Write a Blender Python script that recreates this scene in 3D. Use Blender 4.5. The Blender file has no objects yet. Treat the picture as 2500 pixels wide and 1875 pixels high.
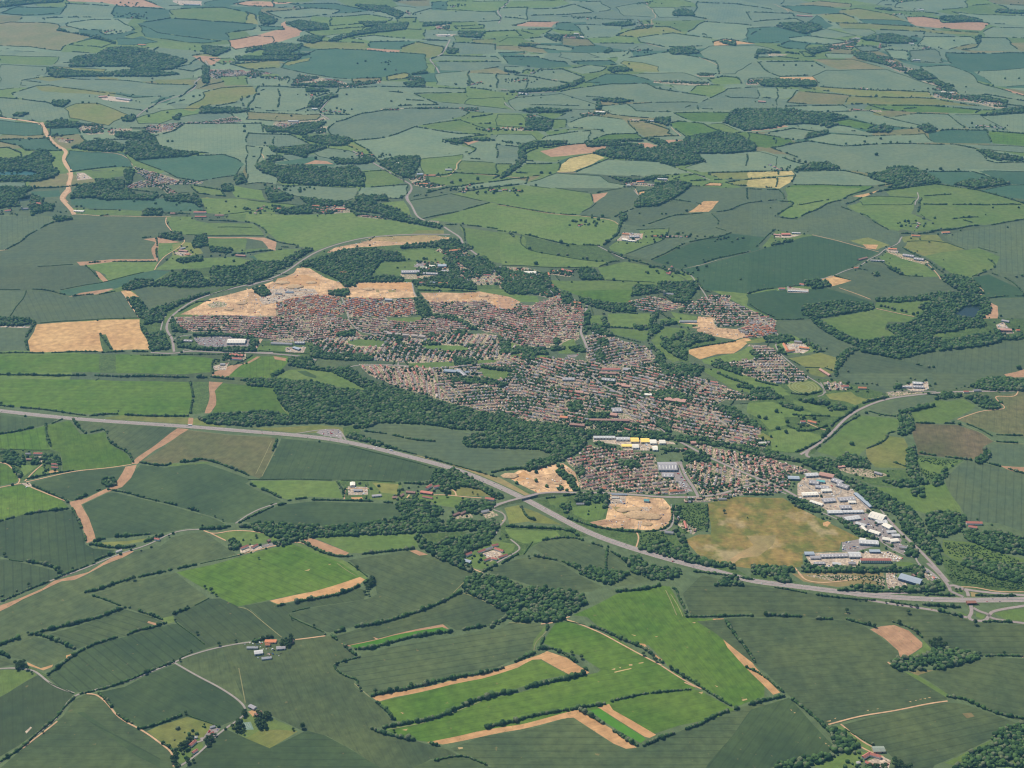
import bpy, math, random
import numpy as np
from mathutils import Vector, Matrix
from mathutils.geometry import delaunay_2d_cdt
R = math.radians
rng = np.random.default_rng(7); random.seed(7)
SC = bpy.context.scene; COL = SC.collection
# ---------------------------------------------------------------- camera, sky, sun, exposure
CAM_H, PITCH, HFOV = 2500.0, R(25.0), R(40.0)
FPX = 1250/math.tan(HFOV/2)                       # focal length in photo pixels (photo is 2500 x 1875)
cd = bpy.data.cameras.new('camera'); cam = bpy.data.objects.new('camera', cd); COL.objects.link(cam)
cd.sensor_fit = 'HORIZONTAL'; cd.angle = HFOV; cd.clip_start = 10; cd.clip_end = 120000
cam.location = (0, 0, CAM_H); cam.rotation_euler = (math.pi/2-PITCH, 0, 0); SC.camera = cam
SUN_EL, SUN_AZ = R(56), R(-44)                    # azimuth clockwise from +Y: sun stands left of and beyond the picture
w = bpy.data.worlds.new('World'); SC.world = w; w.use_nodes = True
nt = w.node_tree; bg = nt.nodes['Background']; sky = nt.nodes.new('ShaderNodeTexSky'); sky.sky_type = 'NISHITA'
sky.sun_disc = False; sky.sun_elevation = SUN_EL; sky.sun_rotation = SUN_AZ; sky.air_density = 1.0; sky.dust_density = 1.0
nt.links.new(sky.outputs[0], bg.inputs[0]); bg.inputs[1].default_value = 0.09
sl = bpy.data.lights.new('sun', 'SUN'); sl.energy = 4.7; sl.angle = R(0.5); sl.color = (1.0, 0.93, 0.80)
so = bpy.data.objects.new('sun', sl); COL.objects.link(so)
sd = Vector((math.sin(SUN_AZ)*math.cos(SUN_EL), math.cos(SUN_AZ)*math.cos(SUN_EL), math.sin(SUN_EL)))
so.rotation_euler = sd.to_track_quat('Z', 'Y').to_euler(); so.location = (-2000, 2000, 4000)
SC.view_settings.view_transform = 'Standard'; SC.view_settings.look = 'None'
SC.view_settings.exposure = 0.17; SC.view_settings.gamma = 1
SC.cycles.filter_width = 1.2; SC.cycles.max_bounces = 4; SC.cycles.diffuse_bounces = 2; SC.cycles.volume_bounces = 1; SC.cycles.transparent_max_bounces = 4
# ---------------------------------------------------------------- terrain and projection
def hgt(x, y):
    f = np.clip((y-3500)/9000, 0, 1)
    return (5*np.sin(x/520+1)*np.sin(y/690+.5) + 4*np.sin((x+1.3*y)/410+2))*(0.6+1.2*f) + f*14*np.sin(x/1500+y/1900)*np.sin(y/1300)
def wrp(x, y):                                     # gentle wander that field edges, hedges and lanes share
    d = np.hypot(x, y)/4000
    return (x + d*(2.2*np.sin(y/37+x/91)+2.6*np.sin(y/83+1)), y + d*(2.4*np.sin(x/41+y/77)+2.6*np.sin(x/97+2)))
def un(px, py):                                    # photo pixel -> point on the ground (flat arrays)
    px = np.asarray(px, float); py = np.asarray(py, float)
    u = (px-1250)/FPX; v = (937.5-py)/FPX
    dx = u; dy = math.cos(PITCH)+v*math.sin(PITCH); dz = -math.sin(PITCH)+v*math.cos(PITCH)
    dz = np.minimum(dz, -0.05)
    z = np.zeros_like(px)
    for _ in range(5):
        t = (z-CAM_H)/dz; x = t*dx; y = t*dy; z = hgt(x, y)
    return x, y
def pj(x, y, z=0):                                 # point -> photo pixel
    yy = y; zz = z-CAM_H
    fd = yy*math.cos(PITCH)-zz*math.sin(PITCH); up = yy*math.sin(PITCH)+zz*math.cos(PITCH)
    return 1250+FPX*x/fd, 937.5-FPX*up/fd
def pts(tok): a = np.array([[float(v) for v in t.split(',')] for t in tok]); return a
def gp(tok): a = pts(tok); x, y = un(a[:, 0], a[:, 1]); return np.stack([x, y], 1)
def dens(P, closed, k=0.011):
    out = []
    n = len(P)
    for i in range(n if closed else n-1):
        a, b = P[i], P[(i+1) % n]; L = np.hypot(*(b-a)); st = max(28, k*np.hypot(*a)); m = max(1, int(math.ceil(L/st)))
        for j in range(m): out.append(a+(b-a)*j/m)
    if not closed: out.append(P[-1])
    return np.array(out)
def smooth(P):                                     # corner cutting for open lines
    Q = [P[0]]
    for i in range(1, len(P)-1):
        Q += [P[i]*.75+P[i-1]*.25, P[i]*.75+P[i+1]*.25]
    Q.append(P[-1]); return np.array(Q)
def warpP(P): x, y = wrp(P[:, 0], P[:, 1]); return np.stack([x, y], 1)
def inpoly(x, y, P):
    c = np.zeros(np.shape(x), bool); n = len(P); j = n-1
    for i in range(n):
        xi, yi = P[i]; xj, yj = P[j]
        if yi != yj:
            c ^= ((yi > y) != (yj > y)) & (x < (xj-xi)*(y-yi)/(yj-yi)+xi)
        j = i
    return c
def area(P): x, y = P[:, 0], P[:, 1]; return abs(np.dot(x, np.roll(y, 1))-np.dot(y, np.roll(x, 1)))/2
# ---------------------------------------------------------------- materials
def mat(name):
    m = bpy.data.materials.new(name); m.use_nodes = True; b = m.node_tree.nodes['Principled BSDF']
    b.inputs['Roughness'].default_value = .85; b.inputs['Specular IOR Level'].default_value = .15
    return m, m.node_tree, b
def N(nt, t, **k):
    n = nt.nodes.new(t)
    for a, v in k.items(): setattr(n, a, v)
    return n
def mixc(nt, mode, fac, a, b):
    n = N(nt, 'ShaderNodeMix', data_type='RGBA', blend_type=mode)
    for s, v in ((0, fac), (6, a), (7, b)):
        if hasattr(v, 'links'): nt.links.new(v, n.inputs[s])
        else: n.inputs[s].default_value = v if s == 0 else (tuple(v)+(1,) if len(v) == 3 else v)
    return n.outputs[2]
def mth(nt, op, a, b=0, c=None, clamp=False):
    n = N(nt, 'ShaderNodeMath', operation=op, use_clamp=clamp)
    for i, v in enumerate((a, b, c)):
        if v is None: continue
        if hasattr(v, 'links'): nt.links.new(v, n.inputs[i])
        else: n.inputs[i].default_value = v
    return n.outputs[0]
def noise(nt, vec, scale, det=2, rough=.5):
    n = N(nt, 'ShaderNodeTexNoise'); n.inputs['Scale'].default_value = scale; n.inputs['Detail'].default_value = det; n.inputs['Roughness'].default_value = rough
    nt.links.new(vec, n.inputs['Vector']); return n.outputs[0]
def rampf(nt, v, a, b, lo=0.0, hi=1.0):
    n = N(nt, 'ShaderNodeMapRange'); nt.links.new(v, n.inputs[0])
    for i, q in enumerate((a, b, lo, hi)): n.inputs[i+1].default_value = q
    return n.outputs[0]
# linear base colours, alternative tint, tramline strength, streak strength
FC = {
 'a': ((.034,.058,.023), (.056,.084,.029), .6, .6), 'a2': ((.040,.063,.026), (.054,.076,.028), .55, .6), 'a3': ((.030,.066,.024), (.042,.076,.028), .4, .5),
 'b': ((.048,.071,.030), (.082,.105,.038), .55, .8), 'b2': ((.043,.065,.027), (.070,.095,.033), .55, .7),
 'c': ((.068,.096,.048), (.084,.108,.046), .45, .6), 'c2': ((.058,.084,.040), (.076,.097,.042), .4, .6),
 'cf': ((.115,.160,.090), (.146,.182,.095), .3, .5), 'cg': ((.094,.134,.082), (.122,.156,.085), .3, .5),  # far wheat: haze brightness put into the colour, paler than the nearer wheat
 'd': ((.056,.112,.011), (.084,.135,.018), .45, .9), 'd2': ((.038,.088,.044), (.052,.100,.048), .3, .5), 'e': ((.048,.150,.010), (.06,.16,.014), 0, .4),
 'h': ((.090,.098,.036), (.120,.108,.044), .3, .9), 'h2': ((.085,.085,.032), (.145,.110,.055), .5, 1.),
 'p': ((.125,.150,.032), (.165,.160,.044), 0, .7), 'p2': ((.120,.125,.044), (.165,.140,.056), 0, .7), 'q': ((.085,.135,.028), (.110,.150,.036), .1, .7),
 'o': ((.19,.155,.06), (.26,.19,.08), 0, .6), 'o2': ((.20,.16,.06), (.33,.22,.10), 0, .6), 'ol': ((.120,.125,.024), (.25,.17,.05), 0, 1.),
 's': ((.40,.220,.095), (.45,.26,.12), .12, .7), 's2': ((.36,.205,.085), (.44,.27,.115), .3, 1.), 'r': ((.31,.175,.095), (.36,.21,.12), .15, .7),
 'y': ((.56,.355,.185), (.36,.225,.125), 0, 1.), 'y2': ((.30,.25,.085), (.40,.31,.12), 0, 1.),
 'v': ((.044,.080,.018), (.075,.108,.028), 0, 1.), 'w': ((.47,.37,.27), (.30,.235,.18), 0, 1.), 'u': ((.42,.30,.225), (.085,.12,.035), 0, 1.),
 'k': ((.20,.17,.16), (.25,.21,.19), 0, .5), 'k2': ((.13,.19,.14), (.14,.2,.15), 0, .1), 't': ((.40,.27,.13), (.34,.25,.11), 0, .5), 't2': ((.11,.09,.04), (.16,.12,.05), 0, .8),
 'z': ((.034,.062,.02), (.045,.075,.02), 0, .6), 'base': ((.075,.105,.045), (.09,.12,.05), 0, .8)}
FNAME = {'cf': 'wheat_field', 'cg': 'wheat_field', 'a': 'cereal_field', 'a2': 'cereal_field', 'a3': 'cereal_field', 'b': 'barley_field', 'b2': 'barley_field', 'c': 'wheat_field', 'c2': 'wheat_field', 'd': 'bright_crop_field',
 'd2': 'bean_field', 'e': 'grass_strip', 'h': 'mottled_field', 'h2': 'striped_field', 'p': 'dry_pasture', 'p2': 'dry_pasture', 'q': 'pasture', 'o': 'dry_grassland', 'o2': 'dry_grassland', 'ol': 'dry_grassland',
 's': 'bare_soil', 's2': 'stubble_field', 'r': 'ploughed_field', 'y': 'sandy_ground', 'y2': 'ripe_field', 'v': 'rough_grass', 'w': 'yard', 'u': 'town_ground', 'k': 'tarmac_yard',
 'k2': 'tennis_court', 't': 'bare_patch', 't2': 'bare_patch', 'z': 'scrub_strip', 'water': 'pond', 'water2': 'pond'}
FM = {}
for c, (ca, cb, tram, strk) in FC.items():
    m, nt, b = mat(FNAME.get(c, 'ground')+'_'+c); FM[c] = m
    uv = N(nt, 'ShaderNodeUVMap').outputs[0]
    oi = N(nt, 'ShaderNodeObjectInfo').outputs['Random']
    sep = N(nt, 'ShaderNodeSeparateXYZ'); nt.links.new(uv, sep.inputs[0])
    n1 = noise(nt, uv, 4, 3, .55); n2 = noise(nt, uv, 34, 3, .6)
    mp = N(nt, 'ShaderNodeMapping'); mp.inputs['Scale'].default_value = (240, 26, 1); nt.links.new(uv, mp.inputs[0]); n3 = noise(nt, mp.outputs[0], 1, 2, .6)
    col = mixc(nt, 'MIX', rampf(nt, n1, .35, .65), ca, cb)
    v = mth(nt, 'MULTIPLY_ADD', oi, .22, .89)
    v = mth(nt, 'MULTIPLY', v, rampf(nt, n2, .3, .7, 1-.26*strk, 1+.3*strk))
    v = mth(nt, 'MULTIPLY', v, rampf(nt, n3, .3, .7, 1-.14*strk, 1+.14*strk))
    if c in 'u w y k v':
        n4 = noise(nt, uv, 130, 2, .6); col = mixc(nt, 'MIX', rampf(nt, n4, .42, .58), ca, cb)
        if c == 'w' or c == 'y': v = mth(nt, 'MULTIPLY', v, rampf(nt, noise(nt, uv, 60, 4, .7), .35, .65, .8, 1.12))
    if c in ('s', 'r'): col = mixc(nt, 'MIX', rampf(nt, noise(nt, uv, 75, 4, .7), .60, .68, 0, .7), col, (.10, .13, .04))
    if c == 'ol': col = mixc(nt, 'MIX', rampf(nt, noise(nt, uv, 11, 5, .65), .40, .60), ca, cb); col = mixc(nt, 'MIX', rampf(nt, noise(nt, uv, 7, 4, .6), .56, .66, 0, .8), col, (.34, .26, .13))
    if c == 'y': col = mixc(nt, 'MIX', rampf(nt, noise(nt, uv, 9, 4, .6), .42, .62), ca, cb)
    if tram and c[0] in 'abcdh': col = mixc(nt, 'MIX', rampf(nt, noise(nt, uv, 48, 2, .5), .70, .76, 0, .5), col, (.20, .15, .06) if c[0] in 'abd' else (.15, .15, .06))
    if tram:
        fr = mth(nt, 'FRACT', mth(nt, 'MULTIPLY', sep.outputs[0], 36)); tri = mth(nt, 'ABSOLUTE', mth(nt, 'SUBTRACT', fr, .5))
        line = rampf(nt, tri, .02, .12, 1, 0); n_ = nt.nodes[-1]
        amt = mth(nt, 'MULTIPLY', rampf(nt, mth(nt, 'FRACT', mth(nt, 'MULTIPLY', oi, 7.31)), .25, 1, .35, 1), tram*.55)
        v = mth(nt, 'MULTIPLY', v, mth(nt, 'SUBTRACT', 1, mth(nt, 'MULTIPLY', line, amt)))
    col = mixc(nt, 'MULTIPLY', 1, col, (1, 1, 1)); ml = nt.nodes[-1]
    cx = N(nt, 'ShaderNodeCombineColor'); [nt.links.new(v, cx.inputs[i]) for i in range(3)]; nt.links.new(cx.outputs[0], ml.inputs[7])
    nt.links.new(col, b.inputs['Base Color'])
for c, colr in (('water', (.02, .085, .08)), ('water2', (.02, .035, .03))):
    m, nt, b = mat('pond_'+c); FM[c] = m; b.inputs['Base Color'].default_value = colr+(1,); b.inputs['Roughness'].default_value = .25 if c == 'water2' else .4
def foliage(name, c1, c2, c3):
    m, nt, b = mat(name); at = N(nt, 'ShaderNodeAttribute', attribute_name='rnd'); g = N(nt, 'ShaderNodeNewGeometry')
    n = noise(nt, g.outputs['Position'], .35, 3, .7)
    col = mixc(nt, 'MIX', rampf(nt, at.outputs['Fac'], .0, .75), c1, c2)
    col = mixc(nt, 'MIX', rampf(nt, at.outputs['Fac'], .80, .86), col, c3)
    v = rampf(nt, n, .3, .7, .5, 1.5); col = mixc(nt, 'MULTIPLY', 1, col, (1, 1, 1)); ml = nt.nodes[-1]
    cx = N(nt, 'ShaderNodeCombineColor'); [nt.links.new(v, cx.inputs[i]) for i in range(3)]; nt.links.new(cx.outputs[0], ml.inputs[7])
    nt.links.new(col, b.inputs['Base Color']); b.inputs['Roughness'].default_value = .9; b.inputs['Specular IOR Level'].default_value = .05
    return m
MLEAF = foliage('tree_leaves', (.018, .044, .017), (.072, .125, .038), (.115, .135, .07))
MBUSH = foliage('bush_leaves', (.028, .062, .020), (.06, .11, .03), (.09, .115, .045))
def plain(name, c, n=0, sc=.2, rough=.85, metal=0):
    m, nt, b = mat(name); b.inputs['Roughness'].default_value = rough; b.inputs['Metallic'].default_value = metal
    g = N(nt, 'ShaderNodeNewGeometry'); nn = noise(nt, g.outputs['Position'], sc, 3, .6); oi = N(nt, 'ShaderNodeObjectInfo').outputs['Random']
    v = mth(nt, 'MULTIPLY', rampf(nt, nn, .3, .7, 1-n, 1+n), mth(nt, 'MULTIPLY_ADD', oi, .16, .92))
    cx = N(nt, 'ShaderNodeCombineColor'); [nt.links.new(v, cx.inputs[i]) for i in range(3)]
    nt.links.new(mixc(nt, 'MULTIPLY', 1, c, cx.outputs[0]), b.inputs['Base Color']); return m
MROAD = plain('asphalt', (.27, .22, .20), .12, .08); MLANE = plain('lane_asphalt', (.27, .235, .205), .12, .06); MTRACK = plain('track_dirt', (.46, .29, .165), .18, .05)
MFOOT = plain('footpath_dirt', (.20, .19, .085), .2, .05); MVERGE = plain('reserve_gravel', (.30, .25, .19), .2, .1); MLINE = plain('road_paint', (.72, .70, .66), .05)
MBARK = plain('bark', (.07, .05, .035), .3, 1.0); MCONC = plain('concrete', (.42, .38, .33), .12, .3); MDARK = plain('painted_shade', (.015, .015, .02), .1)
MSTEEL = plain('barrier_steel', (.45, .45, .45), .05, .3, .5, .5); MBRICKR = plain('red_brick', (.22, .10, .07), .15, .5); MEMB = plain('embankment_grass', (.09, .12, .045), .3, .1)
MSTREET = plain('street_asphalt', (.22, .19, .175), .15, .05)
ROOF = {'rd': (.36, .135, .10), 'rb': (.33, .185, .145), 'gy': (.24, .225, .23), 'gw': (.68, .62, .52), 'gw2': (.44, .43, .42), 'bl': (.30, .34, .38), 'gn': (.13, .34, .33), 'gn2': (.22, .25, .20),
        'ov': (.52, .20, .10), 'wb': (.38, .31, .27), 'yw': (.85, .60, .16), 'br2': (.25, .145, .12), 'tn': (.42, .28, .20)}
for k in ('rd', 'rb', 'br2', 'tn', 'wb', 'gy'): ROOF[k] = tuple(q*1.3 for q in ROOF[k])
MR = {k: plain('roof_'+k, v, .18, .4) for k, v in ROOF.items()}
WALL = {'brick': (.34, .19, .13), 'cream': (.66, .55, .38), 'white': (.80, .76, .68), 'clad': (.42, .42, .43), 'tan': (.46, .33, .22), 'bluec': (.13, .17, .27), 'stone': (.40, .36, .29)}
MW = {k: plain('wall_'+k, v, .08, .5) for k, v in WALL.items()}
MWIN = plain('window_glass', (.03, .035, .045), .1, 1, .2); MDOOR = plain('door_paint', (.10, .11, .14), .1)
PAINT = {'w': (.82, .82, .80), 'd': (.03, .03, .04), 'r': (.45, .03, .03), 's': (.42, .43, .45), 'b': (.04, .08, .22)}
MP = {k: plain('paint_'+k, v, .02, 1, .35) for k, v in PAINT.items()}; MTYRE = plain('rubber', (.02, .02, .02), .1)
# ---------------------------------------------------------------- mesh helpers
def mk(name, V, F, mats, mi=None, parent=None, rnd=None, uv=None, link=True):
    V = np.asarray(V, np.float32).reshape(-1, 3); me = bpy.data.meshes.new(name)
    if isinstance(F, np.ndarray):
        k = F.shape[1]; nf = len(F); me.vertices.add(len(V)); me.vertices.foreach_set('co', V.ravel())
        me.loops.add(nf*k); me.loops.foreach_set('vertex_index', F.astype(np.int32).ravel()); me.polygons.add(nf)
        me.polygons.foreach_set('loop_start', np.arange(0, nf*k, k, dtype=np.int32)); me.polygons.foreach_set('loop_total', np.full(nf, k, np.int32)); me.update(calc_edges=True)
    else: me.from_pydata([tuple(map(float, v)) for v in V], [], [tuple(map(int, f)) for f in F])
    for m in (mats if isinstance(mats, (list, tuple)) else [mats]): me.materials.append(m)
    if mi is not None: me.polygons.foreach_set('material_index', np.asarray(mi, np.int32))
    if rnd is not None: a = me.attributes.new('rnd', 'FLOAT', 'POINT'); a.data.foreach_set('value', np.asarray(rnd, np.float32))
    if uv is not None:
        l = me.uv_layers.new(name='UVMap'); li = np.zeros(len(me.loops), np.int32); me.loops.foreach_get('vertex_index', li); l.data.foreach_set('uv', np.asarray(uv, np.float32)[li].ravel())
    me.validate(); me.update()
    if not link: return me
    o = bpy.data.objects.new(name, me); COL.objects.link(o); o.parent = parent; return o
def tag(o, label=None, cat=None, group=None, kind=None):
    if label: o['label'] = label
    if cat: o['category'] = cat
    if group: o['group'] = group
    if kind: o['kind'] = kind
    return o
def empty(name, loc, rz=0): o = bpy.data.objects.new(name, None); COL.objects.link(o); o.location = loc; o.rotation_euler = (0, 0, rz); o.empty_display_size = 3; return o
class MB:
    def __init__(s): s.v = []; s.f = []; s.m = []
    def poly(s, P, fs, m=0):
        n = len(s.v); s.v += [tuple(p) for p in P]; s.f += [tuple(n+i for i in f) for f in fs]; s.m += [m]*len(fs)
    def box(s, x0, x1, y0, y1, z0, z1, m=0):
        s.poly([(x0,y0,z0),(x1,y0,z0),(x1,y1,z0),(x0,y1,z0),(x0,y0,z1),(x1,y0,z1),(x1,y1,z1),(x0,y1,z1)], [(3,2,1,0),(4,5,6,7),(0,1,5,4),(1,2,6,5),(2,3,7,6),(3,0,4,7)], m)
    def build(s, name, mats, parent=None, link=True): return mk(name, s.v, s.f, mats, s.m, parent, link=link)
def ico(sub):
    import bmesh
    b = bmesh.new(); bmesh.ops.create_icosphere(b, subdivisions=sub, radius=1); V = np.array([v.co[:] for v in b.verts]); F = np.array([[v.index for v in f.verts] for f in b.faces]); b.free(); return V, F
IC1, IC2, IC3 = ico(1), ico(2), ico(3)
def crown_t(base, k):
    V, F = base; V = V.copy(); r = np.random.default_rng(k); d = np.ones(len(V))
    for _ in range(7):
        a = r.normal(size=3); a /= np.linalg.norm(a); d += .22*np.clip((V@a-.55)/.45, 0, 1)
    d *= r.uniform(.80, 1.12, len(V)); V = V*d[:, None]; V[:, 2] = np.maximum(V[:, 2], -.75); return V, F
T1 = [crown_t(IC1, k) for k in range(6)]; T2 = [crown_t(IC2, 20+k) for k in range(8)]
def blobs(name, P, rad, hei, mats, lod, parent=None):      # many crowns in one mesh
    P = np.asarray(P, float); n = len(P)
    if n == 0: return None
    rad = np.broadcast_to(rad, n); hei = np.broadcast_to(hei, n); Vs = []; Fs = []; Rs = []; off = 0
    rnd = rng.random(n); T = T1 if lod == 1 else T2; which = rng.integers(0, len(T), n); ang = rng.random(n)*6.28; z = hgt(P[:, 0], P[:, 1])
    for k in range(len(T)):
        s = np.nonzero(which == k)[0]
        if not len(s): continue
        V, F = T[k]; c, sn = np.cos(ang[s])[:, None], np.sin(ang[s])[:, None]
        X = (V[None, :, 0]*c-V[None, :, 1]*sn)*rad[s][:, None]+P[s, 0][:, None]; Y = (V[None, :, 0]*sn+V[None, :, 1]*c)*rad[s][:, None]+P[s, 1][:, None]
        Z = (V[None, :, 2]*.5+.42)*hei[s][:, None]+z[s][:, None]
        Vs.append(np.stack([X, Y, Z], 2).reshape(-1, 3)); Fs.append((F[None]+(np.arange(len(s))*len(V))[:, None, None]+off).reshape(-1, 3)); Rs.append(np.repeat(rnd[s], len(V))); off += len(s)*len(V)
    return mk(name, np.concatenate(Vs), np.concatenate(Fs), mats, None, parent, np.concatenate(Rs))
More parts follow.
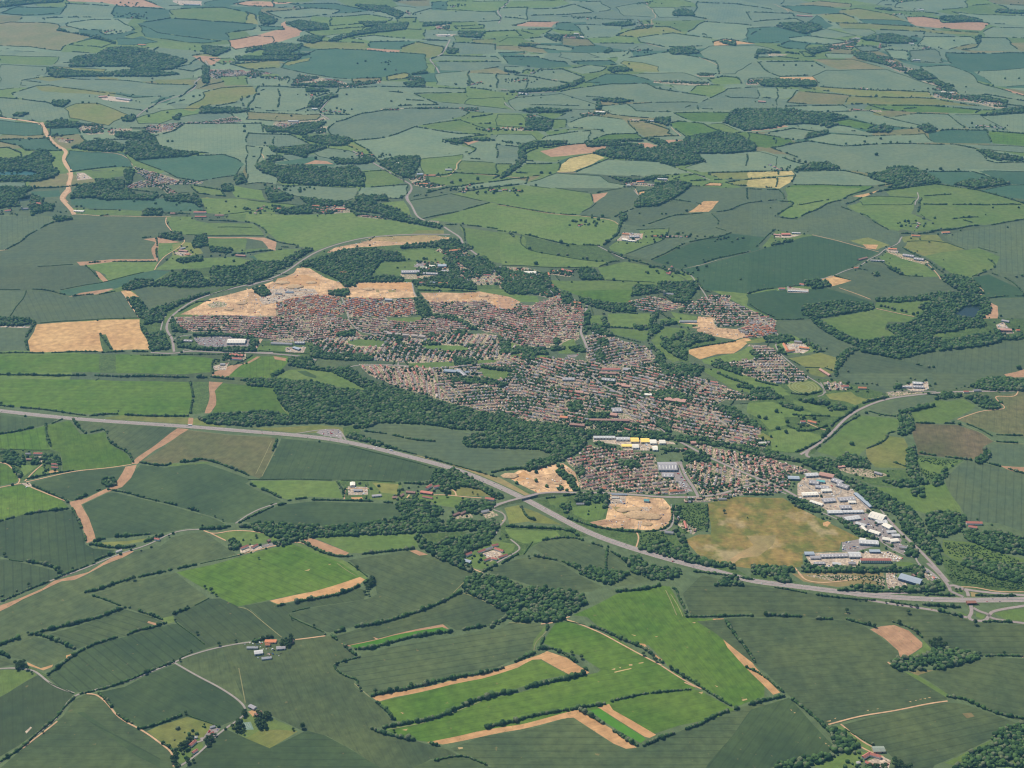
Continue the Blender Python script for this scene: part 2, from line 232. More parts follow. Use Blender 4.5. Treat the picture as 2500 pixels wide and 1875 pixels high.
# ---------------------------------------------------------------- what was read off the photograph (pixels of the 2500 x 1875 photo)
DATA = """F* r 166,-6 338,-6 398,18 302,17 259,6 163,3
F* p2 -9,60 27,54 121,56 142,60 145,75 223,90 169,106 145,124 75,115 -9,112
F* d2 3,33 36,18 145,18 142,33 60,38
F* q 84,8 151,6 154,18 90,15
F* cf 148,36 163,9 279,14 274,42 196,42
F* d2 274,45 279,15 416,23 413,45 392,54 329,45
F* q 416,24 543,18 603,30 630,51 629,59 513,50 422,42
F* cf 154,63 169,56 223,48 286,48 329,72 299,81 256,86 241,74 193,71
F* d2 335,57 413,45 513,51 627,60 618,72 555,81 561,100 452,87 389,80
F* d2 341,60 389,81 537,100 498,106 431,100 356,90
F* q 169,109 223,95 283,103 250,116 211,113
F* q 302,89 341,78 353,87 320,93
F* cf 103,45 187,42 193,48 145,57 121,54
F* r 555,100 627,87 667,90 667,106 573,121
F* d2 283,93 356,96 383,103 350,109 289,110
F* q -9,136 145,139 142,151 121,160 -9,154
F* cf 0,157 112,163 115,181 45,193 54,208 87,211 0,219
F* cg 51,196 121,187 193,193 289,196 380,205 470,208 452,229 407,237 332,232 271,225 115,205
F p 380,194 461,194 472,208 380,205
F* cf 27,229 90,211 121,208 271,229 326,238 392,235 350,271 317,265 250,256 157,253 115,250 30,238
F p 90,211 151,211 280,226 277,235 211,229 100,223
F* cf -9,238 115,249 154,262 172,292 109,297 0,286
F* p 157,265 187,253 241,253 314,280 265,306 193,292 172,289
F* q 332,289 392,271 452,265 495,265 488,277 452,283 422,292 392,302 341,302
F* p 495,241 498,226 543,214 618,211 633,226 585,241 573,250 513,256 470,271 446,268
F* cg 461,157 488,142 501,163 470,175 422,167
F* q 537,187 681,181 681,208 633,217 618,208 549,208
F* cf 633,223 681,211 681,271 597,259 591,244
F* q 513,145 573,142 576,151 543,157
F* p 564,157 681,148 681,166 603,169
F* d2 118,315 187,311 193,326 151,332 121,335
F* d2 -9,294 100,302 103,329 60,332 -9,326
F* d2 -9,341 115,338 145,368 60,368 45,356
F* q -9,362 18,359 51,374 48,389 -9,386
F* d2 166,368 302,374 329,407 271,410 211,413 178,419 163,389
F* d2 332,392 452,381 543,378 579,389 597,401 573,428 482,443 428,434 407,419
F* cf 380,332 422,320 452,302 639,302 642,326 667,329 675,380 603,383 513,374 428,368 389,356
F* cg 232,338 302,341 377,341 317,356
F p2 93,437 130,425 169,422 220,437 232,440 223,452 157,458 87,458 69,449
F w 187,421 205,422 222,437 187,440
F q 208,419 314,416 311,428 232,440
F d2 78,467 145,464 151,479 90,482
F d2 172,464 232,461 229,479 181,479
F r 163,421 178,419 172,452 175,467 157,485 163,495 145,492 148,479 163,461 166,437
F water -9,421 75,418 93,425 75,430 0,428
F water2 24,479 69,476 72,488 30,495
F* p 470,136 507,130 537,139 519,163 498,145
F r 470,137 501,136 543,142 519,160 510,160
F q 594,133 639,121 667,127 663,139 597,139
F* cg -9,446 60,445 66,458 -9,455
F p 238,187 286,190 289,196 241,193
F p 78,193 100,187 181,188 121,199
F* q 467,452 543,464 549,479 482,473
F q 567,452 639,464 648,488 573,482
F r 253,148 302,151 308,160 271,157
F w 238,235 271,235 320,244 314,250 250,244
F w 422,0 495,3 488,14 437,12
F p2 591,422 603,401 648,404 667,419 667,449 609,446
F* d2 501,6 573,-6 585,6 558,15 498,14
F* r 573,9 633,-3 667,0 667,18 603,15
F* p 127,163 259,169 253,175 151,172
E m 510,169 588,172 663,178 651,187 558,187 525,193 510,184
E m 356,308 422,302 513,296 573,283 597,296 543,302 446,308 440,317 377,326 353,323
E v 193,302 253,305 253,326 211,329 193,320
E v 265,314 320,314 317,329 265,329
E m 326,407 377,419 437,440 495,443 492,449 401,452 446,479 422,482 389,455 308,461 314,449 356,440
E v 139,338 187,341 169,350 142,347
R p -12,286 101,299 109,317 121,341 142,359 164,368 154,386 163,407 175,419 169,446 164,470 151,482
R p 101,299 115,326 130,350 157,365
R t 169,368 302,374 326,404
R m 476,199 479,214 452,229 416,241 374,256 350,271 332,286
R l 401,452 413,470 452,479
R m 501,148 510,163 498,181 479,199
W 172,151 187,139 241,133 259,118 326,116 377,127 461,148 422,169 362,175 311,163 271,163 172,163
W 115,166 151,169 196,175 256,178 332,169 392,175 446,181 392,187 271,187 193,187 136,190 121,181
W 0,6 60,-3 160,-3 151,6 84,9 33,15 -9,21
W 283,323 332,326 356,320 377,335 377,341 317,338 280,335
W 311,347 377,341 389,356 428,368 492,374 452,383 392,386 332,392 305,374
W 175,362 211,347 256,341 302,356 299,371 226,368
W 0,389 60,386 106,362 133,386 133,392 121,398 145,422 130,434 93,443 0,443 -9,431 75,431 96,425 75,418 0,419
W 112,299 151,292 196,302 193,311 115,312
W 492,262 573,265 627,268 573,277 488,277
W 495,112 561,118 561,124 525,139 495,127
W 576,139 667,139 667,148 579,148
W 621,404 667,386 675,431 642,422
W 235,437 302,440 305,464 332,470 317,485 235,485
W 573,434 591,425 603,446 579,452
W 540,452 567,452 573,467 546,467
W 0,458 90,458 60,473 72,482 0,495
W 127,247 172,247 157,262 133,259
W 30,283 39,277 69,277 54,286
W 422,289 446,277 434,296
W 296,289 326,280 335,289 320,297 299,296
W 495,160 510,163 510,205 495,202
W 302,416 329,416 320,449 311,452
W 633,30 667,42 667,54 636,54
W 603,121 667,109 667,127 633,121 600,130
W 139,75 181,81 241,90 280,103 283,109 259,100 193,84 142,72
H 7 121,207 181,213 271,225 332,232 386,237
H 8 93,458 151,458 211,449 235,449
H 7 175,419 211,415 271,407 326,410
H 7 437,238 476,211 479,202
H 7 398,241 377,259 365,265
H 7 470,223 498,211 543,199
H 7 591,235 585,250 528,258
H 7 410,256 449,244
T 202,249,16 217,250,14 237,252,14 409,274,14 363,283,16 359,271,18 372,191,16 371,199,14 597,308,20 597,320,18 410,344,16 421,344,14 588,241,14 473,235,16 488,232,14 476,482,14 48,341,14 630,229,16 642,204,12 476,112,12
B 241,238,262,237,30,8,rb|brown barn left end of the far farm complex|barn
B 286,241,320,246,30,8,gy|long grey shed range of the far farm complex|barn
B 262,366,274,367,18,8,gw|cream-white barn beside the dark field edge|barn
B 121,172,148,173,14,7,ov|orange-roofed hall beside the big hill wood|hall
B 338,110,356,111,20,7,ov|orange-roofed hamlet hall in front of the hilltop wood|hall
B 452,12,488,13,30,8,gy|grey quarry buildings on the skyline clearing|quarry building
F* q 602,-6 762,-6 762,3 717,6 602,9
F r 602,3 717,5 701,9 602,12
F* d2 711,9 822,9 900,27 822,33 756,20
F* cf 650,30 756,20 828,24 822,33 747,42 686,45
F* p 602,30 620,36 632,60 602,57
F* q 747,78 888,66 882,75 774,87
F r 635,84 689,69 686,57 701,51 698,63 738,75 732,87 686,100 641,112 602,118 602,90
F* q 807,42 897,36 958,45 943,54 852,60 807,63
F* cf 855,93 913,87 973,93 1093,100 1015,100 907,100
F* p 729,109 780,100 897,106 894,127 828,119 753,118
F* d2 903,103 1015,100 1009,109 973,121 903,118
F r 894,118 973,122 970,131 897,130
F* p 976,127 982,115 1021,103 1084,115 1075,136 1045,142 1033,130
F* d2 774,121 822,119 1039,133 1042,175 943,187 855,193 807,190 686,166 689,157
F* p 689,155 762,140 756,148 701,160
F* cf 1009,33 1048,21 1093,24 1211,30 1223,51 1124,54 1024,54
F* q 1093,3 1241,3 1232,15 1208,27 1090,27
F* d2 1057,6 1093,3 1090,27 1051,24
F* cf 1217,21 1286,18 1286,48 1226,42
F* cg 1109,103 1211,109 1208,130 1124,133 1106,121
F* cf 1051,145 1081,136 1214,139 1226,149 1151,146 1063,148
F* cg 1063,151 1223,151 1223,163 1154,172 1075,172
F* cf 1066,208 1063,181 1142,172 1142,214
F* cf 1148,178 1244,181 1286,193 1286,223 1235,226 1148,214
F* cf 831,217 943,211 1139,217 1136,226 1009,229 1072,256 958,259 867,280 780,280 780,268 804,241
F* q 1009,232 1063,228 1139,229 1136,253 1075,250
F* q 1142,241 1229,238 1235,256 1250,268 1169,259 1136,253
F* cg 925,271 973,265 1124,265 1142,274 1133,283 1012,308 943,335 870,341 804,329 801,314 822,299 882,277
F* q 1018,308 1124,292 1184,314 1184,326 1045,314
F* cf 864,344 943,335 1012,311 1118,326 1190,329 1081,341 1084,347 1148,359 1154,371 1075,377 1024,386 925,395 907,374 891,362
F* cf 1136,383 1163,362 1130,347 1184,341 1271,350 1268,392 1250,398
F* r 1127,344 1172,344 1142,354
F* cg 1196,329 1286,329 1286,353 1202,344
F* q 1121,292 1214,277 1286,277 1286,305 1172,302
F* p 843,353 861,350 891,363 873,365
F* cf 602,187 704,188 701,208 629,211 602,205
F* cf 632,211 747,214 816,223 762,238 753,262 723,271 602,271
F* p2 602,274 780,280 774,292 683,296 602,292
F* cg 602,326 711,329 762,354 701,359 641,356 602,359
F* cf 602,356 641,362 635,374 629,407 677,434 674,449 629,446 602,449
F* cf 762,374 801,362 852,368 900,386 840,392 780,383
F d2 665,398 762,383 780,392 822,398 816,407 732,404
F r 745,401 768,392 798,394 816,401
F* q 888,419 937,416 985,440 985,446 955,455 891,452
F* q 1024,389 1130,377 1127,392 1106,425 1033,425
F* q 1127,392 1250,401 1244,422 1220,428 1115,419
F* q 1039,431 1112,422 1220,428 1184,446 1124,452 1069,452 1048,446
F* cf 677,452 876,458 867,482 822,495 701,476 677,461
F* cf 882,458 997,452 994,473 973,485 870,482
F* cf 1003,482 1093,458 1286,434 1286,449 1106,470 1003,488
F* p2 855,193 931,190 928,196 861,201
F* p 943,187 988,178 1003,181 997,190 946,196
F* q 1039,157 1060,157 1063,178 1042,178
F* cf 1012,18 973,15 913,30 958,51 1018,33
F* q 1109,87 1154,93 1148,103 1109,103
F* p 1151,96 1208,96 1199,106 1151,104
F* q 1211,106 1238,93 1278,93 1278,112 1214,112
F* q 1175,78 1259,75 1274,87 1184,90
F* d2 1214,130 1278,127 1278,145 1226,139
F* p2 958,3 1048,0 1051,15 1018,15
F* d2 629,63 689,66 692,72 641,75
F* cf 792,87 852,81 846,90 807,93
F* q 967,45 1015,42 1012,54 970,54
F* q 1109,65 1184,60 1178,69 1112,71
F w 1066,84 1115,84 1106,89 1069,89
E v 732,181 822,196 852,205 928,196 928,202 852,214 792,211 711,208
E v 611,169 656,178 656,184 611,184
E m 671,296 732,292 792,286 798,292 732,305 689,317 671,308
E v 771,311 801,308 792,326 771,326
E v 931,265 1063,262 1169,265 1169,271 1063,267 931,270
E v 1063,63 1099,60 1096,72 1063,72
E v 994,431 1033,431 1057,452 1093,452 1057,461 1009,452
E v 843,369 882,371 897,380 861,383
E v 994,184 1030,187 1027,196 997,196
R m 1099,96 1087,121 1075,136 1045,143 1063,160 1072,178
R m 780,271 804,241 822,229
R m 780,277 804,292
R m 861,368 897,389 937,413 985,440 1006,452 1003,470 988,482 1003,500
R t 1033,431 1093,431 1112,416 1124,389
R t 1115,421 1220,430 1278,437
R m 1244,0 1232,15 1211,27 1226,42 1217,57
R t 634,374 644,386
W 620,407 647,395 665,407 732,404 816,413 867,404 888,425 888,455 804,455 683,446 677,428
W 925,395 973,383 1024,383 1024,404 1003,434 985,434 931,404
W 659,359 701,365 732,356 780,356 804,359 756,374 744,386 701,374 665,371
W 741,335 822,332 861,344 840,356 804,356 747,344
W 641,308 671,311 701,314 741,302 780,299 798,299 768,320 738,332 701,323 650,323
W 656,383 683,380 695,389 671,395
W 698,57 732,51 798,60 804,72 738,75
W 726,100 747,87 792,90 786,100 765,106
W 635,45 677,48 671,60 638,60
W 940,60 997,57 991,72 913,81 867,87 822,100 804,100 822,90 882,78
W 867,12 943,15 988,33 973,45 943,33 882,21
W 876,54 943,54 931,63 894,66
W 641,133 671,106 738,112 732,121 701,130 756,133 738,136 644,136
W 605,139 735,139 726,148 605,148
W 1006,181 1039,173 1042,179 1009,184
W 988,205 1033,193 1039,211 997,214
W 1081,344 1124,341 1193,338 1196,344 1130,344 1124,353
W 804,386 840,389 882,389 897,380 919,395 882,401 822,401
W 870,479 943,476 946,485 882,495
W 647,470 677,473 714,476 714,488 665,495
W 747,217 804,220 798,225 750,225
W 711,208 762,205 822,208 828,214 732,211
W 759,250 804,232 828,234 792,244 780,262 753,262
W 1232,175 1278,181 1268,178 1232,172
W 1033,57 1109,57 1063,63 1033,65
W 1118,78 1184,78 1172,93 1124,90
W 1093,118 1121,121 1109,133 1090,130
H 8 1145,175 1145,211 1140,247
H 7 1148,214 1178,217 1214,223
H 7 949,223 982,226
H 6 979,244 1033,246
H 7 1075,375 1124,374 1139,371
H 7 1136,386 1250,398 1268,392
H 8 1124,452 1184,443 1244,425 1253,413 1278,398
H 6 1033,386 1081,377
H 6 882,458 873,482
H 6 686,274 671,289
T 732,464,20 682,207,16 643,205,14 711,282,14 873,154,14 940,169,16 967,170,12 955,246,16 1018,308,14 1039,312,12 1103,445,20 1124,440,18 1166,437,20 1151,449,16 1213,419,12 1228,422,12 771,386,18 1113,27,12 1181,45,14 1237,347,12 1249,348,12 647,348,14 631,229,18 1181,216,14 1048,466,20 980,479,16 1039,476,14 961,452,12
B 1035,430,1063,430,18,7,ov|long red-orange barn of the roadside farm in the far meadows|barn
B 1018,427,1033,427,22,7,bl|blue-grey barn left of the long red-orange barn|barn
B 1024,451,1045,451,18,8,ov|orange brick farmhouse below the long red-orange barn|farmhouse
B 762,267,775,267,18,8,gw|white-walled inn at the lane fork beyond the fields|inn
B 704,297,729,298,20,8,gw2|pale village hall roof in the far left village|hall
B 968,400,979,400,16,8,gw|white country house in the trees above the road|country house
B 1087,416,1103,416,14,7,gw2|pale farmhouse beyond the long red-orange barn|farmhouse
B 1161,83,1173,83,25,8,gw|white barn amid the far hedges|barn
B 1069,87,1099,87,25,7,gw|long white glasshouse range far up the lane|glasshouse
F* q 1231,21 1246,3 1373,0 1391,9 1352,18 1282,20
F* cf 1213,24 1358,21 1403,11 1451,30 1385,36 1213,42
F* cg 1400,6 1463,3 1493,23 1457,29
F* r 1252,63 1294,53 1367,53 1343,66
F* q 1252,72 1349,71 1331,81 1312,84
F* d2 1349,71 1361,57 1433,54 1433,78 1391,75
F* cf 1273,96 1328,90 1367,106 1312,104
F* p2 1370,93 1433,96 1454,112 1409,113 1373,109
F* cf 1276,106 1373,112 1403,118 1391,124 1312,118
F* cf 1367,139 1367,127 1433,130 1463,140 1403,148
F* d2 1231,139 1312,139 1343,148 1379,151 1394,163 1318,166 1240,157
F* d2 1394,151 1493,148 1508,157 1463,160 1415,158
F* p 1505,87 1536,75 1587,66 1629,65 1671,80 1608,87 1554,92
F* cf 1554,93 1644,81 1735,93 1741,112 1626,115 1563,104
F* q 1701,87 1720,84 1741,93 1732,96
F* s2 1741,103 1765,96 1846,106 1780,110 1747,112
F* cf 1511,145 1629,127 1704,139 1747,151 1759,181 1623,175 1605,169 1569,154
F* p 1514,154 1524,148 1569,154 1605,164 1611,176 1548,175
F* cf 1300,184 1318,169 1373,169 1427,190 1391,201
F* cf 1385,169 1433,160 1481,163 1469,175 1421,181
F* cf 1213,181 1300,187 1391,205 1358,217 1288,223 1213,223
F* cf 1228,163 1279,164 1273,181 1234,175
F* q 1279,172 1315,166 1297,181 1276,181
F* d2 1427,202 1481,181 1536,181 1584,196 1508,202
F* cf 1542,181 1674,178 1717,196 1723,205 1596,199
F* cf 1403,217 1493,205 1578,204 1605,217 1735,237 1683,250 1548,249 1457,238 1385,232 1370,223
F* q 1683,226 1704,208 1774,208 1750,235 1732,237
F* q 1726,193 1765,187 1798,190 1813,205 1747,207
F* cf 1759,229 1780,211 1849,211 1852,241 1783,238
F* cg 1780,217 1897,211 1897,265 1795,268 1704,265 1638,274 1704,253
F* cf 1240,247 1261,238 1367,229 1457,256 1457,268 1312,265 1258,271
F* cf 1469,259 1533,253 1554,271 1638,274 1656,283 1596,289 1493,280 1469,271
F* cg 1533,253 1626,250 1704,250 1698,268 1632,274 1554,271
F* q 1213,280 1273,280 1288,299 1282,311 1213,308
F* q 1309,280 1322,274 1379,277 1349,292
F* q 1349,314 1352,292 1385,291 1382,311
F* cf 1385,302 1427,286 1445,282 1524,292 1554,324 1478,326 1466,317 1391,311
F* p2 1533,296 1584,299 1635,317 1626,326 1656,332 1578,335 1551,320
F* d 1638,302 1659,296 1717,302 1753,320 1674,335 1638,308
F* q 1717,305 1762,300 1810,321 1789,326 1753,320
F* d 1644,277 1704,274 1780,274 1774,296 1692,297 1668,289
F* d 1478,329 1554,326 1572,338 1463,345 1442,347
F* q 1328,320 1385,317 1382,332 1343,332
F* cf 1315,344 1331,333 1391,323 1439,320 1439,344 1403,347 1367,344
F* q 1282,374 1312,362 1433,350 1493,359 1448,374 1391,383 1358,395 1282,389
F r 1318,369 1373,356 1433,350 1493,359 1445,374 1343,383
F r 1539,350 1584,348 1617,359 1578,366 1569,354
F r 1617,342 1671,342 1656,353 1632,350
F* y2 1358,419 1388,386 1445,375 1478,386 1433,407 1397,419
F* q 1258,422 1282,401 1370,398 1370,407 1352,425
F* cf 1400,422 1487,389 1614,395 1656,410 1683,422 1584,431 1484,428
F* cf 1213,329 1297,329 1312,341 1270,356 1213,350
F* cg 1213,353 1270,359 1267,395 1213,398
F* q 1213,401 1249,401 1240,425 1213,422
F* cf 1674,410 1723,395 1704,377 1849,369 1897,383 1897,413 1710,421
F* d 1789,326 1816,321 1897,341 1897,359 1849,359 1825,338
F* cf 1273,452 1358,422 1463,431 1487,446 1527,452 1518,458 1442,473 1358,460
F* q 1644,437 1692,425 1732,437 1674,446
F* p 1720,425 1765,421 1897,418 1897,434 1759,437
F* p 1774,446 1825,437 1897,434 1897,458 1795,452
F* s2 1717,454 1735,446 1765,448 1762,454
F* p2 1240,434 1318,428 1291,443
F* q 1557,467 1584,464 1569,479
F cg 1213,455 1282,446 1273,452 1213,464
F* cf 1502,18 1569,6 1590,18 1608,42 1524,39
F* cf 1611,42 1587,18 1644,18 1656,42
F* cg 1704,6 1795,9 1889,24 1897,45 1795,57 1692,42
F* cf 1674,81 1717,54 1795,57 1861,66 1813,96 1741,96
F* cf 1704,127 1735,113 1855,112 1889,121 1846,127 1840,148 1795,181 1762,181 1735,148
F* cg 1403,60 1518,63 1511,84 1493,90 1433,93
F* q 1481,142 1511,139 1505,151
F* q 1267,115 1282,127 1322,130 1297,133
F* p2 1255,133 1288,127 1282,133
F* cf 1638,208 1698,208 1683,226 1656,220
E v 1551,63 1596,57 1593,69 1551,72
E v 1596,196 1668,199 1729,202 1735,208 1674,208 1596,202
E v 1325,193 1361,194 1355,199 1325,198
E v 1282,280 1309,283 1306,289 1282,286
E v 1415,277 1481,271 1478,280 1421,286
E v 1536,289 1584,292 1593,299 1539,294
E m 1518,440 1596,449 1629,437 1635,446 1599,455 1524,452
E v 1698,181 1747,181 1741,188 1704,187
E v 1373,84 1427,84 1424,96 1379,93
E v 1222,311 1303,314 1300,320 1222,317
R t 1566,104 1617,116
R m 1222,217 1282,229 1358,223
R t 1581,15 1608,42 1588,45 1591,57
R t 1707,139 1750,157 1759,179
R l 1656,410 1683,422 1735,440
R l 1548,464 1563,479
R l 1231,250 1255,268
R t 1403,421 1391,422 1358,419
R t 1638,311 1659,332
W 1641,39 1647,27 1668,23 1689,27 1697,39
W 1629,124 1656,115 1695,118 1707,131 1644,134
W 1448,374 1484,362 1539,359 1569,365 1617,359 1572,338 1584,338 1614,342 1635,353 1668,347 1674,338 1750,324 1795,329 1840,350 1843,359 1846,368 1780,375 1695,375 1723,395 1650,406 1584,392 1493,386
W 1765,299 1786,271 1810,268 1903,268 1903,311 1819,320
W 1430,350 1524,350 1572,356 1569,362 1530,356 1433,359
W 1267,356 1312,347 1385,345 1385,351 1312,359 1282,365 1279,380 1267,389
W 1267,371 1282,374 1285,392 1261,413 1243,428 1222,437 1222,431 1246,413 1270,392
W 1285,289 1349,292 1346,314 1325,320 1282,317
W 1273,271 1312,265 1403,270 1373,274 1297,276
W 1445,244 1511,241 1548,247 1508,252 1463,247
W 1599,289 1638,289 1629,308 1599,299
W 1472,130 1487,118 1496,125 1484,130
W 1481,169 1511,163 1548,172 1493,178
W 1385,208 1421,193 1427,199 1403,211 1352,223 1252,226 1240,226 1282,220 1343,217
W 1331,84 1373,87 1367,100 1331,90
W 1469,60 1524,54 1551,60 1524,65
W 1548,501 1563,476 1584,470 1602,449 1644,443 1689,449 1668,470 1638,485 1599,501
W 1493,434 1554,440 1599,428 1635,434 1611,437 1524,446
W 1759,100 1795,103 1795,112 1762,106
W 1457,250 1466,250 1466,268 1457,268
W 1270,109 1312,110 1306,115 1267,113
W 1433,347 1493,344 1569,341 1569,345 1463,350
H 7 1288,392 1328,395 1373,392
H 7 1397,419 1433,407 1478,387
H 7 1644,428 1674,422 1692,446 1735,434
H 7 1735,418 1795,416 1889,415
H 6 1318,335 1385,332
H 7 1686,443 1720,440 1765,439
H 7 1469,431 1524,434
H 5 1294,256 1343,256 1418,259
H 6 1704,259 1707,271
H 6 1352,292 1385,289 1403,286
T 1308,451,14 1462,469,14 1228,422,12 1469,318,18 1555,323,14 1759,320,14 1652,342,14 1611,213,14 1637,216,12 1397,237,14 1629,271,16 1385,255,12 1438,256,14 1236,347,12 1243,347,12 1251,347,12 1264,350,12 1270,350,12 1278,350,12 1536,155,14 1322,421,18 1343,422,16 1524,455,12 1620,74,14 1848,323,12
B 1454,274,1478,276,25,8,gw|white hall with cream end wall at the far crossroads farm|barn
B 1581,296,1596,297,20,7,gy|grey farm sheds at the far village edge|barn
B 1401,83,1413,83,25,7,gw|upper of two white barns near the far brown field|barn
B 1413,90,1427,93,25,7,gw|lower of two white barns near the far brown field|barn
B 1267,229,1288,232,25,7,gw2|pale green-roofed barn at the far lane end|barn
B 1554,446,1572,445,16,8,ov|red farmhouse of the hamlet above the conifer wood|farmhouse
B 1530,454,1539,454,14,7,gw|small white barn left of the hamlet above the conifer wood|barn
B 1605,439,1629,440,18,9,gw2|pale stone manor in the hamlet above the conifer wood|manor house
F* p2 1954,9 2002,3 2080,9 2074,18 1972,14
F* d2 1908,15 1984,14 2053,21 2050,33 1990,35 1939,27
F* p 2056,24 2092,21 2165,33 2213,50 2189,50 2098,45 2062,30
F* p 1999,38 2056,33 2092,48 2098,57 2032,54
F* d2 2098,47 2195,50 2234,57 2231,63 2110,56
F* q 2150,26 2225,27 2294,33 2249,39 2180,33
F* r 2207,42 2252,41 2294,48 2303,56 2397,54 2415,57 2394,75 2285,68 2234,63
F* p 2044,57 2104,57 2237,66 2285,74 2394,80 2391,86 2285,80 2135,71 2053,68
F* cf 1978,78 2014,71 2092,87 2044,93 1984,89
F* cf 1926,93 1975,87 2074,103 2014,109 1929,98
F* d2 1902,112 1926,101 1978,106 1963,121 1917,119
F* cf 2047,71 2122,71 2141,81 2113,90 2092,87
F* cg 2135,72 2261,78 2255,87 2225,90 2141,84
F* d2 1824,69 1896,66 1954,81 1911,100 1881,106 1824,103
F* d2 1993,38 2035,63 2011,71 1975,54
F* cf 1833,54 1939,45 1963,53 1893,63 1839,65
F* q 1848,140 1908,139 1954,145 1948,148 1851,146
F* q 1954,128 1966,127 1993,139 1966,139
F* cf 1848,151 1984,151 2020,169 1984,184 1902,187 1869,172
F* p2 1984,145 2080,145 2165,169 2050,169 2020,160
F* cf 1984,187 2020,172 2165,170 2255,202 2315,217 2264,225 2177,220 2002,214 1993,199
F s2 1895,193 1902,188 1987,188 1990,196 1908,194
F* p 1963,214 2002,213 2180,222 2267,225 2273,237 2165,237 2074,232
F* p2 1923,250 1942,222 2074,234 2062,256 1954,253
F* p 2065,256 2074,235 2165,238 2279,241 2391,259 2285,256 2119,253
F* cf 1851,214 1954,217 1939,232 1917,241 1854,238
F* cf 1917,259 2062,258 2074,268 2002,274 1920,268
F* d2 2306,130 2508,130 2508,166 2370,175 2328,163 2315,145
F* cf 2243,163 2315,160 2370,178 2388,202 2508,238 2508,244 2346,232 2291,196
F* cf 2379,175 2508,166 2508,208 2466,211 2430,211
F r 2454,217 2508,232 2508,238 2460,223
F* cf 2403,75 2421,66 2508,69 2508,93 2406,90
F* cf 2255,90 2370,90 2385,103 2315,121 2240,112
F* cg 2219,124 2285,121 2300,142 2303,154 2225,151
F* cf 2394,93 2454,93 2490,127 2346,122 2388,115
F* d 2119,256 2279,259 2391,268 2376,277 2240,274 2159,268
F* q 2394,268 2448,270 2430,280 2364,277
F* cf 2168,286 2240,277 2315,280 2358,314 2285,317 2234,302 2171,292
F* cg 2315,280 2391,280 2463,321 2364,315
F* cf 2397,283 2508,277 2508,326 2463,320
F* cf 2020,274 2119,271 2165,286 2255,308 2225,314 2135,302 2083,289
F* d 2032,299 2074,292 2141,305 2113,317 2044,305
F* d2 2264,326 2303,318 2406,318 2424,350 2328,351 2279,347
F* d 2409,320 2508,327 2508,356 2427,350
F r 1824,320 1914,305 1929,309 1851,320
F* d 1824,323 1929,341 1942,350 1872,362 1833,353
F* cf 1863,326 1936,314 2014,323 1960,338 1939,344
F* cf 1933,305 2020,317 2135,323 2122,332 2026,323 1954,314
F* cf 1972,341 2020,326 2116,333 2255,327 2279,347 2189,350 2056,356
F* cf 1884,362 1972,344 2056,357 2195,350 2328,353 2385,365 2412,392 2436,398 2508,395 2508,416 2370,413 2219,413 2165,419 2122,424 2068,413 1978,398
F* cg 2331,353 2508,357 2508,374 2400,365
F* cf 1824,371 1863,368 1939,395 1972,404 1933,415 1824,413
F* y2 1824,419 1933,418 1937,427 1824,433
F* y2 1824,434 1936,431 1936,440 1908,460 1824,455
F* cf 1939,419 2059,416 2122,431 2165,449 2132,452 1936,449
F* d2 2252,418 2376,419 2424,437 2328,452 2294,446
F* d2 2391,418 2508,419 2508,452 2466,449 2424,434
F* d2 2391,466 2469,452 2508,452 2508,488 2436,479
F* d 1920,461 1936,452 2132,454 2122,461 2074,479 2044,485 1954,500 1923,495
F* d2 1824,461 1905,463 1914,482 1911,490 1824,488
F* q 2165,467 2285,449 2391,464 2508,500 2255,500 2243,482 2171,479
F* q 2089,482 2141,478 2237,485 2225,500 2104,500
F* cf 2195,6 2361,-6 2358,18 2285,27 2180,18
F* cf 2328,30 2400,36 2500,39 2508,63 2424,57 2400,54
F* cg 2089,115 2129,112 2153,124 2104,127
F* cf 2159,121 2213,124 2219,148 2177,142
F* cf 2014,130 2089,133 2080,142 2020,140
F* cg 1824,30 1936,33 1939,42 1833,51
F p 2129,273 2162,274 2150,283 2132,280
F* cf 2331,235 2406,232 2508,247 2508,262 2460,256
E v 2014,112 2092,90 2098,100 2080,118 2026,121
E v 2135,133 2165,136 2210,163 2240,169 2201,178 2180,169 2141,151
E v 2246,196 2285,202 2328,214 2346,223 2315,229 2270,208
E v 2276,226 2340,229 2460,247 2457,265 2430,265 2391,253 2279,238
E v 2068,268 2150,268 2150,273 2074,273
E v 1875,130 1923,133 1920,136 1878,136
E v 1824,196 1860,196 1851,208 1824,208
R t 2267,228 2279,238
R t 1890,9 1929,29
R l 2234,501 2243,470
W 1896,63 1908,57 1984,56 2011,69 1978,81 1966,84
W 2294,48 2297,41 2346,39 2394,48 2397,54 2315,53
W 1854,205 1866,196 1923,194 1987,198 1993,210 1917,213 1863,211
W 1824,268 1936,268 1969,274 2044,282 2080,286 2026,296 2017,299 2049,305 2020,312 1978,302 1917,305 1824,317
W 2116,323 2159,305 2177,317 2174,324
W 2237,311 2264,305 2291,317 2264,326
W 1936,415 1984,398 2020,397 2053,412 2002,415
W 2119,428 2162,419 2165,410 2219,407 2255,419 2297,446 2240,452 2195,461 2165,458 2189,452 2129,437
W 2328,451 2361,440 2424,434 2466,449 2385,461
W 2379,365 2406,368 2496,386 2496,392 2430,392
W 2098,96 2153,84 2180,84 2240,100 2225,106 2165,106
W 2207,178 2249,170 2288,193 2243,196
W 2267,199 2303,202 2328,211 2303,214
W 2427,30 2436,24 2500,27 2500,35
W 2080,127 2135,133 2141,145 2180,163 2150,157 2089,142
W 1966,121 2014,115 2026,124 1984,133
W 1851,133 1842,145 1851,121 1893,127 1954,133 1923,128
W 2340,235 2391,235 2460,247 2454,253 2376,241
W 2391,283 2460,265 2500,265 2500,276
W 2135,21 2174,20 2177,26 2159,26
W 2385,109 2382,90 2394,87 2391,106
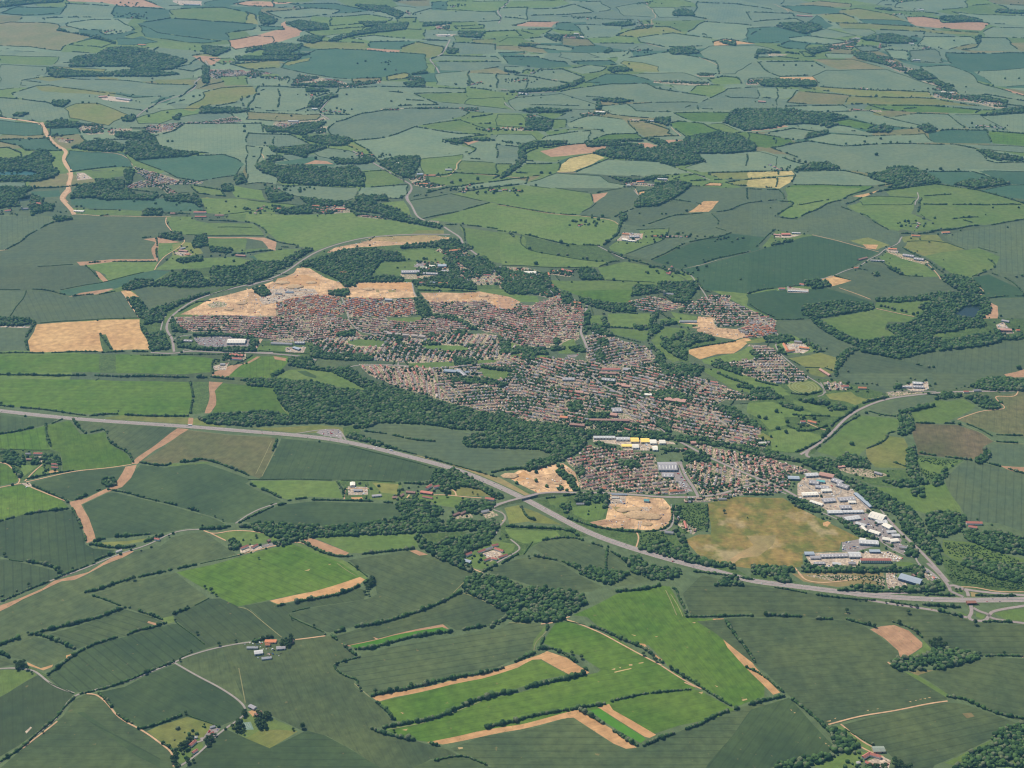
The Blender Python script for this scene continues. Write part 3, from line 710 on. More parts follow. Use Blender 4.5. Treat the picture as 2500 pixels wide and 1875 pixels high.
W 1963,341 1969,329 2014,320 2024,321 2014,329 1975,338
H 7 2026,321 2068,327 2113,332
H 6 2104,347 2174,350 2225,345
H 6 1860,368 1908,383 1972,398
H 7 1833,416 1936,415
H 7 2068,419 2104,425 2122,431
H 7 1936,449 2014,449 2132,451
H 8 2014,499 2068,479 2110,461 2174,449
H 8 2068,500 2089,482 2129,470 2195,461
H 7 1939,428 1936,443 1911,461 1917,485
H 7 1833,493 1936,493
H 7 2246,478 2334,475
H 7 2168,476 2237,485
H 6 2279,415 2328,413
H 6 2391,175 2385,193 2406,208 2451,217
H 6 2261,78 2321,84 2394,87
H 6 2346,232 2406,238
H 6 2026,54 2053,66
H 6 2204,265 2237,264
H 6 1833,368 1860,366
H 6 2282,259 2340,258
H 6 2379,416 2424,431
H 6 2243,482 2246,500
T 2139,234,22 1913,158,14 1943,158,16 1982,160,14 2012,163,12 2118,253,12 2089,285,14 2127,300,14 2180,311,12 2202,312,14 2225,312,16 2150,338,16 2115,332,14 2174,347,18 2110,345,16 2065,350,14 2222,345,14 1889,338,14 1917,338,12 1936,339,14 1841,350,18 1926,351,18 1951,392,18 1966,395,18 1939,387,14 2225,234,12 2252,222,12 2231,218,10 2021,271,18 2139,377,20 2297,412,18 2263,413,12 2340,413,14 1895,320,14 1877,324,12 2243,274,12 2412,207,16 2424,208,16 2214,124,16 2216,133,14 1877,238,12 2190,347,14 2329,98,14 2486,5,10
B 2065,115,2083,116,25,8,ov|orange-roofed manor in the far right village|manor house
B 2219,107,2231,108,18,8,gw|white house standing alone beyond the far village wood|house
B 2228,148,2246,148,18,8,gw2|pale house row at the far field edge|house
B 1945,39,1984,41,30,8,rb|large brown farm range near the top edge|barn
B 1851,249,1869,250,25,8,rb|brown barn cluster left of the far striped fields|barn
B 2297,226,2328,227,20,6,gw|long white glasshouse row at the head of the far right village|glasshouse
B 2080,96,2098,95,25,8,gw2|pale works building in the far right village|works
B 2240,24,2255,25,20,7,gw2|pale farm on the skyline right of centre|barn
F c -9,526 75,527 142,529 169,532 127,545 75,570 54,588 21,610 -9,609
F c 0,612 21,610 54,588 75,570 127,545 178,533 181,526 271,529 404,532 407,548 418,570 392,576 350,583 380,592 374,609 377,633 271,637 211,637 187,648 90,651 0,651 -9,639
F c2 -9,651 90,651 187,648 208,651 229,669 253,689 196,698 142,707 60,708 -9,707
F q 208,646 256,640 332,640 380,640 377,660 332,669 271,686 256,669 235,660 217,654
F r 231,660 241,663 268,685 259,689 241,674
F r 187,639 211,637 271,633 374,633 371,607 380,592 350,585 386,580 443,591 416,595 389,594 386,615 381,639 271,640 235,643 193,648
F q 387,595 443,592 422,615 386,636
F d2 145,709 271,686 350,666 380,660 416,663 374,687 332,690 302,699 271,708 181,723 160,717
F r 169,723 196,715 271,704 280,705 235,719 181,723
F c -9,709 65,711 39,750 23,773 -9,773
F c 66,711 121,714 169,723 241,719 296,711 338,776 241,781 151,784 90,790 84,781 23,774 39,750
F s2 294,711 314,708 335,726 309,729
F v 309,729 335,726 365,760 347,778
F c 320,708 386,698 437,704 482,707 558,696 513,711 452,729 407,747 366,760 335,726
F v 341,778 407,747 513,714 404,772 401,802 422,844 365,853
F s2 92,791 181,785 341,779 347,805 365,852 277,856 256,817 241,817 249,858 75,859 65,832 87,808
F v 241,817 259,815 277,856 249,859
F c -9,799 72,799 57,826 60,853 -9,859
F w -9,797 78,796 75,799 -9,800
F d -9,865 241,865 247,910 151,910 -9,910
F v 241,865 280,865 289,910 247,910
F d 280,865 452,868 522,876 513,910 452,913 289,910
F p 422,597 452,591 482,594 495,618 452,627 422,624
F w 422,618 452,609 470,621 446,625
F p 507,482 498,482 561,488 667,494 675,518 564,523 510,521 495,503 485,485
F q 485,485 573,484 667,496 675,517 564,523 507,520 495,503
F d2 169,488 211,485 392,485 437,481 482,497 495,512 422,518 302,511 217,509 169,500
F q 178,509 347,514 347,526 181,524
F q 407,530 470,529 479,539 510,544 618,545 645,574 452,574 419,570
F r 504,578 648,580 667,591 675,612 651,606 636,583 510,582
F q 510,580 636,583 653,606 603,618 567,612 513,607
F q 377,659 422,624 495,630 573,627 621,639 603,654 513,651 422,659
F d2 603,627 667,615 700,609 733,612 675,639 633,639
F q 675,518 564,523 549,532 591,539 621,542 645,561 651,579
F v 416,663 498,651 667,639 667,681 482,729 374,696
F q 485,672 513,675 513,687 495,684
F k 473,824 552,820 618,830 603,847 513,848 482,841
F v 440,820 473,824 482,841 449,847 434,838
F y 443,766 513,729 618,705 667,687 675,696 675,772 513,769
F o 537,758 570,755 564,760
F o 600,729 627,731 624,743 600,738
F u 501,744 531,735 555,741 549,749 513,752
F r 522,910 567,892 591,889 633,870 636,874 591,892 555,921 513,921
F d 558,919 591,892 636,873 703,868 706,880 667,928 651,924
F w 522,895 561,885 555,904 525,904
F w 618,853 633,827 639,827 623,858
F q 633,844 703,844 703,856 627,855
E r 428,773 513,769 667,770 675,830 618,823 543,812 452,808 431,793
E v 543,859 597,862 600,880 543,880
R m 667,683 573,702 513,719 470,735 437,757 416,775 407,793 407,808 421,826 425,859
R m 368,861 422,864 470,856 528,861 667,861
R l 425,827 446,820 470,817
R l 443,862 446,853 470,858
R t 181,524 271,527 416,530
R t 406,532 406,551 418,570
R t 452,586 455,591 422,615 383,639 378,659
R p 169,458 148,481 157,494 175,512 181,524
R t 296,714 339,775
R t 21,610 0,612
R l 395,808 398,775 407,773
R t 618,853 633,827
W 374,690 452,660 488,663 498,681 519,687 513,663 519,651 573,651 667,639 667,675 573,696 513,699 452,702 392,698 377,699
W 299,699 332,683 374,684 374,696 317,708 299,707
W 311,729 338,726 365,760 362,772 341,775
W 365,761 407,744 452,729 513,713 513,716 452,737 407,760 398,784 353,793 347,775
W -9,775 84,780 87,793 30,796 -9,794
W 359,820 401,808 404,826 416,847 407,853 368,856
W 344,790 362,814 356,817 344,802
W 618,705 645,699 663,720 639,723 624,714
W 130,530 172,529 178,535 145,541 130,536
W 389,571 443,567 449,585 422,586 389,579
W 479,579 504,570 510,600 479,606 470,597
W 428,636 495,624 495,636 446,643
W 356,512 398,511 398,526 347,526
W 193,452 235,452 235,482 169,485
W 75,476 106,485 106,518 75,527
W 0,476 36,473 51,503 18,506 -9,509
W 106,497 133,500 130,515 109,515
W 513,603 567,609 564,618 513,615
W 434,820 446,838 470,847 543,850 600,850 621,847 627,856 558,859 482,853 437,847
W 422,775 434,796 458,809 458,812 422,809 419,790
W 467,815 543,814 621,823 621,829 543,820 470,820
W 238,485 302,476 392,476 374,488 259,488
W 398,476 482,476 495,503 488,506 470,494 407,491
H 6 18,610 54,588 75,568 127,544 151,539
H 4 90,651 175,646
H 4 142,708 196,698 256,689 302,677 351,665
H 5 80,707 121,708 160,718
H 4 -9,707 60,708
H 6 181,722 205,720 229,719
H 5 241,719 280,711
H 4 65,711 39,750 23,773
H 4 89,789 181,782 241,781 338,776
H 8 87,787 81,805 63,820 60,838 72,859
H 6 -9,862 72,861 151,861 247,859
H 7 247,861 280,859 362,858
H 7 243,817 256,832 271,853
H 9 -9,913 60,916 151,918 241,918 302,919 392,919 452,921 513,924
H 8 513,922 573,927 667,934
H 6 519,919 522,877 537,880
H 4 452,574 543,574 645,576
H 6 510,538 591,541 621,544
H 4 531,554 630,555
H 6 621,545 645,561 651,579 667,585
H 7 567,621 591,619
H 6 606,618 667,612
H 4 552,523 591,518 621,514
H 6 196,642 235,639 256,639
H 5 256,639 377,639
H 5 208,648 229,666 247,681
H 6 383,582 384,609 381,633
H 6 347,582 371,579
H 4 217,511 283,512
H 6 401,521 470,523
H 4 513,719 573,701 667,681
H 5 434,763 470,738 513,734
H 5 615,868 597,880 573,892
T 262,488,14 327,490,14 380,496,14 187,503,12 199,503,12 148,517,10 292,512,12 437,494,14 431,499,12 407,633,12 421,660,12 443,859,10 425,818,10 488,864,10 552,491,12 516,624,10 537,622,10 549,627,12 571,636,13 568,622,12 621,636,14 582,478,10 302,776,8 238,781,8 630,514,12 645,514,9 464,512,12 232,510,10
B 556,836,600,836,45,8,gw|white flat-roofed supermarket beside the big car park|supermarket
B 449,833,470,834,18,5,gy|small grey building left of the supermarket car park|building
B 437,613,458,615,16,6,rb|brown farmhouse group on the sandy knoll|farmhouse
B 440,609,452,606,14,6,gy|grey barn on the sandy knoll|barn
B 452,622,463,623,12,5,ov|orange-roofed shed on the sandy knoll|shed
B 75,497,100,500,16,9,rd|long red-brick manor by the trees at the left edge|manor house
B 51,511,71,512,12,10,gy|stone village church with short tower at the left edge|church
B 12,517,27,515,12,6,rd|red cottage at the far left edge|cottage
B 181,516,205,517,20,5,gw|white site office compound by the pipeline track|site cabins
B 473,520,504,520,14,6,rd|upper red-roofed farm range by the hedge corner|farmhouse
B 476,530,504,530,14,5,rd|lower red-roofed farm range by the hedge corner|barn
B 525,527,546,527,12,5,rb|brown farm shed right of the hedge corner farm|barn
B 561,868,594,870,20,7,rd|large red-roofed inn by the roundabout road|inn
B 564,877,591,879,12,6,rd|lower red-roofed range of the inn by the roundabout road|inn
B 538,891,549,891,12,5,gy|grey tin barn on the sandy yard by the woods|barn
B 576,625,600,627,12,6,rb|pale cottage among trees above the bypass|cottage
B 416,523,428,523,12,6,rb|brown cottage at the end of the tree row|cottage
F q 602,520 671,523 732,526 861,518 873,529 943,536 1057,558 1081,561 1084,570 988,571 882,580 822,594 771,612 732,603 680,588 647,564 629,545 602,536
F p 1018,562 1081,561 1084,570 1003,571
F q 617,624 686,609 741,609 732,627 686,639 629,642
F r 602,579 647,580 677,591 673,606 656,606 641,588 602,582
F c2 602,582 641,588 656,606 602,610
F q 602,490 671,494 720,503 671,515 602,517
F v 732,651 792,609 882,600 1048,591 1124,603 1184,639 1278,669 1278,723 1169,708 1015,693 840,699
F y 798,615 822,604 882,592 943,579 1033,574 1106,579 1081,591 1003,597 943,601 882,603 840,609 804,616
F o2 900,582 973,576 1063,574 1093,579 1048,591 973,592 913,588
F q 970,615 1048,606 1093,621 1112,636 1093,642 1012,636 970,627
F q 910,663 928,642 1012,639 1033,651 985,666 979,672 928,671
F k 1006,651 1018,642 1042,643 1027,656
F u 979,669 1033,651 1103,642 1099,669 1033,681 985,681
F y 650,702 720,666 723,654 753,654 798,678 834,690 840,701 870,699 873,690 1006,689 1015,726 940,729 840,726 780,720 711,729 647,747 611,769 602,769 602,705 629,720
F s 677,681 747,669 786,681 780,696 701,699 671,693
F s 876,693 1006,690 1012,714 943,705 876,704
F o 949,707 967,707 967,714 949,714
F o 919,705 926,705 926,714 917,714
F v 673,726 694,726 695,734 671,734
F w 659,705 768,704 780,720 711,726 641,747 629,729
F q 1018,696 1124,702 1169,708 1154,713 1021,704
F v 1018,704 1124,708 1163,714 1021,713
F y 1027,714 1081,713 1124,716 1172,711 1241,726 1268,738 1247,757 1211,750 1184,734 1124,738 1042,737
F s 1133,720 1169,714 1154,729 1118,732
F s 1199,726 1256,738 1241,754 1208,747
F q 1172,705 1229,708 1286,723 1286,738 1268,737 1238,725 1169,711
F q 1118,554 1232,570 1278,579 1286,591 1286,645 1235,646 1199,639 1175,624 1148,600 1136,579
F q 922,497 985,490 1009,530 988,524 943,512
F c 1003,490 1099,473 1193,494 1124,515 1036,533 1015,518
F q 1051,536 1124,515 1196,494 1286,511 1286,571 1214,561 1124,545
F c 1000,482 1057,458 1214,458 1106,473 1006,488
F q 1103,473 1214,458 1286,452 1286,508 1196,493
F v 629,832 762,832 762,874 611,862
F q 632,845 689,845 686,856 632,855
F w 695,847 744,847 741,861 698,859
F q 849,833 873,829 913,829 940,833 940,841 928,847 867,845 849,839
F q 1027,838 1124,844 1160,856 1109,859 1033,850
F v 647,773 701,772 701,778 650,779
F q 952,778 1033,772 1054,778 988,787 952,785
F v 1012,729 1033,732 1057,772 1033,778 1021,766
F q 1163,910 1178,898 1250,904 1238,927 1199,925
F q 1039,826 1057,823 1054,832 1042,832
F d 602,871 686,868 701,874 692,892 671,904 665,922 602,924
F r 602,886 626,871 635,871 608,888
F r 668,868 701,873 698,880 671,876
F q 679,913 711,901 747,900 807,907 894,953 876,956 807,942 762,928 711,925 680,924
F z 726,904 747,904 774,918 774,924 747,916
E r 602,772 726,772 822,775 846,778 867,805 882,820 822,824 762,835 671,836 641,823 602,820
E o 638,754 711,729 780,721 828,726 840,766 822,773 726,771 647,769
E o 840,728 940,729 1006,732 1018,766 997,772 949,775 852,775 834,747
E r 849,778 943,776 952,785 997,787 1057,775 1124,784 1148,808 1063,820 943,820 876,809
E r 1042,738 1124,738 1184,735 1238,757 1286,747 1286,826 1184,811 1124,775 1063,769
E m 762,833 846,821 943,818 1063,820 1184,814 1286,832 1286,877 1184,880 1003,886 913,880 822,874 774,859
E r 879,889 1003,892 1057,898 1063,928 1081,959 1081,977 973,947 903,917
E g 1057,898 1163,889 1286,880 1286,1016 1184,1007 1081,977 1081,959
E v 1015,639 1081,603 1139,609 1160,639 1214,651 1286,669 1286,717 1214,696 1124,696 1018,690
E v 762,500 840,503 870,521 949,533 943,538 870,529 792,523 756,515
E v 1051,537 1075,539 1072,545 1054,542
R m 605,699 656,683 701,663 732,639 777,612 837,592 897,579 988,572 1087,572 1099,573
R m 1084,554 1099,564 1124,579 1130,594
R m 1006,461 991,481 1006,503 1018,530 1039,539 1081,554
R m 1130,597 1163,621 1196,645 1220,675
R l 834,726 849,766 864,796 882,814 943,820
R l 1006,690 1015,726
R l 970,862 973,892
R m 608,861 671,864 738,870 774,880
R m 882,892 958,891 1003,895
R l 1057,898 1063,928
R l 864,913 855,895 882,892
R t 617,856 637,829
R l 1024,829 1015,850
W 732,642 792,627 840,609 913,606 973,618 994,636 928,639 913,663 903,678 943,672 985,681 985,689 873,689 870,699 843,699 828,684 798,669 756,651 732,651
W 602,639 629,639 686,639 744,606 769,609 732,630 711,648 656,669 611,696 602,693
W 979,600 1048,594 1109,582 1130,597 1154,603 1151,609 1081,609 1048,603 982,607
W 802,711 828,710 852,705 852,717 840,725 804,720
W 629,705 644,699 661,720 635,723
W 1012,729 1033,731 1057,769 1033,778 1018,754
W 1057,769 1093,769 1139,787 1166,805 1154,805 1109,784 1060,776
W 665,503 714,509 762,500 762,521 695,524 668,515
W 732,482 780,488 861,494 913,494 973,512 1003,533 1081,551 1075,558 1003,545 952,536 925,521 867,515 840,503 756,503
W 647,458 677,464 677,482 717,485 656,487
W 867,482 943,479 946,491 870,491
W 1003,687 1057,675 1106,684 1160,693 1163,708 1018,696
W 1081,627 1109,630 1124,669 1106,681 1093,651
W 1199,651 1244,657 1244,678 1214,669
W 1133,630 1184,627 1214,657 1184,669 1139,654
W 1232,708 1278,699 1286,720 1238,717
W 759,850 780,847 798,862 846,865 879,865 913,871 910,880 852,880 780,874 759,871
W 704,874 762,874 768,892 792,901 852,895 870,907 882,919 931,940 994,956 913,962 852,928 807,907 747,900 707,892
W 665,910 698,904 680,913 680,924 665,919
W 611,924 671,925 744,931 780,940 822,953 894,956 985,956 1063,977 913,971 762,946 641,931 602,931
W 1175,892 1250,904 1247,907 1178,897
W 1099,922 1169,922 1244,937 1238,946 1099,931
W 967,820 982,823 982,841 970,841
W 1223,835 1244,835 1244,865 1226,862
W 1244,856 1283,847 1286,859 1247,864
W 611,829 632,832 629,844 611,850
W 1042,817 1063,814 1063,823 1045,824
W 1109,808 1139,808 1136,817 1112,817
W 1106,874 1160,880 1166,892 1112,892
W 852,808 870,808 867,820 822,823 822,818
W 1024,841 1042,832 1081,841 1033,842
H 6 602,541 626,545 644,561 650,576 680,591
H 6 653,579 686,594 729,600 729,606 686,603
H 6 602,616 647,612 689,609
H 5 1036,533 1124,515 1193,495
H 4 1103,473 1184,493 1278,508
H 4 1003,490 1099,473
H 4 1106,472 1214,458
H 6 1087,548 1154,550 1214,559 1278,571
H 5 1124,548 1136,579 1136,594
H 6 1021,708 1106,710 1160,713
H 7 1017,696 1021,723
H 5 867,485 882,458
H 4 602,488 671,496 732,503
H 5 1124,651 1175,627 1184,651
H 4 632,856 732,862 756,865
T 732,467,16 792,613,8 872,600,10 1035,631,14 1042,631,12 998,632,9 986,631,12 635,514,12 647,514,10 1247,570,16 1253,576,12 1235,639,8 620,639,14 750,606,12 903,598,9 1166,624,10 1202,642,10 1039,907,10 1130,545,12 980,482,14 1271,579,10 1027,696,8
B 980,666,1024,666,35,8,gy|large grey-roofed sports hall of the school among the playing fields|school building
B 1026,656,1042,656,24,7,gw|left one of two white-roofed halls behind the school|hall
B 1048,652,1063,652,24,7,gw|right one of two white-roofed halls behind the school|hall
B 1033,669,1069,671,20,7,gy|lower grey school wing beside the car court|school building
B 1069,651,1090,651,30,8,bl|dark blue-roofed school block|school building
B 1078,663,1103,666,16,7,gy|right grey school wing by the trees|school building
B 662,840,714,842,14,6,gy|long dark-roofed college building by the main road|college building
B 720,839,744,839,18,7,gy|grey college hall right of the long dark building|college building
B 717,850,732,855,16,6,bl|slanted dark blue-roofed college wing|college building
B 697,715,717,715,10,4,bl|bright blue site cabins on the new estate site|site cabins
B 673,718,688,719,10,4,gy|dark grey site cabins on the new estate site|site cabins
B 946,818,958,819,14,11,wb|first pale apartment block of the row on the mid-town ridge|apartment block
B 965,820,979,820,14,11,wb|second pale apartment block of the row on the mid-town ridge|apartment block
B 983,822,998,822,14,11,wb|third pale apartment block of the row on the mid-town ridge|apartment block
B 1005,823,1020,824,14,11,wb|fourth pale apartment block of the row on the mid-town ridge|apartment block
B 1024,825,1039,826,14,11,wb|last pale apartment block of the row on the mid-town ridge|apartment block
B 940,734,958,735,14,8,gw2|pale grey-roofed terrace at the top edge of the new estate|terrace
B 828,668,846,669,20,8,ov|red-brick country house hidden in the wood above the estates|country house
B 1090,616,1124,612,16,8,ov|red-roofed mansion group at the wood edge above the school|mansion
B 1021,693,1036,693,12,7,rd|red villa at the left of the row above the hedge|house
B 1051,692,1063,693,12,7,bl|white gabled villa in the row above the hedge|house
B 1071,694,1093,695,14,7,ov|wide orange-roofed villa in the row above the hedge|house
B 1084,907,1124,909,24,6,bl|pale blue-roofed primary school by the small green|school building
B 1118,904,1136,919,16,6,gy|grey school wing by the small green|school building
B 1134,910,1146,910,12,4,bl|bright blue swimming pool roof at the school|school building
B 763,505,780,505,14,7,ov|orange-roofed farmhouse at the wood edge beyond the meadow|farmhouse
B 677,511,691,512,14,6,ov|orange farmhouse left end of the far wood|farmhouse
B 819,511,843,512,14,6,rd|red farm range at the far end of the meadow wood|barn
B 783,520,798,521,12,6,rd|red-roofed house below the meadow wood|house
F q 1222,573 1261,579 1267,591 1294,612 1358,622 1433,636 1484,640 1457,652 1312,651 1222,646
F v 1270,574 1364,594 1454,598 1493,621 1505,636 1481,639 1433,636 1358,622 1294,612 1267,591
F q 1213,500 1282,512 1367,523 1415,526 1493,536 1511,551 1505,573 1472,600 1391,597 1312,582 1261,571 1213,567
F q 1213,458 1358,458 1439,473 1447,496 1415,524 1367,521 1282,512 1213,497
F r 1445,475 1487,470 1451,496 1447,491
F c 1511,458 1545,458 1563,482 1548,506 1508,530 1481,532 1415,525 1454,496
F c 1358,458 1518,460 1487,469 1439,473
F s 1557,470 1584,464 1569,479
F c 1548,508 1620,493 1701,500 1680,518 1644,526 1608,538 1563,554 1524,548 1521,536
F c 1644,485 1689,458 1897,458 1897,488 1825,493 1780,514 1735,518 1683,520 1704,503
F s2 1683,518 1717,491 1753,491 1732,518
F c 1741,521 1795,512 1828,494 1897,488 1897,558 1867,579 1783,567 1747,558 1753,536
F c 1566,558 1644,527 1741,522 1756,539 1748,558 1780,567 1759,576 1704,586 1668,597 1590,634 1527,622 1626,579 1629,558
F q 1487,603 1508,591 1563,573 1560,562 1629,559 1629,579 1524,621 1493,612
F w 1508,588 1521,568 1569,570 1566,582 1551,592
F a3 1593,636 1644,612 1704,588 1783,570 1864,579 1855,603 1795,624 1735,642 1659,657 1608,642
F a3 1659,659 1735,643 1804,624 1897,603 1897,705 1825,717 1720,708 1704,681
F w 1662,657 1710,645 1795,624 1710,646
F a3 1819,720 1897,708 1897,775 1855,760 1831,744
F q 1459,654 1524,640 1578,648 1644,666 1674,681 1662,692 1524,687 1478,684
F q 1338,683 1478,686 1605,690 1605,699 1554,699 1548,708 1373,708 1355,699
F d 1355,699 1373,708 1548,708 1536,729 1533,744 1478,738 1415,723 1382,711
F q 1483,766 1587,766 1593,784 1584,802 1493,799
F q 1438,770 1472,770 1478,796 1442,793
F q 1487,803 1587,808 1572,835 1499,817
F q 1587,832 1623,799 1674,802 1680,811 1644,814 1623,835 1644,859 1659,880 1644,886 1623,871
F q 1608,781 1644,775 1704,784 1701,802 1653,793
F q 1638,760 1704,772 1704,784 1653,778
F v 1587,814 1674,802 1735,826 1795,835 1683,850 1683,886 1623,877
F q 1671,844 1692,829 1717,835 1674,847
F s2 1680,853 1735,842 1795,832 1822,824 1834,832 1789,862 1750,865 1710,876 1683,862
F q 1714,877 1792,862 1831,844 1852,874 1795,883 1735,889 1720,886
F y 1658,784 1704,784 1707,772 1744,775 1747,799 1804,805 1825,820 1795,829 1747,820 1701,808 1704,791 1659,788
F p 1819,835 1897,817 1897,829 1855,838 1825,839
F q 1707,898 1765,898 1889,940 1897,965 1795,953 1747,922
F q 1370,835 1400,826 1403,847 1418,859 1385,862 1364,862
F q 1242,835 1270,844 1246,853
F q 1309,864 1340,865 1337,874 1312,873
F q 1246,864 1276,865 1267,873 1246,871
F q 1213,904 1252,904 1228,927 1213,925
F r 1213,720 1267,735 1249,744 1249,754 1213,757
F q 1213,711 1252,720 1312,723 1312,738 1267,738
F k 1385,865 1415,864 1406,871 1388,871
E v 1222,651 1282,654 1343,669 1343,693 1415,738 1403,747 1343,729 1294,714 1222,705
E v 1343,657 1403,660 1391,675 1343,669
E r 1222,754 1252,741 1294,747 1343,729 1415,738 1427,760 1415,805 1415,826 1373,847 1312,850 1240,832 1222,820
E m 1533,735 1599,723 1644,738 1674,747 1614,763 1569,760 1536,747
E m 1668,747 1735,720 1783,723 1780,735 1897,784 1897,796 1837,793 1747,799 1744,775 1704,766 1668,763
E o 1795,805 1840,790 1894,793 1897,823 1804,826
E g 1427,820 1451,814 1508,829 1584,850 1605,880 1596,892 1493,889 1433,886
E m 1213,880 1367,874 1493,886 1599,886 1653,910 1735,928 1795,956 1849,974 1780,971 1747,989 1789,1007 1825,1038 1861,1056 1873,1086 1825,1095 1765,1080 1704,1068 1638,1050 1599,1053 1511,1054 1430,1050 1385,1038 1343,1036 1279,1032 1213,1013
R m 1433,744 1427,778 1415,808 1427,832 1433,850
R l 1391,889 1418,910 1445,922 1469,946
R l 1665,660 1692,675 1710,699 1717,717 1735,741 1780,743
R l 1783,741 1837,775 1889,799
R l 1460,601 1493,618 1524,633
R t 1551,461 1563,481
R t 1563,579 1569,570
R t 1213,500 1312,517 1409,527 1493,536 1508,548
W 1548,506 1569,479 1599,458 1680,452 1683,458 1644,485 1605,503 1569,506
W 1539,723 1548,699 1605,699 1608,687 1659,690 1701,687 1704,705 1689,723 1686,741 1644,738 1614,714 1569,720
W 1367,711 1391,714 1400,741 1373,744
W 1415,726 1478,738 1536,744 1551,760 1493,763 1442,747 1418,738
W 1472,760 1487,799 1478,799 1469,778
W 1403,654 1445,654 1475,683 1418,683 1415,669
W 1267,687 1337,675 1349,696 1312,720 1237,714 1222,696
W 1430,760 1439,760 1439,802 1427,814 1421,808
W 1590,766 1611,763 1599,790 1623,799 1590,820 1578,838 1584,811
W 1222,826 1237,838 1252,856 1267,847 1328,853 1343,865 1312,865 1306,877 1276,880 1276,862 1246,862 1222,865
W 1391,850 1415,841 1433,859 1403,859
W 1343,847 1376,844 1379,853 1349,856
W 1352,829 1367,826 1364,841 1352,841
W 1451,865 1478,865 1475,883 1457,886
W 1578,832 1620,865 1623,889 1674,889 1720,895 1704,919 1623,916 1611,892 1596,880 1605,865
W 1614,823 1629,826 1644,844 1665,862 1680,871 1674,880 1638,865 1614,844
W 1644,817 1668,808 1662,826 1635,832
W 1659,829 1689,811 1735,820 1747,829 1704,835 1668,850 1677,859 1668,877 1659,850
W 1732,880 1756,877 1795,901 1840,904 1810,916 1774,904 1741,895
W 1457,829 1484,829 1484,847 1457,847
W 1511,518 1527,524 1533,533 1518,542 1511,530
W 1548,793 1581,799 1578,806 1548,803
W 1445,790 1478,802 1499,820 1478,820 1442,808
W 1864,820 1889,823 1903,838 1870,835
W 1614,787 1644,784 1650,790 1614,796
W 1804,937 1855,946 1846,953 1795,943
H 6 1213,564 1252,568 1312,580 1391,597 1463,600
H 4 1270,574 1270,591 1294,612 1358,624 1433,636 1487,640
H 5 1213,499 1282,512 1367,522 1412,525
H 4 1415,524 1454,497
H 5 1442,473 1447,494
H 4 1358,458 1439,473 1518,461
H 4 1421,527 1493,533
H 9 1472,601 1505,576 1514,548 1518,536
H 7 1505,530 1548,508
H 5 1563,554 1608,538 1644,526 1674,523 1735,520 1780,514 1804,503 1828,493 1897,488
H 5 1644,487 1701,496 1710,500
H 4 1629,556 1631,579 1584,601 1527,621
H 4 1554,561 1626,558
H 4 1748,556 1783,567
H 5 1590,634 1650,606 1671,594 1704,586 1759,579 1783,568
H 5 1717,640 1753,630 1795,622 1828,616
H 7 1487,615 1518,627 1554,639 1581,645 1614,654 1671,672
H 5 1460,651 1487,640 1511,639
H 4 1481,684 1524,686 1599,690
H 5 1704,678 1717,708 1732,714
H 6 1825,717 1861,708 1889,705
H 4 1222,648 1312,651 1451,654
H 6 1484,799 1524,802 1548,803
H 6 1683,850 1735,841 1795,832
H 5 1720,684 1723,693
H 5 1493,818 1539,832 1578,841
H 6 1608,760 1644,784 1656,790
H 5 1831,744 1861,763 1897,778
H 8 1735,901 1780,922 1825,937
H 5 1741,523 1756,538 1747,556
H 5 1849,603 1864,585 1889,558
T 1245,568,16 1252,574,14 1293,573,14 1370,591,20 1386,598,14 1293,606,16 1322,616,10 1364,621,15 1385,622,12 1433,630,16 1424,630,10 1456,636,12 1471,636,10 1308,643,20 1499,683,14 1521,686,9 1558,689,9 1561,520,10 1616,521,11 1626,521,10 1676,514,13 1656,604,14 1686,669,10 1698,582,10 1808,681,10 1662,760,14 1463,467,12 1516,622,15 1536,636,10 1481,645,12 1445,524,9 1563,636,12 1720,639,12 1830,714,12 1790,883,14 1747,886,14 1717,633,8 1388,651,10 1597,750,9 1741,769,10
B 1519,573,1536,574,14,6,ov|orange-roofed farmhouse above the white barns of the isolated farm|farmhouse
B 1536,580,1560,579,22,7,gy|long grey-and-white barn of the isolated farm in mid-fields|barn
B 1519,586,1533,588,20,7,gw|white-roofed barn left side of the isolated farm in mid-fields|barn
B 1533,589,1551,590,12,5,gw|front white shed row of the isolated farm in mid-fields|barn
B 1279,668,1309,668,30,8,gw|white-roofed country mansion among the garden trees|mansion
B 1371,660,1397,666,18,7,rd|red-roofed farm range between the hedged fields|barn
B 1659,787,1701,787,10,6,gw2|row of new pale houses on the sandy spur|terrace
B 1521,903,1539,904,22,6,gy|grey flat-roofed town hall block near the high street|building
B 1373,928,1403,928,22,7,gy|grey clinic block in the middle of the lower town|building
B 1469,928,1502,931,24,7,gy|long grey shop block beside the high street|shop building
B 1505,940,1527,942,20,7,rb|brown shop block beside the high street|shop building
B 1469,904,1514,904,14,7,rd|long dark-red terrace above the high street|terrace
B 1463,913,1511,915,12,7,rb|second long brown terrace above the high street|terrace
B 1400,741,1418,743,14,7,ov|red-orange house at the top of the town road|house
F c 1833,464 1905,464 1914,488 1833,490
F q 1923,458 2104,458 2074,476 2044,488 1984,515 1948,533 1902,526 1939,497 1920,485
F q 2165,470 2195,458 2346,458 2500,494 2508,533 2406,548 2391,548 2285,561 2231,565 2195,558 2207,548 2276,539 2240,521 2246,482 2171,478
F q 2068,503 2141,478 2234,487 2228,521 2267,539 2207,548 2189,564 2159,558 2141,539 2092,518
F s2 2083,479 2150,463 2104,482
F c 1833,496 1929,496 1890,529 1945,536 1990,515 2056,488 2071,491 2053,503 2101,521 2144,554 2195,567 2195,585 2165,606 2080,588 1984,574 1948,570 1863,579 1833,576
F p 2077,588 2119,580 2174,598 2144,610
F s 2110,597 2147,598 2141,609 2119,606
F q 1863,603 1893,561 1936,570 1984,574 1960,585 1878,603
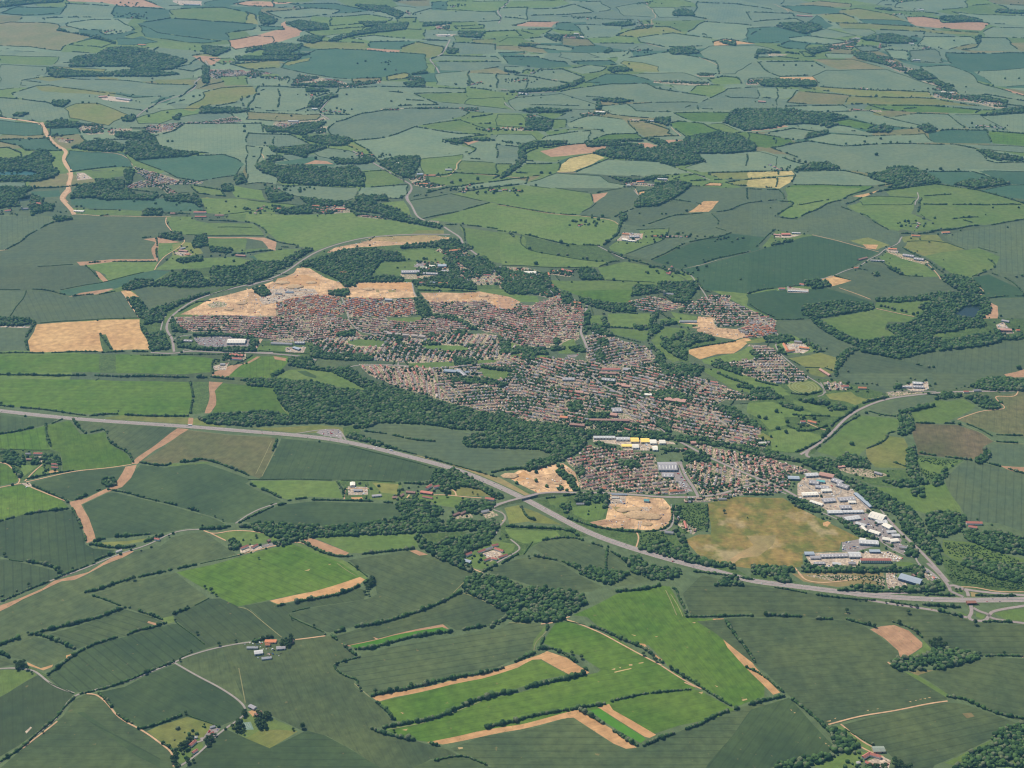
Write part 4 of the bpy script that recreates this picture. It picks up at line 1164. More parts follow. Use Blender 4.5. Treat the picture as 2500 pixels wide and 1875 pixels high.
F w 1890,579 1899,570 1957,573 1929,579
F a3 1833,579 1866,580 1851,603 1860,607 1833,616
F a3 1833,618 1869,606 1960,579 1984,576 2044,588 2145,615 2098,642 2044,669 1996,683 1948,696 1863,708 1824,717
F s2 2008,680 2029,672 2080,686 2029,701
F a3 1824,720 1923,708 2014,702 2104,731 2129,738 2122,760 1984,778 1893,782 1824,747
F c2 2020,702 2080,686 2044,672 2095,648 2113,639 2165,654 2207,675 2291,677 2361,714 2255,726 2195,735 2135,738
F q 2144,627 2165,615 2195,627 2255,645 2294,675 2219,675 2174,654
F p 2207,603 2216,591 2303,588 2358,609 2297,618 2255,624
F q 2255,624 2303,616 2394,607 2442,627 2430,651 2406,663 2376,677 2340,675 2285,645
F p 2201,579 2234,573 2285,573 2303,588 2216,591 2207,591
F c 2303,579 2315,573 2415,551 2500,539 2508,669 2424,666 2439,627 2394,607 2358,609
F u 2165,615 2210,621 2270,639 2255,646 2195,630
F a3 2376,678 2418,671 2500,711 2500,726 2436,729 2406,729 2391,699
F c 2475,687 2508,675 2508,714 2496,711
F q 2138,738 2195,741 2267,734 2279,740 2231,773 2183,760 2138,752
F q 2005,781 2138,755 2231,774 2225,787 2171,787 2162,805 2195,817 2180,826 2098,829 2044,805 2011,793
F c 1893,787 1981,781 2014,811 2089,847 2050,871 1996,850 1933,817
F p 1926,876 2002,861 2047,874 2041,904 2014,897 1969,898
F p 1969,900 2002,897 2038,907 2014,922 1984,916
F c2 2044,924 2050,904 2065,874 2092,861 2189,879 2285,901 2279,931 2201,934 2165,951 2153,940 2089,931
F c 2198,879 2255,865 2346,850 2406,847 2466,832 2508,829 2508,898 2460,913 2400,931 2358,950 2279,950 2267,928 2285,901
F r 2451,913 2508,900 2508,919 2460,921
F q 2255,820 2309,808 2303,820 2267,827
F water2 2328,766 2358,747 2400,749 2382,775 2346,773
F r 2397,778 2421,760 2415,738 2436,747 2438,778
F c 2415,734 2508,729 2508,760 2439,778 2436,747
F v 2400,778 2500,778 2508,826 2406,835
F w 2436,793 2454,787 2475,814 2433,814
F v 2135,738 2267,729 2406,720 2406,820 2315,850 2189,877 2092,856 2104,829 2225,790
F q 1887,847 1905,820 1933,817 1999,856 1954,864 1911,868
F w 1911,841 1954,836 1978,853 1963,862 1920,862
F w 2165,609 2192,606 2195,618 2171,615
F w 1920,699 1972,705 1972,714 1923,714
F q 1833,853 1851,874 1824,877
F v 1833,760 1893,784 1899,820 1824,838
F q 1824,928 1893,937 1923,956 1824,959
E o 1824,787 1881,793 1901,817 1824,824
E g 1824,841 1878,847 1896,859 1923,886 1969,916 1975,925 1954,934 1893,937 1824,922
E g 1764,892 1833,871 1842,928 1788,922
E g 2008,934 2050,934 2074,943 2062,953 2014,953
R l 2195,591 2207,573 2189,597 2147,618 2116,639 2086,654 2044,671 2002,681
R t 1981,574 2062,591 2145,615
R l 1893,844 1905,868 1942,895 1975,922 2002,940 2014,959
R l 1824,754 1869,784 1899,814 1893,844
R t 2165,615 2225,636 2270,645 2297,681
R t 2141,754 2234,773
R t 2391,720 2406,714 2394,702
R t 2050,702 2122,731
W 1957,747 2014,738 2059,735 2129,741 2135,755 2044,769 1984,778 1960,769
W 1978,778 2002,781 2020,796 2044,808 2095,832 2092,847 2044,826 2002,802
W 2135,729 2225,726 2285,714 2352,714 2376,717 2412,729 2415,747 2406,760 2382,775 2400,747 2358,747 2328,766 2361,778 2406,781 2406,799 2376,799 2315,811 2267,817 2306,829 2315,847 2285,847 2279,856 2195,877 2092,856 2095,832 2189,823 2162,796 2225,787 2255,760 2243,747 2276,738 2267,731 2195,738 2138,735
W 2297,675 2321,669 2370,681 2391,699 2400,717 2346,714 2303,687
W 2044,871 2074,850 2089,853 2062,880 2044,904 2041,922 2038,907
W 2315,829 2406,814 2466,823 2508,814 2508,826 2451,832 2406,844 2291,856
W 2385,778 2415,744 2419,750 2415,766 2397,778
W 1963,687 1990,680 2029,693 2026,699 1984,705 1966,699
W 1866,826 1893,817 1933,820 1942,829 1893,838
W 2125,666 2144,666 2147,674 2132,674
W 1884,594 1933,585 1933,591 1884,600
W 1899,847 1917,859 1923,868 1899,862
W 1948,826 2002,847 2002,859 1954,832
W 2370,943 2391,928 2415,919 2508,928 2508,953 2406,953
W 1833,853 1860,871 1851,880 1833,862
W 2165,651 2189,657 2210,674 2195,669 2171,657
W 2201,940 2189,934 2180,950 2201,948
W 2436,808 2424,799 2430,817 2454,817
H 6 1893,529 1945,535 1990,514 2029,494 2056,487 2074,476 2135,458
H 6 1893,527 1939,497 1926,491 1833,493
H 5 1914,464 1920,485
H 7 2074,491 2104,482 2150,470 2201,458
H 6 2050,503 2083,491 2104,482
H 5 2056,506 2080,515
H 5 2101,521 2119,527 2144,548 2165,561
H 5 2165,476 2219,484 2246,485
H 6 2246,479 2285,478 2331,473
H 7 2246,485 2243,518
H 4 2252,524 2261,530
H 5 2328,536 2364,530 2388,529
H 5 2355,538 2376,544
H 4 2225,547 2243,545
H 8 2198,570 2255,570 2285,564 2328,561 2358,553 2400,550
H 5 2421,548 2466,541 2500,535
H 6 2204,603 2240,624 2270,642 2303,666
H 4 2216,589 2303,588 2358,609
H 4 2394,606 2436,618
H 6 2412,633 2430,645 2424,657 2406,666 2376,675
H 5 2424,669 2466,681 2500,717
H 6 2406,729 2466,723 2508,723
H 5 2147,637 2174,656 2207,674 2252,674
H 5 2089,656 2119,660
H 5 2038,674 2074,684
H 6 1851,603 1872,579 1893,558
H 5 1833,714 1863,705 1893,704
H 5 1893,782 1966,778
H 6 2228,888 2255,895
H 5 1833,491 1881,491
H 6 2014,897 2041,907
H 5 1833,747 1863,763
H 5 1923,877 1954,892 1978,910
H 6 2391,464 2466,485 2490,490
H 6 2355,458 2406,461
H 5 1996,684 1960,696 1923,699
H 6 2135,636 2159,636
H 4 1969,898 2014,897
S 2315,681 2361,696 2391,708 2346,711
T 2151,746,12 2160,747,12 2168,749,12 2177,752,12 2184,755,12 2202,758,13 2211,760,12 2230,766,13 2240,763,12 2245,750,14 2261,645,14 2276,656,12 2303,657,12 2267,895,12 2279,895,11 2486,898,20 2487,506,12 2365,529,14 2239,545,8 2104,522,9 1881,506,8 1887,562,13 1868,603,10 2481,675,13 2495,672,13 2328,669,11 2388,671,11 2236,671,12 2183,656,12 2460,554,10 2424,506,10 2406,523,8 1933,502,10 2403,660,14
B 1908,574,1929,574,24,8,rd|largest red-roofed barn of the hilltop farm|barn
B 1889,574,1905,576,16,6,rb|brown barn left of the largest one at the hilltop farm|barn
B 1933,570,1954,571,12,6,gw2|pale shed range right end of the hilltop farm|barn
B 2204,624,2231,628,24,7,gy|first grey farm shed of the string beside the pasture|barn
B 2231,633,2255,636,26,7,gy|second grey farm shed of the string beside the pasture|barn
B 2168,609,2189,610,18,6,ov|tan-roofed farm hall at the road junction|barn
B 2225,577,2246,578,14,6,ov|red-roofed house in the small meadow at the hilltop junction|house
B 2299,570,2318,569,16,7,ov|orange-roofed farmhouse at the far side of the junction|farmhouse
B 2095,636,2116,631,12,6,rb|cottage row left of the road below the junction|cottage
B 2125,637,2159,639,12,6,gy|grey barn range right of the road below the junction|barn
B 2085,656,2095,656,10,5,ov|small pink house at the lane by the big fields|house
B 1952,696,1963,698,12,7,rd|white-walled red-roofed house by the copse|house
B 1901,707,1916,707,12,6,rd|red bungalow left of the copse house|house
B 1923,711,1972,713,14,5,gw2|pale caravan row beside the copse|shed
B 2228,937,2249,938,20,6,gw2|long barn seen at the top of the bypass farm|barn
B 2002,904,2026,919,14,6,rb|brown pavilion range beside the two bowling greens|pavilion
B 1913,842,1923,859,12,7,ov|left wing of the orange-tiled care home court|care home
B 1920,861,1939,858,12,7,ov|front wing of the orange-tiled care home court|care home
B 1951,850,1975,853,16,7,ov|right wing of the orange-tiled care home court|care home
B 1939,836,1957,838,14,7,gy|grey-green rear wing of the care home court|care home
B 2436,808,2469,809,20,9,rb|large country house with central cupola beside the lake wood|country house
B 2445,784,2463,787,16,6,gy|grey-roofed stable block above the country house|barn
B 2480,809,2489,809,12,7,ov|orange lodge right of the country house|house
F d -12,925 241,928 467,932 463,1020 362,1015 250,1013 151,1004 60,995 -12,988
F p 250,1021 302,1013 461,1021 461,1038 392,1035 302,1027
F v 471,932 510,934 504,1007 471,1013
F r 510,933 543,935 523,956 525,989 516,1009 502,1009 509,962
F p 472,1023 495,1021 543,1038 558,1044 470,1038
F r 461,1021 473,1021 470,1039 457,1038
F a -12,1009 60,1020 145,1023 121,1036 87,1044 48,1050 0,1062 -12,1063
F d -12,1065 87,1047 109,1041 121,1098 69,1098 -12,1096
F d 115,1039 172,1027 187,1047 196,1059 220,1059 259,1053 259,1071 302,1098 320,1125 320,1133 241,1142 181,1148 154,1149 148,1122 142,1104 124,1098
F b 193,1027 271,1033 362,1038 437,1045 329,1125 314,1110 271,1086 259,1059 262,1047 217,1056 205,1050
F h 458,1051 564,1062 675,1069 663,1110 639,1167 621,1161 588,1149 558,1139 507,1128 467,1125 401,1134 341,1131
F r 437,1045 461,1050 422,1074 377,1098 335,1133 320,1133 332,1119 377,1086
F q 407,1139 422,1131 470,1133 498,1128 513,1132 467,1136
F a 341,1136 401,1143 452,1135 498,1133 543,1146 618,1169 603,1179 627,1194 669,1213 684,1220 667,1228 582,1264 573,1276 549,1273 513,1258 452,1243 392,1228 332,1206 289,1191 317,1164
F a 78,1179 181,1149 305,1139 289,1170 265,1191 211,1214 178,1222 145,1209 75,1182
F a 202,1231 265,1203 286,1202 392,1231 452,1246 513,1261 546,1276 537,1285 452,1291 407,1300 368,1306 317,1309 232,1318 217,1264
F r 305,1139 333,1135 320,1167 302,1188 262,1202 217,1222 198,1231 217,1264 232,1318 211,1325 193,1264 169,1224 211,1216 265,1191 286,1179
F v -12,1097 115,1098 142,1104 151,1149 127,1155 66,1170 45,1179 24,1137 -12,1128
F q 45,1135 93,1137 60,1163
F q 100,1139 124,1142 127,1152 78,1164
F w 90,1113 106,1113 104,1128 96,1128
F s 124,1148 140,1147 145,1151 121,1154
F d -12,1132 12,1136 24,1140 45,1170 39,1179 -12,1190
F d -12,1195 51,1185 78,1191 151,1219 169,1237 90,1252 39,1264 -12,1276
F w 51,1181 72,1179 80,1188 66,1190
F a -12,1276 60,1255 175,1243 193,1270 208,1327 229,1339 280,1345 271,1357 217,1381 169,1399 148,1399 133,1387 72,1372 24,1363 -12,1354
F a2 -12,1364 24,1365 90,1381 133,1393 142,1405 121,1424 -12,1466
F b 133,1424 181,1418 256,1381 326,1348 392,1333 422,1312 495,1297 582,1351 513,1369 446,1383 332,1418 229,1448 211,1452 289,1481 305,1487 241,1511 121,1544 48,1568 -12,1583 -12,1493
F r 326,1348 314,1345 280,1360 217,1396 133,1418 106,1436 -12,1481 -12,1497 18,1481 54,1461 100,1443 151,1419 181,1416 256,1380 302,1363
F p 235,1325 302,1323 368,1313 356,1321 292,1333 241,1339
F q 522,1306 573,1292 667,1306 675,1321 633,1327 591,1330 558,1318
F w 588,1336 618,1330 642,1336 621,1348 591,1348
F k 636,1332 672,1323 671,1335 648,1338
H 5 -12,987 60,996 151,1007 223,1015
H 7 223,1015 271,1010 332,1013 422,1018 461,1017
H 6 466,932 468,962 467,1017
H 7 -9,1062 48,1053 87,1043
H 5 121,1038 157,1023
H 6 111,1038 116,1068 124,1098
H 7 181,1023 196,1047 211,1057
H 6 223,1054 262,1045 262,1074 283,1090 302,1098 317,1110 325,1130
H 7 341,1130 401,1140 422,1129 467,1128 488,1121 510,1126 588,1149 621,1165
H 6 78,1185 121,1202 163,1219 172,1234
H 7 -6,1273 39,1261 100,1249 169,1240
H 7 185,1220 211,1209 250,1194
H 5 268,1194 317,1203 347,1214 389,1226
H 8 401,1228 446,1237
H 7 460,1241 485,1247
H 6 178,1240 193,1270 208,1321 220,1330 277,1344
H 8 225,1323 262,1313 302,1311 368,1304
H 8 222,1328 271,1339 317,1339 362,1320 401,1306
H 8 68,1369 90,1374 109,1377 139,1389 149,1401
H 7 219,1377 256,1360 280,1353
H 6 133,1415 181,1393 217,1380
H 8 488,1291 537,1289 558,1283 618,1288
H 6 573,1273 603,1258 667,1228
H 5 582,1276 667,1235
H 7 618,1167 606,1179 642,1194 667,1206
H 6 317,1416 392,1396 482,1378
H 3 482,1378 588,1354 612,1345
H 6 66,1170 121,1157 181,1149
H 3 -12,1098 69,1099 121,1099
H 4 24,1365 66,1372
W 2,1101 27,1098 60,1125 54,1136 27,1133 6,1125
W 80,1118 100,1118 98,1133 80,1132
W 104,1110 145,1113 149,1134 106,1130
W 248,1173 259,1167 280,1167 288,1178 280,1187 259,1188
W 561,1321 573,1312 590,1327 579,1345 561,1339
W 30,1137 54,1155 57,1167 48,1164 33,1146
T 62,1015,9 3,982,9 525,1261,8 544,1270,8 12,1356,13 30,1182,11 626,1309,9 306,1011,8 335,1013,9 289,1002,6 413,1309,8 208,1056,9 495,1286,10
B 83,1110,104,1110,9,6,rd|red-roofed farmhouse beside the gravel drive on the left edge|farmhouse
B 65,1124,78,1124,8,6,rb|white-walled cottage below the red farmhouse on the left edge|cottage
B 63,1110,75,1110,8,5,gy|grey-roofed outbuilding beside the left-edge farmhouse|outbuilding
B 126,1135,142,1135,7,4,rd|red-roofed stable block above the sand riding arena|stable
B 126,1142,142,1143,7,4,rd|lower red-roofed stable block right beside the sand riding arena|stable
B 378,1318,390,1320,8,6,rd|red-roofed cottage alone among hedgerow trees by the lane|cottage
B 283,1350,297,1345,8,5,gw|white-roofed shed at the head of the bare soil strip|shed
B 588,1342,606,1335,9,6,rd|red-roofed farmhouse left of the yard beyond the bright green field|farmhouse
B 615,1339,629,1332,9,5,rd|red-roofed barn right of the farmyard beyond the bright green field|barn
B 653,1324,660,1321,9,6,rb|brown-roofed house beside the dark paved court near the farmyard|house
F d 611,940 656,941 668,946 683,983 711,1015 686,1007 641,1001 521,1009 525,989 524,956 543,937
F p 611,1044 783,1039 837,1044 843,1068 834,1071 792,1059 683,1053
F v 837,1044 867,1038 882,1053 858,1068 843,1068
F k 784,1050 828,1048 839,1062 836,1071 792,1065 774,1057
F c 894,1047 931,1033 1033,1041 1106,1050 1151,1059 1136,1071 1124,1086 1142,1092 1278,1095 1313,1098 1346,1105 1292,1128 1232,1151 1190,1152 1154,1149 1093,1128 1003,1104 943,1086 882,1065 876,1056
F o 1003,1107 1109,1134 1184,1158 1220,1167 1289,1206 1311,1211 1278,1216 1214,1185 1124,1146
F a+ 686,1069 762,1077 882,1095 1003,1122 1063,1142 1048,1173 913,1175 732,1170 635,1169 668,1110
F q 617,1172 819,1175 840,1216 762,1214 701,1219 683,1213 626,1185
F v 822,1173 900,1177 902,1219 846,1220 840,1188
F w 849,1188 897,1190 899,1208 852,1209
F q 902,1176 982,1176 988,1206 1033,1213 967,1222 903,1219
F p 910,1179 977,1180 970,1206 931,1203
F s 859,1214 885,1214 889,1221 861,1221
F a 575,1270 611,1258 686,1232 762,1226 882,1228 964,1231 982,1261 967,1267 882,1279 792,1288 732,1282 671,1276 611,1276
F q 1015,1200 1063,1206 1142,1216 1121,1243 1063,1231 1009,1219
F p 1099,1190 1172,1191 1199,1211 1106,1211
F q 771,1314 882,1306 1009,1303 1023,1336 952,1342 897,1351 852,1351
F r 738,1317 762,1314 852,1351 837,1362 792,1348 744,1324
F v 1030,1303 1124,1297 1142,1301 1093,1315 1063,1330 1042,1321
F b 852,1369 913,1357 1009,1342 1048,1354 1163,1396 1139,1415 1115,1448 1015,1493 900,1520 804,1546 795,1544 711,1505 707,1499 756,1487 900,1460 919,1451 917,1412 882,1393
F r 1003,1344 1018,1342 1048,1354 1027,1356
F q 717,1326 738,1330 840,1369 867,1384 900,1412 888,1419 837,1387 762,1351
F d 434,1396 521,1378 611,1351 714,1329 834,1375 870,1399 881,1409 837,1424 762,1446 659,1464 602,1476 578,1481 539,1460 490,1430
F s 658,1466 762,1446 881,1409 893,1415 872,1433 792,1455 679,1475
F q 1172,1339 1196,1321 1259,1330 1253,1345 1184,1390 1160,1387 1124,1369 1148,1351
F w 1178,1351 1214,1342 1232,1360 1199,1372
F u 1103,1255 1142,1249 1154,1264 1109,1267
F u 1166,1249 1196,1244 1214,1258 1184,1268
W 602,923 656,926 711,929 762,931 822,946 891,955 973,965 1081,982 1169,1004 1232,1013 1278,1032 1292,1047 1184,1050 1106,1047 1063,1038 973,1032 931,1032 882,1047 837,1036 762,1033 701,1035 611,1041 505,1033 484,1020 521,1012 611,1007 656,1003 711,1017 685,983 668,946 602,940
W 1127,1077 1148,1062 1223,1048 1283,1050 1344,1059 1428,1071 1425,1092 1395,1113 1365,1128 1347,1134 1289,1149 1274,1146 1292,1128 1347,1116 1344,1105 1313,1098 1278,1095 1142,1090
W 611,1279 671,1276 792,1285 852,1282 913,1273 982,1264 1033,1267 1124,1273 1211,1270 1226,1279 1211,1294 1124,1294 1063,1297 1018,1300 973,1303 882,1306 762,1312 717,1321 671,1312 611,1288
W 967,1231 988,1219 1033,1222 1069,1234 1081,1249 1057,1267 988,1264 970,1246
W 1112,1237 1130,1222 1184,1222 1211,1234 1202,1243 1154,1255 1118,1249
W 1057,1158 1063,1143 1093,1152 1106,1143 1148,1164 1169,1179 1232,1216 1214,1219 1169,1194 1124,1185 1099,1206 1081,1203 1069,1188 1051,1176
W 1063,1330 1093,1312 1154,1306 1193,1288 1211,1306 1184,1330 1163,1339 1136,1351 1130,1366 1160,1393 1151,1396 1078,1366 1045,1348 1024,1333 1012,1309 1027,1306 1039,1321
W 668,1321 711,1315 717,1324 689,1333 671,1333
W 846,1065 861,1056 900,1071 967,1095 943,1095 897,1080
H 7 738,1323 777,1345 822,1360 852,1360 897,1351 952,1344 1018,1338
H 5 852,1372 873,1387 897,1405
H 4 611,1169 732,1171 882,1174 982,1176
H 7 617,1182 656,1197 683,1213 695,1219
H 7 695,1222 762,1216 837,1219
H 6 762,1222 882,1222 958,1228
H 6 608,1252 671,1225 711,1222
H 5 608,1258 656,1237 701,1228
H 7 675,1071 665,1101
H 5 967,1098 1033,1113 1148,1146 1214,1167
H 3 852,1090 973,1119 1063,1143
H 5 891,1053 943,1060
H 7 958,1063 1003,1072 1060,1076
H 6 979,1179 973,1206
H 7 982,1177 1048,1182
H 7 1202,1155 1244,1146 1278,1143
H 6 1009,1219 1024,1203
H 5 1217,1384 1265,1354
H 7 1184,1396 1217,1378
H 5 822,1176 840,1197 842,1219
T 780,1077,8 873,1387,11 907,1412,13 626,1311,10 1090,1202,14 1090,1211,12 1130,1219,11 1154,1203,8 1166,1208,8 1199,1211,8 1048,1139,8 1262,1179,11 632,1363,8
B 861,1189,861,1181,18,7,gw|large white barn standing in the cluttered farmyard|barn
B 864,1199,884,1199,12,5,gy|dark grey barn below the large white barn|barn
B 908,1213,931,1211,12,5,gy|long grey shed right of the yellow sand arena|shed
B 958,1217,970,1216,10,5,rb|brown-roofed house at the lane bend by the long hedge|house
B 1027,1203,1056,1207,14,6,rd|long dark-red-roofed barn beside the round garden|barn
B 1032,1214,1056,1218,8,4,rd|low orange-roofed stable range in front of the long dark barn|stable
B 1041,1196,1053,1188,11,8,rd|tall red-roofed manor wing among the garden trees|manor house
B 1059,1193,1072,1190,11,8,rd|brick manor house between the garden trees|manor house
B 992,1203,1014,1205,10,5,rb|brown barn at the end of the hedged drive|barn
B 977,1214,985,1209,9,5,rb|small brown-roofed house beside the hedged drive|house
B 1185,1219,1207,1222,12,6,rd|red-roofed house where the lane joins the bridge road|house
B 1106,1261,1121,1255,9,6,rb|left brown-roofed house of the lane-side group in the trees|house
B 1124,1258,1136,1252,9,6,rb|right brown-roofed house of the lane-side group in the trees|house
B 1175,1253,1193,1249,13,6,gy|grey-roofed commercial building in the pale yard by the lane|building
B 1137,1359,1151,1353,10,7,rd|white-walled red-roofed farmhouse left of the courtyard farm|farmhouse
B 1124,1368,1149,1375,14,6,bl|blue-grey metal barn at the lower left of the courtyard farm|barn
B 1167,1351,1185,1344,10,5,rd|red-roofed barn at the upper left of the courtyard|barn
B 1185,1345,1202,1339,10,5,gy|grey-roofed barn at the top of the courtyard|barn
B 1201,1335,1216,1332,10,5,rd|red-roofed barn topmost of the courtyard farm|barn
B 1208,1341,1229,1348,10,5,rd|long red-roofed barn right side of the courtyard|barn
B 1217,1363,1238,1356,9,4,rd|low red-roofed stable range at the lower right of the courtyard|stable
B 1182,1371,1197,1365,8,5,rd|left red-roofed cottage at the foot of the courtyard|cottage
B 1201,1365,1214,1368,8,5,rd|right red-roofed cottage with white gable at the foot of the courtyard|cottage
F v 1213,1179 1261,1188 1309,1209 1282,1216 1213,1185
F v 1222,1264 1240,1285 1391,1288 1433,1309 1391,1312 1328,1318 1297,1336 1282,1354 1222,1369
F y 1243,1167 1267,1149 1352,1134 1373,1131 1403,1152 1418,1182 1415,1197 1391,1200 1312,1203 1267,1182
F s 1246,1170 1282,1149 1303,1167 1267,1176
F v 1328,1213 1415,1203 1493,1203 1484,1237 1481,1267 1439,1273 1481,1291 1563,1300 1644,1297 1668,1339 1735,1375 1795,1387 1825,1405 1644,1366 1484,1321 1391,1273
F y 1490,1206 1554,1209 1623,1219 1641,1243 1635,1279 1614,1294 1569,1295 1524,1291 1481,1288 1439,1273 1478,1267 1484,1234
F o 1511,1249 1581,1252 1581,1267 1554,1270 1524,1258
F o 1493,1237 1511,1238 1514,1246 1502,1249
F o 1521,1240 1539,1241 1536,1249 1521,1247
F r 1439,1273 1478,1268 1524,1270 1493,1279 1457,1283
F w 1493,1209 1530,1211 1527,1231 1487,1231
F w 1542,1237 1593,1237 1584,1246 1554,1249
F w 1557,1273 1566,1273 1563,1294 1557,1294
F q 1397,1237 1433,1231 1469,1229 1478,1237 1472,1261 1451,1270 1430,1268 1397,1252
F q 1337,1219 1379,1211 1385,1219 1367,1234 1343,1231
F v 1309,1220 1337,1219 1391,1264 1385,1267 1328,1237
F p 1231,1240 1270,1234 1291,1273 1240,1279
F p 1279,1240 1312,1252 1370,1282 1291,1276
F q 1231,1292 1355,1297 1367,1309 1312,1324 1279,1327 1246,1312
F b 1303,1336 1328,1318 1391,1312 1463,1333 1524,1363 1530,1381 1587,1415 1563,1424 1505,1433 1472,1424 1409,1390 1343,1363
F b 1198,1399 1213,1384 1267,1366 1318,1357 1376,1378 1412,1402 1468,1430 1448,1442 1370,1448 1322,1439 1261,1418
F ol 1726,1228 1792,1213 1913,1214 1955,1243 2018,1276 2106,1318 2054,1323 2048,1345 1961,1351 1964,1381 1885,1393 1825,1387 1765,1378 1704,1354 1674,1318 1704,1306 1735,1306 1729,1249
F o2 1819,1306 1894,1306 1885,1330 1855,1357 1810,1363 1789,1378 1783,1366 1840,1330
F s 2006,1276 2018,1273 2026,1277 2018,1286 2008,1283
F v 1653,1231 1720,1228 1726,1294 1668,1306 1644,1279
F k 1608,1128 1662,1128 1692,1200 1668,1200 1650,1167 1617,1164
F w 1448,1068 1451,1065 1644,1080 1650,1086 1605,1086 1605,1101 1518,1098 1511,1086 1445,1078
W 1222,1007 1276,1029 1343,1035 1427,1050 1511,1056 1599,1054 1638,1062 1638,1074 1448,1063 1430,1074 1343,1059 1222,1047
W 1361,1137 1376,1137 1382,1155 1403,1167 1415,1197 1400,1197 1385,1176 1359,1155
W 1358,1188 1388,1191 1388,1200 1364,1197
W 1421,1203 1469,1197 1472,1222 1433,1231 1406,1225 1409,1203
W 1469,1209 1486,1206 1487,1237 1472,1243
W 1403,1143 1421,1140 1427,1155 1415,1167
W 1451,1080 1493,1089 1518,1095 1502,1098 1469,1095
W 1668,1104 1717,1101 1735,1116 1729,1128 1668,1125
W 1596,956 1644,950 1689,974 1659,980 1599,977
W 1382,983 1418,977 1427,1004 1391,1004
W 1433,1007 1487,1007 1487,1020 1439,1021
W 1469,974 1502,980 1493,1001 1472,995
W 1505,1128 1563,1125 1563,1143 1524,1140
W 1747,989 1795,998 1855,1038 1870,1050 1840,1044 1795,1020 1750,1001
W 1641,1065 1704,1068 1795,1086 1897,1104 1897,1122 1795,1095 1704,1083 1644,1074
W 1560,1339 1614,1321 1668,1339 1710,1363 1795,1378 1795,1387 1704,1378 1638,1360
W 1527,1369 1554,1354 1584,1381 1644,1387 1674,1399 1614,1417 1584,1412 1539,1393
W 1367,1234 1391,1228 1397,1243 1379,1252
W 1644,1291 1656,1294 1674,1321 1683,1345 1668,1339
W 1596,1017 1626,1032 1638,1050 1632,1056 1602,1038
H 7 1385,1264 1433,1279 1481,1291 1524,1297 1563,1300
H 7 1234,1285 1312,1289 1391,1294 1415,1312
H 6 1325,1318 1391,1311 1433,1321 1478,1336 1524,1363
H 5 1373,1369 1415,1390 1439,1412
H 6 1303,1357 1358,1366
H 5 1273,1237 1282,1264 1303,1270
H 6 1726,1231 1723,1300
H 7 1524,1363 1545,1384
H 6 1674,1396 1735,1399 1795,1407 1840,1415
H 5 1334,1216 1385,1208 1409,1206
H 6 1795,1208 1843,1206 1888,1206
H 5 1415,1399 1451,1415
H 5 1563,1300 1614,1295 1635,1279 1641,1243
H 4 1279,1354 1303,1321
H 6 1481,1387 1484,1333
S 1563,1306 1614,1300 1659,1339 1629,1351 1563,1336
S 1644,1234 1720,1231 1723,1291 1671,1303
T 1309,1152,14 1309,1173,13 1335,1187,12 1261,1178,11 1768,1250,12 1644,1020,12 1686,977,11 1674,1142,11 1302,1267,12 1236,1309,11 1364,944,10 1530,931,9 1701,977,10 1519,1292,11 1855,1155,13 1837,1155,12 1608,1336,9 1825,1264,6 1391,953,9 1291,1360,9 1572,1399,14
B 1606,1142,1652,1142,60,8,gy|large grey sawtooth-roofed factory beside the housing estate|factory
B 1617,1161,1644,1162,30,4,gy|low flat grey annex below the sawtooth factory|factory
B 1407,1232,1426,1232,9,4,gy|long grey shed on the paddock by the building site|shed
B 1572,1224,1585,1225,14,6,gn|turquoise-roofed new building on the sandy building site|building
B 1493,1208,1530,1209,8,3,bl|row of blue and white site cabins on the building site|site cabins
B 1493,1216,1511,1216,8,3,gw|white site cabin row on the building site|site cabins
B 1469,1194,1480,1194,12,5,ov|bright orange-red-roofed house beside the dark wood|house
B 1634,1202,1652,1200,14,6,ov|bright orange-roofed corner building at the roundabout|building
B 1623,1301,1644,1304,12,6,gy|grey-roofed house with white walls below the building site|house
B 1495,1004,1516,1003,35,7,gy|large flat grey-roofed supermarket in the lower town|supermarket
B 1623,976,1674,983,30,8,rb|large brown-roofed school complex right of the high street|school
B 1439,1029,1536,1030,14,9,rb|long brick apartment block along the lower edge of town|apartment block
B 1490,1015,1507,1017,22,9,rb|square brick apartment block above the long one|apartment block
B 1391,1039,1427,1042,14,8,rb|brown terrace block at the wood edge below town|terrace
B 1367,1021,1386,1023,16,8,ov|orange-tiled apartment house at the lower edge of town|apartment house
B 1403,959,1424,961,20,8,rb|large reddish hall with twin roofs in the middle of town|hall
B 1518,944,1539,946,18,7,rb|large red-brown hall near the high street|hall
B 1573,965,1591,966,16,6,gw|white-roofed hall by the high street trees|hall
B 1686,1084,1704,1083,20,8,rb|brick block beside the railway tree belt|apartment block
B 1852,1084,1870,1083,14,5,gw|white-roofed workshop at the end of the terraces|workshop
F c 2041,911 2279,911 2279,947 2165,953 2153,944 2089,932
F c 2279,911 2451,911 2406,929 2376,944 2358,950 2279,953
F v 1827,926 2044,926 2150,956 2165,971 2089,1007 1984,1110 1833,1098
F p 1920,941 1954,932 1987,932 2002,950 1969,959 1936,953
F q 1842,932 1893,944 1929,965 1908,968 1875,950 1833,938
F p 2014,962 2074,956 2089,968 2113,973 2153,965 2089,989 2065,980 2026,974
F q 1933,977 1984,989 2026,998 2062,1007 2059,1017 2026,1017 1978,1004 1936,986
F q 1827,983 1881,980 1905,989 1984,1010 1978,1020 1917,1017 1920,1038 1881,1050 1851,1020 1824,1007
F q 1878,1056 1923,1047 1966,1053 2002,1062 2005,1074 1969,1095 1933,1104 1881,1098
F p 1848,1062 1866,1057 1890,1071 1866,1075
F u 2159,956 2273,958 2225,965 2171,971
F w 2201,944 2225,935 2264,932 2267,950 2249,956 2225,955
F c 2122,997 2195,974 2285,964 2273,980 2195,1007 2150,1010
